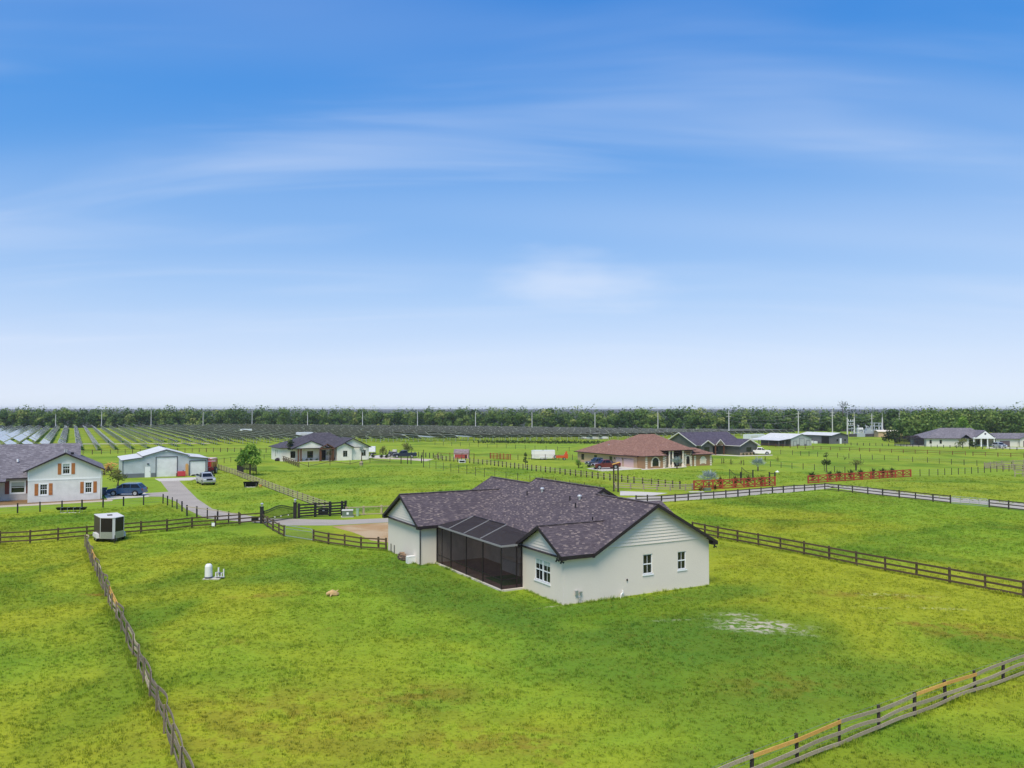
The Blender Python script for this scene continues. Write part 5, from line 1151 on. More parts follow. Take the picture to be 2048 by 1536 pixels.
tree('young_tree', 'slender blue-green sapling with a pale trunk wrap before the farmhouse', G(723,929), 4.2, 1.0, 'leaf_silver', 15, 130, .28, .62, lobes=5)
tree('shrub', 'rusty green round shrub at the farmhouse drive', G(766,909), 2.3, 1.6, 'leaf_olive', 16, 320, .3, .1, 3, lobes=7, cat='shrub')
tree('small_tree', 'spreading yellow-green tree behind the dark blue pickup', G(815,911), 3.4, 2.6, 'leaf_olive', 17, 520, .32, .25, 3, lobes=9, zsq=.55)
tree('young_tree', 'narrow young tree beside the white box trailer', G(1051,936), 3.2, .75, 'leaf_dark', 18, 200, .28, .3, lobes=7)
tree('shrub', 'low loose shrub on the lawn beside the grey pickup', G(1157,936), 2.2, 1.3, 'leaf_bright', 19, 260, .25, .12, 3, lobes=7, cat='shrub')
tree('young_tree', 'upright young tree between the two red fences', G(1652.5,945), 3.9, 1.1, 'leaf_dark', 20, 330, .28, .38, lobes=8)
tree('small_tree', 'airy pale green tree behind the long red fence', G(1712,941), 2.6, 2.0, 'leaf_olive', 21, 170, .28, .35, 3, lobes=8, zsq=.5)
for i, (px, py, h_, r_, lb) in enumerate(((1779,884,5.2,2.6,'small dark tree left of the big oak by the substation'),(1790,885,5.0,2.9,'small dark tree close beside the big oak by the substation'))): tree('small_tree', lb, G(px,py), h_, r_, 'leaf_dark', 30+i, 520, .6, .1, lobes=9)
tree('shrub', 'round olive bush at the corner of the long pale house', G(1925,894.5), 3.0, 2.2, 'leaf_olive', 41, 380, .4, .1, 2, lobes=8, cat='shrub'); tree('shrub', 'dark clipped bush before the portico of the long pale house', G(1946,894.5), 2.0, 2.0, 'leaf_dark', 42, 320, .35, .05, 2, lobes=8, cat='shrub')
tree('shade_tree', 'bright green tree rising behind the grey roof of the long pale house', G(1928,879), 9.5, 3.6, 'leaf_bright', 43, 700, .7, .25)
big = [(1822,882,9.5,8),(1850,876,11.5,8),(1838,884,8,6.5),(1880,874,12,9),(1905,872,12.5,9),(1940,870,12.5,9),(1968,871,12,9),(1996,870,12.6,9),(2024,871,12.2,9),(2052,870,13,9),(1864,868,12.8,9),(1812,872,10,7)]
for i, (px, py, h_, r_) in enumerate(big): tree('oak_tree', 'broad dark oak tree in the grove behind the long pale house', G(px,py), h_, r_, 'leaf_wood', 50+i, 1500, 1.1, .12, group='oaks behind the long pale house', lobes=18, zsq=.75)
palm('silver fan palm before the arches of the terracotta house', G(1354,937.5), 2.3, 2.0, 1); palm('silver-blue fan palm standing behind the black garden gate frame', G(1516,942), 2.4, 2.2, 2, fans=18); palm('large silver fan palm behind the red cross-braced fence', G(1418,975), 2.5, 2.1, 3, fans=18)
for i, px in enumerate((1441,1470,1496,1523)): spiky('red-leaved potted shrub showing above the red garden fence', G(px, 975.5-(px-1441)*.06), 1.9, i+5, group='potted shrubs behind red fences', n=80)
for i, px in enumerate((1625,1660,1678,1702,1722,1746,1766,1784)): spiky('dark green potted shrub lined up behind the long red fence', G(px, 962.8-(px-1625)*.058), 1.9, i+15, mat='leaf_dark', group='potted shrubs behind the long red fence', n=90)
for i, (px, py) in enumerate(((1402,981),(1430,979))): spiky('small red-leaved plant at the foot of the red fence', G(px,py+1.4), 1.0, i+40, n=40, pot=False, name='plant', group='plants at red fence foot')
for i, px in enumerate((603,614,622,634,647,668,683,698,712,722,731)): spiky('low flowering plant in the bed along the white farmhouse wall', G(px, 922.2-(px-603)*.028), .8, i+60, mat=('leaf_bright','leaf_olive','leaf_dark')[i%3], n=36, pot=False, name='plant', group='plants along the farmhouse wall')
for i, px in enumerate((1487,1494,1501,1507,1512)): spiky('low round plant before the stone skirt of the olive house', G(px, 910.8-(px-1487)*.06), .8, i+80, mat='leaf_dark', n=40, pot=False, name='plant', group='plants before the olive house')
for i, (px, py) in enumerate(((746,915.3),(763,915.8),(773,915.8))): spiky('dark clipped ball shrub along the farmhouse drive', G(px,py), .95, i+90, mat='leaf_dark', n=110, pot=False, name='shrub', group='ball shrubs by the farmhouse drive')
for i, (px, py) in enumerate(((1326,933.5),(1372,931.5),(1384,930))): spiky('dark rounded shrub at the wall of the terracotta house', G(px,py), 1.1, i+100, mat='leaf_dark', n=90, pot=False, name='shrub', group='shrubs at the terracotta house')
for i, (px, py) in enumerate(((1425,926.5),(1447,928.3),(1463,930.3),(1482,931.6),(1556,924),(1531,925),(1689,921))): spiky('thin leafless-looking sapling planted along the field fence', G(px,py), 1.7, i+110, mat='leaf_olive', n=14, pot=False, name='sapling', group='thin saplings in the field')
# --- weeds below the panels
rg = np.random.default_rng(9); pts = [G(px, 886.2+(px-960)*.004)+Vector((rg.uniform(-2,2), rg.uniform(-3,3), 0)) for px in np.linspace(955,1205,260)]
P = np.repeat(np.array([tuple(p) for p in pts]), 5, axis=0)+rg.normal(size=(1300,3))*np.array([.6,.6,.25])+np.array([0,0,.5]); P[:,2] = np.abs(P[:,2])
o = link('weeds', leaf_mesh('weeds', P, rg.normal(size=(1300,3))+np.array([0,-.4,.6]), .6, rg.uniform(0,.7,1300), 'leaf_dark')); tag(o, 'ragged strip of dark weeds below the solar panels', 'weeds', None, 'stuff')

# --- the wood along the horizon
def MB_():
    m = MB(); xs = [-300,0,150,500,900,1200,1500,1800,2048,2400]; ys = [856,857,856.2,854,856,860,862,864,866,867]
    P = [G(x, y-.4) for x, y in zip(xs, ys)]; m.poly([(p.x,p.y,.02) for p in P]+[(5900,8900,.02),(-5900,8900,.02)]); return m
def wood_belt(seed):
    rg = np.random.default_rng(seed); Ps = []; Ns = []; Ts = []; tv = MB()
    def one(x, y, h, r, n, tint):
        k = rg.integers(5,8); L = []
        for i in range(k): f = rg.random(); a_ = rg.uniform(0,6.28); q = r*rg.uniform(.2,.6); sz = r*rg.uniform(.42,.7); L.append(((x+math.cos(a_)*q, y+math.sin(a_)*q, h*(.14+.7*f)), (sz,sz,sz*.75)))
        L.append(((x,y,h-r*.45),(r*.55,r*.55,r*.5)))
        P, Nn, pick, rad = crown_points(rg, n, L); P[:,2] = np.maximum(P[:,2], .1); lt = rg.uniform(-.18,.28,size=len(L))
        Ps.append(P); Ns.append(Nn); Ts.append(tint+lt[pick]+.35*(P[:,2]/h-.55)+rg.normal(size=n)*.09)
    def front(px): return float(np.interp(px, [-300,0,150,500,900,1200,1500,1800,2048,2400], [856,857,856.2,854,856,860,862,864,866,867]))
    # nearest edge, then ranks behind, thinning with distance
    for rank, (dd, sp_, hmin, hmax, n) in enumerate(((4,5.0,6,10.5,420),(12,6.0,8.5,12.8,420),(24,8,9,13.4,230),(45,10,9.5,14.2,150),(80,13,10,14.8,110),(140,18,11.6,14.2,80),(240,26,12,14.6,70),(420,40,12.3,15,60),(800,60,12.5,16,60))):
        px = -260.
        while px < 2320:
            b0 = G(px, front(px)); y = b0.y+dd+rg.uniform(-3,3)*(1+dd/40); x = (px-1024)/F_PX*y
            h = rg.uniform(hmin,hmax); 
            if rg.random() < .08: h *= 1.14
            one(x, y, h, h*rg.uniform(.36,.5)*(1+dd/400), n, float(np.clip(.33+rg.normal()*.17, .05, .8)))
            px += sp_*rg.uniform(.7,1.3)/y*F_PX
    px = -260.
    while px < 2320:   # bushes at the foot
        b0 = G(px, front(px)); y = b0.y-rg.uniform(0,6); x = (px-1024)/F_PX*y; h = rg.uniform(1.2,4.5)
        one(x, y, h, h*.7, 70, float(np.clip(.5+rg.normal()*.18,.1,.95))); px += rg.uniform(4,12)/y*F_PX
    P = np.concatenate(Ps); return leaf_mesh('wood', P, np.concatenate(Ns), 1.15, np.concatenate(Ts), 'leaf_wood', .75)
M['litter'] = asphalt('forest_litter', '#3c3a24', '#4a4a2c', .5)
structure('forest_floor', MB_(), M['litter'])
o = link('forest', wood_belt(77)); tag(o, 'continuous belt of mixed green woodland closing the horizon', 'forest', None, 'stuff')
t = thing('dead_tree', 'bare feathery tree crown poking above the wood', 'tree', G(1686,862)); m = MB(); m.cyl((0,0,0),(0,0,13.5),.3,.15,6); m.build('trunk', M['bark'], t); rg = np.random.default_rng(4); P = rg.normal(size=(160,3))*np.array([1.3,1.3,1.0])+np.array([0,0,14.2]); link('crown', leaf_mesh('crown', P, rg.normal(size=(160,3)), .6, rg.uniform(0,.5,160), 'leaf_dark'), t)
# ---------------------------------------------------------------- vehicles (local +x is the front)
def paint(name, hexc, k=1.0): return plain(name, hexc, .3, .06, 1.5, metal=.25, spec=.5, coat=.8, k=k)
M['blue_paint'] = paint('blue_paint', '#27486f'); M['silver_paint'] = paint('silver_paint', '#b5b8ba'); M['navy_paint'] = paint('navy_paint', '#1f2742')
M['maroon_paint'] = paint('maroon_paint', '#6e2a2c'); M['grey_paint'] = paint('grey_paint', '#4d5560'); M['white_paint'] = plain('white_paint', '#ece9e4', .5, .05, 1.5); M['orange_paint'] = paint('orange_paint', '#e0562a'); M['tractor_red'] = paint('tractor_red', '#c23a30')
M['tyre'] = plain('tyre', '#1b1b1c', .9, .2, 4); M['rim'] = plain('rim', '#b9bcbf', .3, .1, 5, metal=.7); M['chrome'] = plain('chrome', '#c9ccce', .15, .05, 3, metal=.9)
M['lamp_clear'] = plain('lamp_clear', '#e4e8ea', .1, .05); M['lamp_red'] = plain('lamp_red', '#8e1a18', .2, .1); M['carglass'] = plain('car_glass', '#0e1215', .08, .3, 1.5, spec=.45)
def notch(x, r, z0, n=7): return [(x+r*math.cos(a), z0+r*math.sin(a)) for a in [math.pi*k/n for k in range(n+1)]]
def wheel(t, x, y, r, w_=.24):
    s = 1 if y > 0 else -1; m = MB(); m.cyl((x,y-s*w_/2,r),(x,y+s*w_/2,r),r,r,18); o = m.build('wheel', M['tyre'], t)
    m = MB(); m.cyl((x,y+s*(w_/2-.02),r),(x,y+s*(w_/2+.012),r),r*.66,r*.62,14); m.build('rim', M['rim'], o)
    m = MB(); m.cyl((x,y+s*(w_/2+.012),r),(x,y+s*(w_/2+.03),r),r*.18,r*.15,8); m.build('hub_cap', M['chrome'], o)
def loft(mb, secs, m=0):
    """skin through rings of equal length"""
    for A_, B_ in zip(secs, secs[1:]):
        for k in range(len(A_)): j = (k+1) % len(A_); mb.poly([A_[k], A_[j], B_[j], B_[k]], m, True)
    mb.poly(secs[0][::-1], m); mb.poly(secs[-1], m)
def vehicle(label, cat, loc, rz, kind, mat, name, mirror=True):
    t = thing(name, label, cat, loc, rz); L = 5.0 if kind == 'suv' else 5.9; w2 = .98; r = .39 if kind == 'suv' else .41
    xf, xr = L/2, -L/2; wf, wr = xf-.98, xr+(1.0 if kind == 'suv' else 1.25); zb = .34; hood = 1.08 if kind == 'suv' else 1.2; belt = 1.12 if kind == 'suv' else 1.25
    if kind == 'suv': up = [(xf-.02,.62),(xf-.06,.88),(xf-.35,1.0),(xf-1.35,hood+.04),(xr+.1,belt),(xr,.95),(xr+.02,.55)]
    else: up = [(xf,.6),(xf,1.02),(xf-.12,1.14),(xf-1.45,hood+.03),(.35-.9,belt),(xr+.02,belt-.02),(xr,.6)]
    prof = [(xf-.1,zb+.05)]+up+[(xr+.12,zb+.08)]+[(wr-r-.08,zb)]+[p for p in notch(wr, r+.08, r)[::-1]][0:]+[(wr+r+.08,zb)]+[(wf-r-.08,zb)]+notch(wf, r+.08, r)[::-1]+[(wf+r+.08,zb)]
    body = MB(); n = len(prof)
    def ring(y, f): return [(x if abs(x) < L/2-.3 else x*f, y, z) for x, z in prof]
    rings = [ring(-w2,.97), ring(-w2+.1,1.0), ring(w2-.1,1.0), ring(w2,.97)]
    for A_, B_ in zip(rings, rings[1:]):
        for k in range(n): j = (k+1) % n; body.poly([A_[k], A_[j], B_[j], B_[k]], 0, False)
    body.poly(rings[0][::-1]); body.poly(rings[-1]); bo_ = body.build('body', M[mat], t)
    if kind == 'suv': c0, c1, t0, t1, zt = xf-1.25, xr+.12, xf-2.1, xr+.75, 1.78
    else: c0, c1, t0, t1, zt = xf-1.4, -.75, xf-2.15, -.5, 1.92
    cab = MB(); wb, wt = w2-.07, w2-.26
    def cr(z, f): x0 = c0+(t0-c0)*f; x1 = c1+(t1-c1)*f; y = wb+(wt-wb)*f; return [(x0,-y,z),(x0,y,z),(x1,y,z),(x1,-y,z)]
    s = [cr(belt-.02,0), cr(zt-.06,.93), cr(zt,1.08)]
    for A_, B_ in zip(s, s[1:]):
        for k in range(4): j = (k+1)%4; cab.poly([A_[k],A_[j],B_[j],B_[k]][::1])
    cab.poly(s[-1]); cab.build('cabin', M[mat], t)
    # glass set a little proud of the cabin skin
    def side(y_s, xa, xb):
        g = MB(); f0, f1 = .1, .84; pt = lambda xx, f: (xx, y_s*(wb+(wt-wb)*f+.015), belt-.02+(zt-.04-belt)*f/.93)
        lo = lambda f: c0+(t0-c0)*f-.12; hi = lambda f: c1+(t1-c1)*f+.12
        q = [pt(min(xa, lo(f0)), f0), pt(max(xb, hi(f0)), f0), pt(max(xb, hi(f1)), f1), pt(min(xa, lo(f1)), f1)]
        g.poly(q); g.build('side_window', M['carglass'], t)
    cuts_ = ([c0+9, .35], [.27, -.75], [-.83, c1-9]) if kind == 'suv' else ([c0+9, .62], [.54, c1-9])
    for ys in (-1, 1):
        for xa, xb in cuts_: side(ys, xa, xb)
    for (ca, ta, sg, nm) in ((c0,t0,1,'windscreen'),(c1,t1,-1,'rear_window')):
        g = MB(); pt = lambda y, f: (ca+(ta-ca)*f+sg*.02, y*(wb+(wt-wb)*f-.09), belt-.02+(zt-.04-belt)*f/.93); g.poly([pt(-1,.08),pt(1,.08),pt(1,.88),pt(-1,.88)]); g.build(nm, M['carglass'], t)
    for x in (wf, wr):
        for y in (-w2+.1, w2-.1): wheel(t, x, y, r)
    fz = .78 if kind == 'suv' else .95
    for y in (-.7,.7):
        m = MB(); m.box(xf-.14,xf+.012,y-.2,y+.2,fz-.08,fz+.1); m.build('headlight', M['lamp_clear'], t); m = MB(); m.box(xr-.012,xr+.1,y*1.22-.09,y*1.22+.09,.82,1.1); m.build('tail_light', M['lamp_red'], t)
        if mirror: m = MB(); ys = 1 if y > 0 else -1; m.box(c0-.42,c0-.27,ys*(w2-.02)-.0 if ys > 0 else -w2-.2,ys*(w2+.2) if ys > 0 else -w2+.02,belt+.05,belt+.3); m.build('wing_mirror', M['black' if kind == 'pickup' else mat], t)
    m = MB(); m.box(xf-.1,xf+.015,-.48,.48,fz-.14,fz+.14); m.build('grille', M['black' if mat != 'navy_paint' else 'chrome'], t)
    m = MB(); m.box(xf-.12,xf+.06,-w2+.06,w2-.06,.42,.62); m.build('front_bumper', M['chrome' if kind == 'pickup' else mat], t); m = MB(); m.box(xr-.08,xr+.1,-w2+.06,w2-.06,.44,.62); m.build('rear_bumper', M['chrome' if kind == 'pickup' else mat], t)
    if kind == 'pickup':
        m = MB(); m.box(xr+.12,c1-.1,-w2+.16,w2-.16,belt+.004-.03,belt+.012); m.build('bed', M['black'], t)
    else:
        for y in (-.62,.62): m = MB(); m.bar((t0-.3,y,zt+.06),(t1+.2,y,zt+.06),.04,.04); m.build('roof_rail', M['chrome'], t)
    return t
vehicle('metallic blue family car parked beside the pale shuttered house', 'car', G(254,991), R(183), 'suv', 'blue_paint', 'car')
vehicle('silver pickup truck parked on the grass before the metal barn', 'pickup truck', G(411,968), R(-57), 'pickup', 'silver_paint', 'pickup_truck')
vehicle('dark navy pickup truck at the farmhouse drive', 'pickup truck', G(810,915.6), R(186), 'pickup', 'navy_paint', 'pickup_truck')
vehicle('maroon pickup truck parked by the pink garage door', 'pickup truck', G(1212,937.6), R(200), 'pickup', 'maroon_paint', 'pickup_truck')
vehicle('dark grey pickup truck tucked behind the maroon one', 'pickup truck', G(1198,933.2), R(203), 'pickup', 'grey_paint', 'pickup_truck')
vehicle('white pickup truck standing at the end of the olive house', 'pickup truck', G(1518,909.2), R(-10), 'pickup', 'white_paint', 'pickup_truck')
vehicle('silver car parked before the far garage door of the long pale house', 'car', G(1999,896), R(-90), 'suv', 'silver_paint', 'car')
# --- box trailer with a wedge nose in the paddock corner
M['diamond'] = plain('diamond_plate', '#b9bab4', .35, .3, 9, metal=.6, bump=.01); M['trailer_grey'] = plain('trailer_grey', '#4a3e3a', .45, .1, 2, metal=.1); M['trailer_black'] = plain('trailer_black', '#241d20', .2, .12, 2); M['roof_white'] = plain('trailer_roof', '#d5d2ca', .6, .1, 2)
def box_trailer(label, loc, rz, L, W_, Hh, side, nose, roofm, lower=None, z0=.35):
    t = thing('box_trailer', label, 'trailer', loc, rz); w2 = W_/2; xr, xf, xn = -L/2, L/2-.75, L/2; m = MB()
    out = [(xr,-w2),(xf,-w2),(xn,-.12),(xn,.12),(xf,w2),(xr,w2)]
    for i in range(6):
        a_, b_ = out[i], out[(i+1)%6]; m.poly([(*a_,z0),(*b_,z0),(*b_,Hh),(*a_,Hh)], 1 if i in (1,3) else (2 if i == 2 else 0))
    m.poly([(*p,z0) for p in out][::-1]); m.poly([(*p,Hh) for p in out]); m.build('box', [M[side], M[nose], M['alu']], t)
    m = MB(); m.slab([(*p,Hh+.05) for p in [(xr-.03,-w2-.03),(xf+.03,-w2-.03),(xn+.03,-.14),(xn+.03,.14),(xf+.03,w2+.03),(xr-.03,w2+.03)]], .05); m.build('roof', M[roofm], t)
    if lower:
        for a_, b_ in ((out[1],out[2]),(out[3],out[4])):
            m = MB(); qbox(m, wframe(a_, b_), 0, math.dist(a_,b_), z0, z0+.62, .002, .02); m.build('stone_guard', M[lower], t)
        for y in (-w2,w2): m = MB(); m.cyl((xf,y,z0),(xf,y,Hh),.03,.03,6); m.build('corner_trim', M['alu'], t)
    for y in (-w2-.12,w2+.12):
        s = 1 if y > 0 else -1
        for x in (-.5,.35): wheel(t, x, y, .33, .2)
        m = MB(); pf = [(-1.05,.35),(-.95,.72),(.8,.72),(.9,.35)]; ys = (s*w2, s*(w2+.26)); m.poly([(x,ys[1],z) for x, z in pf][::s]); 
        for (xa,za),(xb,zb_) in zip(pf, pf[1:]): m.poly([(xa,ys[0],za),(xb,ys[0],zb_),(xb,ys[1],zb_),(xa,ys[1],za)])
        m.build('wheel_arch', M['alu'], t)
    m = MB(); m.bar((xf-.3,-.5,z0-.05),(xn+.95,0,z0-.05),.08,.1); m.bar((xf-.3,.5,z0-.05),(xn+.95,0,z0-.05),.08,.1); m.build('drawbar', M['black'], t); m = MB(); m.cyl((xn+.6,0,0),(xn+.6,0,.75),.04,.04,6); m.cyl((xn+.6,0,0),(xn+.6,0,.03),.12,.12,8); m.build('jack', M['black'], t)
    m = MB(); m.box(-.2,.2,-.2,.2,Hh+.05,Hh+.13); m.build('roof_hatch', M['trailer_grey'], t); m = MB(); m.box(xf-.9,xf-.3,-w2-.02,-w2+.001,z0+.1,Hh-.2); m.build('side_door', M[side], t)
    return t
box_trailer('grey box trailer with black wedge nose and diamond plate at the paddock corner', G(208,1083)+Vector((0,1.0,0)), R(-53), 3.9, 2.0, 2.25, 'trailer_grey', 'trailer_black', 'roof_white', 'diamond')
box_trailer('white enclosed box trailer parked behind the dark post line', G(1086,919.3), R(184), 5.6, 2.1, 2.25, 'white_paint', 'white_paint', 'white', None)
# --- orange towed machine
t = thing('wood_chipper', 'bright orange towed machine beside the white box trailer', 'machine', G(1124,920.3), R(2)); m = MB(); m.box(-1.5,.6,-.5,.5,.55,1.15); m.build('body', M['orange_paint'], t); m = MB(); m.box(.5,1.4,-.45,.45,.45,1.55); m.poly([(.6,-.3,1.5),(1.1,-.3,1.5),(1.3,-.3,2.1),(.9,-.3,2.1)]); m.build('hopper', M['orange_paint'], t)
m = MB(); m.bar((1.2,0,1.5),(.9,0,2.1),.25,.2); m.build('chute', M['orange_paint'], t); m = MB(); m.bar((-1.4,0,.5),(-2.4,0,.5),.1,.1); m.build('drawbar', M['orange_paint'], t)
for y in (-.55,.55): wheel(t, .5, y, .33, .18)
m = MB(); m.cyl((-1.6,-.18,.75),(-1.6,.18,.75),.42,.42,16); sw_ = m.build('spare_wheel', M['tyre'], t); m = MB(); m.cyl((-1.6,-.2,.75),(-1.6,-.17,.75),.28,.28,12); m.build('rim', M['rim'], sw_)
# --- red tractor with cab by the barn
t = thing('tractor', 'red tractor with pale pink roof standing by the barn corner', 'tractor', G(421.5,948), R(-85)); m = MB(); m.box(.1,1.7,-.35,.35,.7,1.35); m.build('bonnet', M['tractor_red'], t); m = MB(); m.box(-.9,.1,-.5,.5,.6,1.1); m.build('seat_base', M['tractor_red'], t)
for x in (-.85,.0):
    for y in (-.55,.55): m = MB(); post_at(m, x, y, 1.0, 2.3, .06); m.build('cab_post', M['black'], t)
m = MB(); m.box(-1.1,.25,-.75,.75,2.3,2.42); m.build('canopy', M['tractor_red'], t); m = MB(); m.box(1.7,2.5,-.8,.8,.15,.7); m.build('loader_bucket', M['black'], t)
for y in (-.75,.75): wheel(t, -.5, y, .68, .38); wheel(t, 1.2, y*.9, .42, .26)
t = thing('horse_trailer', 'red stock trailer just behind the red tractor', 'trailer', G(419,941), R(-85)); m = MB(); m.box(-2,2,-.9,.9,.5,2.4); m.build('body', M['tractor_red'], t); m = MB(); m.box(-2.05,2.05,-.95,.95,2.4,2.5); m.build('roof', M['pink_door'], t)
for y in (-.95,.95): wheel(t, 0, y, .36, .2)
# --- pale container and rig at the farmhouse corner
t = thing('utility_trailer', 'small dark utility trailer under a pale box at the farmhouse corner', 'trailer', G(741.5,911), R(5)); m = MB(); m.box(-1.2,1.2,-.8,.8,1.0,2.4); m.build('box', M['white'], t); m = MB(); m.box(-1.4,1.4,-.9,.9,.5,.7); m.build('bed', M['black'], t)
for y in (-.9,.9): wheel(t, .3, y, .34, .2)
t = thing('farm_machine', 'dark round-fronted machine parked beside the navy pickup', 'machine', G(784,913.3), R(180)); m = MB(); m.box(-1.3,.8,-.6,.6,.5,1.3); m.build('body', M['barn_trim'], t); m = MB(); m.box(-1.2,-.2,-.5,.5,1.3,1.8); m.build('seat', M['roof_white'], t)
for y in (-.7,.7): wheel(t, -.7, y, .62, .36); wheel(t, .6, y, .5, .3)
# ---------------------------------------------------------------- yard objects
t = thing('water_tank', 'upright white well tank with dark base ring on the lawn', 'tank', G(417,1158)); m = MB(); m.lathe([(.0,1.12),(.14,1.1),(.22,1.03),(.26,.92),(.27,.3),(.27,.14)], (0,0,0), 24); m.build('shell', M['pvc'], t); m = MB(); m.lathe([(.29,.14),(.29,.19),(.0,.19)], (0,0,0), 24); m.build('base_ring', M['barn_trim'], t); m = MB(); m.box(-.32,.9,-.3,.34,-.02,.07); m.build('plinth', M['concrete'], t)
t = thing('well_pump', 'cluster of pale well pipes, valves and gauges beside the white tank', 'pump', G(437,1157)); m = MB(); m.cyl((-.2,0,.05),(-.2,0,.45),.05,.05,8); m.cyl((-.02,.05,.05),(-.02,.05,.78),.06,.06,8); m.cyl((.2,0,.05),(.2,0,.4),.05,.05,8); m.cyl((.36,.05,.05),(.36,.05,.68),.05,.05,8); m.build('riser', M['pvc'], t)
m = MB(); m.tube([(-.2,0,.42),(-.02,.05,.48),(.2,0,.38),(.36,.05,.42)], .04, 8); m.cyl((-.3,-.04,.12),(.45,-.04,.12),.04,.04,8); m.build('manifold', M['galv'], t); m = MB(); m.box(.02,.16,-.1,.02,.3,.46); m.build('gauge_box', M['barn_trim'], t); m = MB(); m.box(-.1,.42,-.2,.2,.07,.1); m.build('pump_base', M['black'], t)
# golden shaggy lying shape on the lawn: driftwood log
t = thing('driftwood', 'chunky weathered tan log lying alone on the lawn', 'log', G(665,1192), R(28)); rr = random.Random(2); M['drift'] = plain('driftwood', '#d2b07a', .95, .3, 6, bump=.02); m = MB(); K = []
for i in range(9):
    s = i/8; c = Vector((-.42+.84*s, .06*math.sin(s*6), .17+.05*math.sin(s*5))); r_ = (.06+.15*math.sin(math.pi*min(max(s,.04),.97))); K.append([c+Vector((0, math.cos(2*math.pi*k/9), math.sin(2*math.pi*k/9)))*r_*rr.uniform(.75,1.2) for k in range(9)])
loft(m, K); m.build('bole', M['drift'], t); m = MB(); m.cyl((-.1,-.1,.15),(-.25,-.3,.04),.06,.03,6); m.build('branch_stub', M['drift'], t); m = MB(); m.cyl((.2,.0,.25),(.42,.06,.34),.06,.03,6); m.build('branch_stub', M['drift'], t)
# firewood pile by the house wall
wp = thing('firewood_pile', 'small tumbled pile of split firewood against the white stucco wall', 'firewood', HO + E1*(-3.5) + E2*19.2, GA); rr = random.Random(6); M['log_cut'] = wood('split_log', '#8c7a6c', '#5a4a42', .95); M['log_face'] = wood('log_face', '#b59a80', '#8c7058', .95)
rows_ = [(8,.0),(7,.13),(6,.26),(4,.39),(2,.5)]
for n_, z in rows_:
    for i in range(n_):
        y = (i-(n_-1)/2)*.17+rr.uniform(-.03,.03); x = rr.uniform(-.06,.06); rad = rr.uniform(.06,.085); m = MB(); a_ = rr.uniform(-.4,.4); d = Vector((math.cos(a_), math.sin(a_), rr.uniform(-.15,.15)))*.22; c = Vector((x,y,z+.08)); m.cyl(c-d, c+d, rad, rad*.85, 5); m.build('split_log', M['log_cut' if rr.random() < .7 else 'log_face'], wp)
# feed troughs
def trough(label, loc, rz, L, legs=True, zb_=.32, zt=.62):
    t = thing('feed_trough', label, 'trough', loc, rz); m = MB()
    o = [(-L/2,-.3,zt),(L/2,-.3,zt),(L/2,.3,zt),(-L/2,.3,zt)]; i_ = [(-L/2+.15,-.16,zb_),(L/2-.15,-.16,zb_),(L/2-.15,.16,zb_),(-L/2+.15,.16,zb_)]
    for k in range(4): j = (k+1)%4; m.poly([i_[k],i_[j],o[j],o[k]]); m.poly([o[k],o[j],i_[j],i_[k]])
    m.poly(i_); m.poly(i_[::-1]); m.build('bunk', M['black'], t)
    for x in (-L*.32,-L*.1,L*.1,L*.32) if legs else (-L*.35,L*.35):
        f = MB(); f.tube([(x,-.32,0),(x,-.32,.6),(x,.32,.6),(x,.32,0)], .025, 6); f.build('leg', M['galv'], t)
    f = MB(); f.tube([(-L*.32,-.32,.02),(L*.32,-.32,.02)], .025, 6); f.build('skid', M['galv'], t); return t
trough('long black feed trough on pale legs by the black wire fence', G(143,1025), R(6), 3.4)
trough('short black feed bunk against the pale four-rail fence', G(502,974), R(12), 2.3, False, .05, .85)
t = thing('salt_block', 'small pale feed bucket on bare soil by the four-rail fence', 'bucket', G(521,974.5)); m = MB(); m.lathe([(.0,.02),(.2,.02),(.26,.4),(.23,.4),(.18,.06),(0,.06)], (0,0,0), 12); m.build('shell', M['new_pine'], t); m = MB(); m.tube([(.25,0,.4),(.15,.0,.55),(-.15,0,.55),(-.25,0,.4)], .012, 5); m.build('handle', M['galv'], t)
# picket pen round the bushy tree
t = thing('picket_pen', 'black picket pen round the bushy green tree', 'fence', G(474,943)); cs_ = [G(474,943), G(487,949), G(513,950), G(512,943), G(490,939)]
for i in range(5):
    a_, b_ = cs_[i], cs_[(i+1)%5]; n_ = max(3, int((b_-a_).length/.32)); seg(t, 'rail', 'black_wood', a_+Vector((0,0,1.15)), b_+Vector((0,0,1.15)), .04, .05); seg(t, 'rail', 'black_wood', a_+Vector((0,0,.2)), b_+Vector((0,0,.2)), .04, .05)
    for k in range(n_): p = a_.lerp(b_, k/n_); seg(t, 'picket', 'black_wood', p, p+Vector((0,0,1.3)), .06, .06)
# utility boxes by the entrance
t = thing('transformer_box', 'squat green metal utility box with pale lid by the entrance fence', 'utility box', G(695,1033.5), R(10)); m = MB(); m.box(-.6,.6,-.4,.4,.06,.72); M['util_green'] = plain('utility_green', '#6b7a68', .5, .12); m.build('housing', M['util_green'], t); m = MB(); m.box(-.64,.64,-.44,.44,.72,.8); m.build('lid', M['roof_white'], t); m = MB(); m.box(-.7,.7,-.5,.5,-.02,.06); m.build('pad', M['concrete'], t); m = MB(); m.box(-.1,.15,-.415,-.4,.3,.55); m.build('notice', M['white'], t)
t = thing('pedestal_box', 'slim pale green service pedestal on the sandy patch', 'utility box', G(715,1032)); m = MB(); m.box(-.14,.14,-.14,.14,-.02,.75); M['util_pale'] = plain('utility_pale', '#9fb89a', .5, .08); m.build('housing', M['util_pale'], t); m = MB(); m.box(-.17,.17,-.17,.17,.75,.82); m.build('cap', M['util_pale'], t)
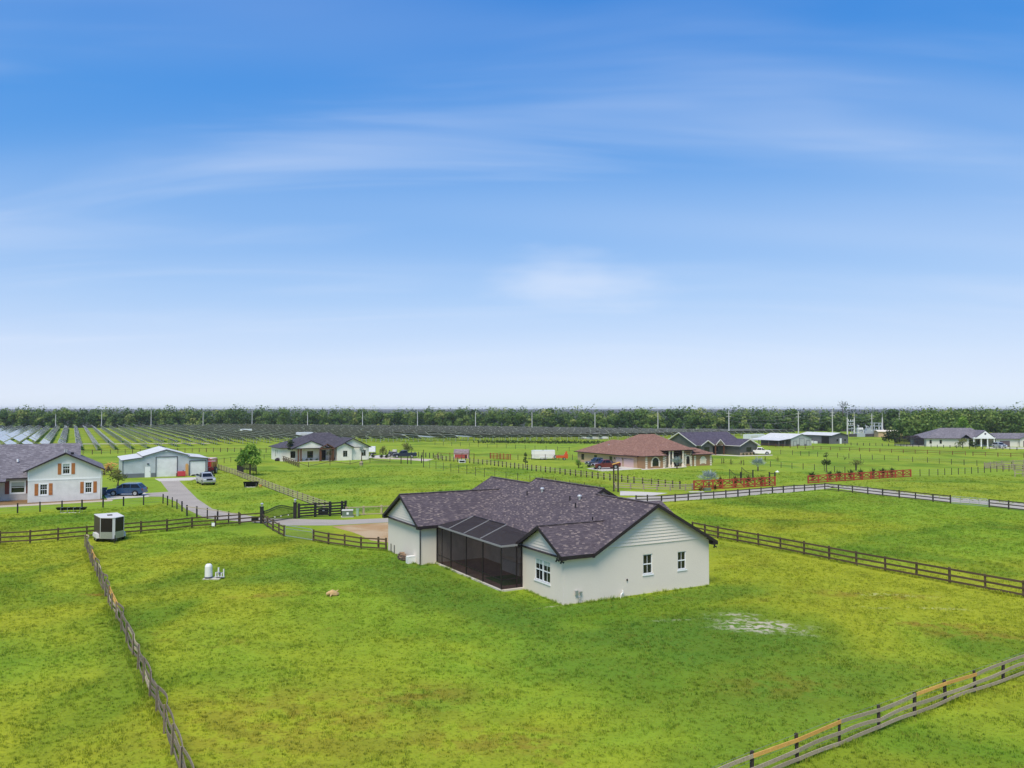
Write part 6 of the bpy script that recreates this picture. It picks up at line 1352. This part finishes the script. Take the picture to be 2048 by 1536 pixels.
t = thing('gate_opener', 'small black gate opener box fixed by the rail fence', 'opener', G(510,1046)); m = MB(); m.box(-.35,.35,-.18,.18,.25,.65); m.build('housing', M['black'], t); m = MB(); m.cyl((0,0,-.05),(0,0,.25),.06,.06,8); m.build('stand', M['black'], t); m = MB(); m.box(-.38,.38,-.2,.2,.65,.69); m.build('lid', M['black'], t)
t = thing('notice_sign', 'tiny white notice on a stake by the brown rail fence', 'sign', G(426.5,1057)); m = MB(); m.box(-.02,.02,-.02,.02,-.1,.6); m.build('stake', M['oak'], t); m = MB(); m.box(-.16,.16,-.035,-.02,.25,.6); m.build('plate', M['white'], t)
t = thing('trash_bin', 'dark wheeled trash bin beside the pale shuttered house', 'bin', G(209.5,990), R(20)); m = MB(); m.slab([(-.3,-.32,1.0),(.3,-.32,1.0),(.3,.32,1.0),(-.3,.32,1.0)], .95); m.build('bin_body', M['grey_paint'], t); m = MB(); m.box(-.33,.33,-.36,.38,1.0,1.07); m.build('lid', M['black'], t)
for x in (-.26,.26): m = MB(); m.cyl((x-.04,.34,.12),(x+.04,.34,.12),.12,.12,10); m.build('wheel', M['tyre'], t)
# clutter on the barn apron
bo_ = G(245.4,956.5); bp = lambda a_, b_: bo_+E1*a_+E2*b_
M['red_plastic'] = plain('red_plastic', '#c9404a', .45, .12, 3)
t = thing('fuel_tank', 'red box-shaped fuel tank on the barn apron', 'tank', bp(9.6,-1.0), GA); m = MB(); m.box(-.65,.65,-.4,.4,.1,.95); m.build('shell', M['red_plastic'], t); m = MB(); m.cyl((.3,0,.95),(.3,0,1.15),.07,.07,8); m.build('filler', M['black'], t); m = MB(); m.box(-.6,.6,-.36,.36,.0,.1); m.build('skid', M['black'], t)
t = thing('crate', 'small dark red crate beside the fuel tank', 'crate', bp(8.9,-.9), GA); m = MB(); m.box(-.15,.15,-.25,.25,.0,.55); m.build('box', M['redwood'], t); m = MB(); m.box(-.17,.17,-.27,.27,.55,.6); m.build('lid', M['redwood'], t)
for i, (a_, h_) in enumerate(((10.45,2.15),(10.62,2.3),(10.8,2.2))): p = bp(a_,-.45); t = thing('lumber', 'upright pine plank leaning on the barn between its two roller doors', 'plank', p, 0, 'planks leaning on the barn'); seg(t, 'plank', 'new_pine', p+Vector((0,0,.0)), bp(a_,-.12)+Vector((0,0,h_)), .14, .05)
t = thing('tool_pile', 'low heap of dark tools and hoses before the smaller roller door', 'tools', bp(12.2,-.7), GA); rr = random.Random(8)
for k in range(14): m = MB(); c = Vector((rr.uniform(-.8,.8), rr.uniform(-.25,.25), rr.uniform(.05,.3))); m.box(c.x-rr.uniform(.06,.2),c.x+rr.uniform(.06,.2),c.y-.1,c.y+.1,0,c.z+.08); m.build('tool', M[rr.choice(['black','barn_trim','oak'])], t)
# heaps beside the barn
for px, py, mt, lb, n_, sc_ in ((220,941,'new_pine','heap of broken orange timber left of the metal barn',34,1.5),(214,950,'oak','dark heap of scrap timber below the orange heap',26,1.3)):
    t = thing('timber_heap', lb, 'timber', G(px,py)); rr = random.Random(px)
    for k in range(n_): c = Vector((rr.gauss(0,.9), rr.gauss(0,.6), 0)); z = max(.08, sc_*(1-abs(c.x)/2.4)*rr.random()); d = Vector((rr.uniform(-1,1), rr.uniform(-1,1), rr.uniform(-.4,.4))).normalized()*rr.uniform(.4,1.0); m = MB(); m.bar(c-d+Vector((0,0,z+.15)), c+d+Vector((0,0,z+.15)), .16, .08); m.build('board', M[mt], t)
# tall post pair with a tan board
pp = [G(1227.6,983), G(1236.3,984.5)]; t = thing('post_pair', 'pair of tall dark posts carrying a tan slanted board', 'post', pp[0])
for p in pp: seg(t, 'post', 'post_dark', p, p+Vector((0,0,4.05)), .2, .2)
q = (pp[0]+pp[1])/2+Vector((0,0,4.25)); seg(t, 'board', 'new_pine', q+Vector((-.55,0,-.15)), q+Vector((.55,0,.18)), .6, .1)
seg(t, 'brace', 'grey_wood', pp[0]+Vector((0,0,.3)), pp[1]+Vector((0,0,1.2)), .06, .06); seg(t, 'brace', 'grey_wood', pp[0]+Vector((0,0,1.3)), pp[1]+Vector((0,0,.4)), .06, .06)
# garden gate frames behind the red fence
def garden_gate(label, a_, b_, h0, h1):
    t = thing('garden_gate', label, 'gate', a_); d = b_-a_; L = d.length; d.normalize(); seg(t, 'post', 'black_wood', a_, a_+Vector((0,0,h0)), .08, .08); seg(t, 'post', 'black_wood', b_, b_+Vector((0,0,h1+.5)), .18, .18)
    f = lambda s: h0+(h1-h0)*s-.35*math.sin(math.pi*s)
    for k in range(12): s0, s1 = k/12, (k+1)/12; seg(t, 'top_rail', 'black_wood', a_+d*L*s0+Vector((0,0,f(s0))), a_+d*L*s1+Vector((0,0,f(s1))), .05, .07); seg(t, 'bar', 'black_wood', a_+d*L*s0, a_+d*L*s0+Vector((0,0,f(s0))), .025, .025)
garden_gate('black scroll-topped garden gate leaf with hanging latch behind the red fence', G(1459,965), G(1481.5,967), 2.2, 1.4); garden_gate('second black garden gate leaf, nearer the silver-blue palm', G(1483.5,960), G(1506,962), 2.2, 1.4)
pa, pb = G(1539,970), G(1550,970.5); t = thing('garden_ladder', 'short black ladder-like frame at the end of the red fence', 'ladder', pa)
for p in (pa, pb): seg(t, 'post', 'black_wood', p, p+Vector((0,0,2.1)), .18, .18)
for z in (1.3,1.9): seg(t, 'rail', 'black_wood', pa+Vector((0,0,z)), pb+Vector((0,0,z)), .06, .1)
t = thing('concrete_slab', 'pale loose slab at the foot of the red fence', 'slab', G(1393,984.5)); m = MB(); m.box(-1.1,1.1,-.35,.35,0,.1); m.build('slab', M['concrete'], t)
t = thing('meter_box', 'small green ground box at the foot of the red fence', 'utility box', G(1414,981.5)); m = MB(); m.box(-.55,.55,-.3,.3,0,.35); m.build('housing', M['util_green'], t); m = MB(); m.box(-.58,.58,-.33,.33,.35,.39); m.build('lid', M['util_green'], t)
# little red barn shed
M['barn_red'] = lap('barn_red', '#a8423a', .25, 0, .3); M['shed_roof'] = shingles('shed_shingle', [(0,'#8a7a7c'),(.5,'#9a8a8a'),(1,'#b0a0a0')], .16, .36, .8)
t = thing('shed', 'tiny red barn-shaped shed with mauve gambrel roof', 'shed', G(923.5,916.5), R(-4)); sc_ = G(923.5,916.5).y/F_PX; w_ = 14*sc_; dp_ = 2.4; gp = [(-dp_/2,0),(dp_/2,0),(dp_/2,1.0),(dp_/2-.35,1.75),(0,2.25),(-dp_/2+.35,1.75),(-dp_/2,1.0)]
m = MB(); m.poly([(-w_,y,z) for y, z in gp][::-1]); m.poly([(w_,y,z) for y, z in gp])
for s in (-1,1): m.poly([(-w_,s*dp_/2,0),(w_,s*dp_/2,0),(w_,s*dp_/2,1.0),(-w_,s*dp_/2,1.0)])
m.build('wall', M['barn_red'], t); m = MB()
for i in range(2,6):
    (y0,z0),(y1,z1) = gp[i], gp[i+1]; rs(m, [(-w_-.15,y0,z0+.03),(w_+.15,y0,z0+.03),(w_+.15,y1,z1+.03),(-w_-.15,y1,z1+.03)], .05)
m.build('roof', [M['shed_roof'], M['cream']], t); m = MB(); m.box(w_*.55,w_*.8,-dp_/2-.03,-dp_/2-.005,.1,.85); m.build('door', M['dark'], t)
for x in (-w_+.05,w_-.05): m = MB(); m.box(x-.06,x+.06,-dp_/2-.04,-dp_/2-.002,0,1.0); m.build('corner_trim', M['white'], t)
t = thing('water_trough', 'white square stock tank with black inside by the post line', 'trough', G(924.5,925.3)); m = MB(); m.box(-.75,.75,-.5,.5,0,.55); m.box(-.85,.85,-.6,.6,.55,.62); m.build('tank', M['white'], t); m = MB(); m.box(-.6,.6,-.515,-.5,.1,.5); m.build('opening', M['black'], t)
t = thing('rock', 'dark rounded boulder at the corner of the white farmhouse', 'rock', G(555,922)); m = MB(); rr = random.Random(3); m.lathe([(.0,.75),(.4,.65),(.62,.35),(.6,0)], (0,0,0), 9); m.v = [(x*rr.uniform(.9,1.1), y*rr.uniform(.9,1.1), z*rr.uniform(.9,1.1)) for x, y, z in m.v]; m.build('boulder', M['dark'], t)
# pale barrel beside the porch, wrapped sapling base
t = thing('barrel', 'short wooden barrel planter at the foot of the blue-green sapling', 'planter', G(722.5,931)); m = MB(); m.lathe([(.0,.9),(.35,.9),(.42,.45),(.35,0)], (0,0,0), 12); m.build('staves', M['tan_wood'], t); m = MB(); m.lathe([(.425,.4),(.43,.5)], (0,0,0), 12); m.build('hoop', M['dark'], t)
t = thing('white_bag', 'small white bag lying in the long green field', 'bag', G(1554.5,944.5)); m = MB(); m.lathe([(.0,.25),(.25,.2),(.4,.08),(.38,0)], (0,0,0), 9); m.build('sack', M['white'], t); m = MB(); m.cyl((0,0,.22),(.05,.05,.34),.05,.08,6); m.build('neck', M['white'], t)
# ---------------------------------------------------------------- standing grass on the near lawn (one mass nobody could count)
def tuft_mesh(seed, n, h):
    rr = random.Random(seed); V = []; Fc = []
    for k in range(n):
        a_ = rr.uniform(0,6.28); q = rr.uniform(0,.16); b0 = Vector((math.cos(a_)*q, math.sin(a_)*q, 0)); ln = h*rr.uniform(.5,1.1); be = rr.uniform(.1,.7); d2 = rr.uniform(0,6.28); dr = Vector((math.cos(d2), math.sin(d2), 0)); sd_ = Vector((-dr.y, dr.x, 0))*rr.uniform(.006,.012)
        m_ = b0+dr*ln*be*.35+Vector((0,0,ln*.6)); tp_ = b0+dr*ln*be+Vector((0,0,ln*(1-.3*be))); i = len(V); V += [b0-sd_, b0+sd_, m_+sd_*.8, m_-sd_*.8, tp_]; Fc += [(i,i+1,i+2,i+3),(i+3,i+2,i+4)]
    me = bpy.data.meshes.new('tuft'); me.from_pydata([tuple(v) for v in V], [], Fc); me.materials.append(M['blade']); return me
def scatter(name, label, poly_pix, density, h, seed, tufts=4, blades=16, smin=.55, smax=1.35, base=None, bare=False):
    """instances of a few tufts over the lawn outline"""
    if base is None:
        pts = [G(*p) for p in poly_pix]; m = MB(); m.poly([(p.x,p.y,.0) for p in pts]); base = m.mesh(name, M['blade'])
    coll = bpy.data.collections.new(name+'_tufts')
    for k in range(tufts): coll.objects.link(bpy.data.objects.new('tuft', tuft_mesh(seed*10+k, blades, h)))
    o = link(name, base); tag(o, label, 'grass', None, 'stuff')
    ng = bpy.data.node_groups.new(name, 'GeometryNodeTree'); ng.interface.new_socket('Geometry', in_out='INPUT', socket_type='NodeSocketGeometry'); ng.interface.new_socket('Geometry', in_out='OUTPUT', socket_type='NodeSocketGeometry')
    n = ng.nodes; l = ng.links; gi = n.new('NodeGroupInput'); go = n.new('NodeGroupOutput'); dp = n.new('GeometryNodeDistributePointsOnFaces'); dp.inputs['Density'].default_value = density; dp.inputs['Seed'].default_value = seed
    l.new(gi.outputs[0], dp.inputs['Mesh']); ci = n.new('GeometryNodeCollectionInfo'); ci.inputs['Collection'].default_value = coll; ci.inputs['Separate Children'].default_value = True; ci.inputs['Reset Children'].default_value = True
    ip = n.new('GeometryNodeInstanceOnPoints'); ip.inputs['Pick Instance'].default_value = True; l.new(dp.outputs['Points'], ip.inputs['Points']); l.new(ci.outputs[0], ip.inputs['Instance'])
    rv = n.new('FunctionNodeRandomValue'); rv.data_type = 'FLOAT_VECTOR'; rv.inputs[1].default_value = (0,0,6.28); l.new(rv.outputs[0], ip.inputs['Rotation'])
    pos = n.new('GeometryNodeInputPosition'); tx = n.new('ShaderNodeTexNoise'); tx.inputs['Scale'].default_value = .35; tx.inputs['Detail'].default_value = 3; l.new(pos.outputs[0], tx.inputs['Vector'])
    mr = n.new('ShaderNodeMapRange'); mr.inputs['From Min'].default_value = .3; mr.inputs['From Max'].default_value = .7; mr.inputs['To Min'].default_value = smin; mr.inputs['To Max'].default_value = smax; l.new(tx.outputs['Fac'], mr.inputs['Value'])
    r2 = n.new('FunctionNodeRandomValue'); r2.inputs[2].default_value = .7; r2.inputs[3].default_value = 1.25; mu = n.new('ShaderNodeMath'); mu.operation = 'MULTIPLY'; l.new(mr.outputs[0], mu.inputs[0]); l.new(r2.outputs[1], mu.inputs[1])
    if bare:      # grass stays stunted on the sandy bare spots
        fac = None
        for (px, py, ru, rv, *_r) in SAND[:2]:
            c = G(px, py); vs = n.new('ShaderNodeVectorMath'); vs.operation = 'SUBTRACT'; l.new(pos.outputs[0], vs.inputs[0]); vs.inputs[1].default_value = (c.x, c.y, 0); vd = n.new('ShaderNodeVectorMath'); vd.operation = 'DIVIDE'; l.new(vs.outputs[0], vd.inputs[0]); vd.inputs[1].default_value = (ru, rv*1.1, 1); vl = n.new('ShaderNodeVectorMath'); vl.operation = 'LENGTH'; l.new(vd.outputs[0], vl.inputs[0])
            md_ = n.new('ShaderNodeMapRange'); md_.inputs['From Min'].default_value = .5; md_.inputs['From Max'].default_value = 1.15; md_.inputs['To Min'].default_value = .12; l.new(vl.outputs['Value'], md_.inputs['Value'])
            m3 = n.new('ShaderNodeMath'); m3.operation = 'MULTIPLY'; l.new((fac or mu).outputs[0], m3.inputs[0]); l.new(md_.outputs[0], m3.inputs[1]); fac = m3
        mu = fac
    l.new(mu.outputs[0], ip.inputs['Scale'])
    l.new(ip.outputs[0], go.inputs[0]); md = o.modifiers.new('grass', 'NODES'); md.node_group = ng; return o
scatter('lawn_grass', 'short yellow-green lawn grass around the white stucco house', [(-700,1640),(-300,1200),(-120,1100),(0,1092),(420,1062),(560,1075),(700,1102),(775,1105),(842,1133),(1003,1187),(1048,1180),(1127,1214),(1423,1174),(1440,1085),(1560,1108),(1830,1160),(2120,1215),(2700,1640)], 17, .115, 1, blades=13, bare=True)
scatter('paddock_grass', 'rougher pasture grass in the fenced paddock beyond the stucco house', [(1440,1079),(1330,1012),(1460,998),(1640,984.5),(1720,990),(1900,1010),(2100,1031),(2350,1240),(2120,1213),(1830,1157),(1560,1104)], 9, .13, 2, smin=.6, smax=1.5)
scatter('verge_grass', 'pasture grass between the brown rail fence and the driveway', [(-120,1096),(-60,1030),(60,1027),(325,1008.5),(374,1034),(480,1049.5),(420,1059),(0,1089)], 9, .12, 3, smin=.6, smax=1.5)
for k, (nm, lb, pp) in enumerate((('meadow_grass', 'clumpy green grass in the paddock before the white farmhouse', [(440,944),(600,939),(780,931),(872,943),(1010,966),(860,1022),(690,1027),(666,1020)]),
    ('side_grass', 'bright grass between the asphalt driveway and the four-rail fence', [(372,966),(428,941),(655,1024),(600,1034),(520,1033),(430,1017)]),
    ('field_grass', 'green field grass right of the gravel lane', [(1560,977),(1660,966),(1830,955),(2130,944),(2200,1022),(1900,998),(1750,980),(1650,971)]),
    ('front_grass', 'mown grass before the terracotta house', [(1060,944),(1170,940),(1290,943),(1420,938),(1640,947),(1608,963),(1560,968),(1390,976),(1300,969),(1130,953)]),
    ('strip_grass', 'bright grass strip between the wire fence and dark post line', [(880,938),(905,925),(1020,938),(1220,964),(1230,985),(1060,967)]))):
    scatter(nm, lb, pp, 3.2, .2, 20+k, smin=.3, smax=1.5)
m = MB()
for line, wd in (([(170,1096),(181,1128),(223,1225),(265,1316),(328,1469),(360,1562)],.5),([(1400,1612),(1503,1565),(1595,1526),(1679,1492),(1757.5,1462),(1828.7,1433),(1891,1409),(1950.5,1386),(2006,1365),(2062,1343)],.45),([(0,1090.5),(60,1087.5),(116,1082.5),(282,1067.5),(384,1057.5),(480,1050.5)],.5),([(1436,1078),(1561,1101.5),(1713,1132.5),(1833,1155.5),(1971,1182),(2047,1196.5)],.5),([(627,1083.5),(689,1094),(722,1099),(772,1102)],.5),([(775.5,1103),(842,1132.6),(866,1128.5)],.35),([(1050,1180),(1127,1212.5),(1423,1172.5)],.3),([(872,1128),(1003.4,1185)],.25),([(1272,1008),(1427,999),(1545,988.5),(1649,981.2),(1765,993.5),(1901,1008.5)],.5)):
    P = [G(*p) for p in line]
    for i in range(len(P)-1):
        d = (P[i+1]-P[i]).normalized(); n_ = Vector((-d.y,d.x,0))*wd/2; m.poly([P[i]-n_, P[i+1]-n_, P[i+1]+n_, P[i]+n_])
scatter('fence_line_grass', 'longer grass left standing under the fences and along the house walls', None, 26, .24, 40, smin=.35, smax=1.3, base=m.mesh('fence_line_grass', M['blade']))
# ---------------------------------------------------------------- humid air
hz = MB(); hz.box(-6100,6100,-320,9100,-1.5,20.5); ho_ = hz.build('haze', [])
hm = bpy.data.materials.new('humid_air'); hm.use_nodes = True; hn = hm.node_tree; hn.nodes.remove(hn.nodes['Principled BSDF'])
pv_ = hn.nodes.new('ShaderNodeVolumePrincipled'); pv_.inputs['Color'].default_value = (.95,.97,1,1); pv_.inputs['Density'].default_value = .0001; pv_.inputs['Anisotropy'].default_value = .0
hn.links.new(pv_.outputs[0], hn.nodes['Material Output'].inputs['Volume']); ho_.data.materials.clear(); ho_.data.materials.append(hm)
tag(ho_, 'thin pale humid air over the whole plain', 'haze', None, 'stuff')
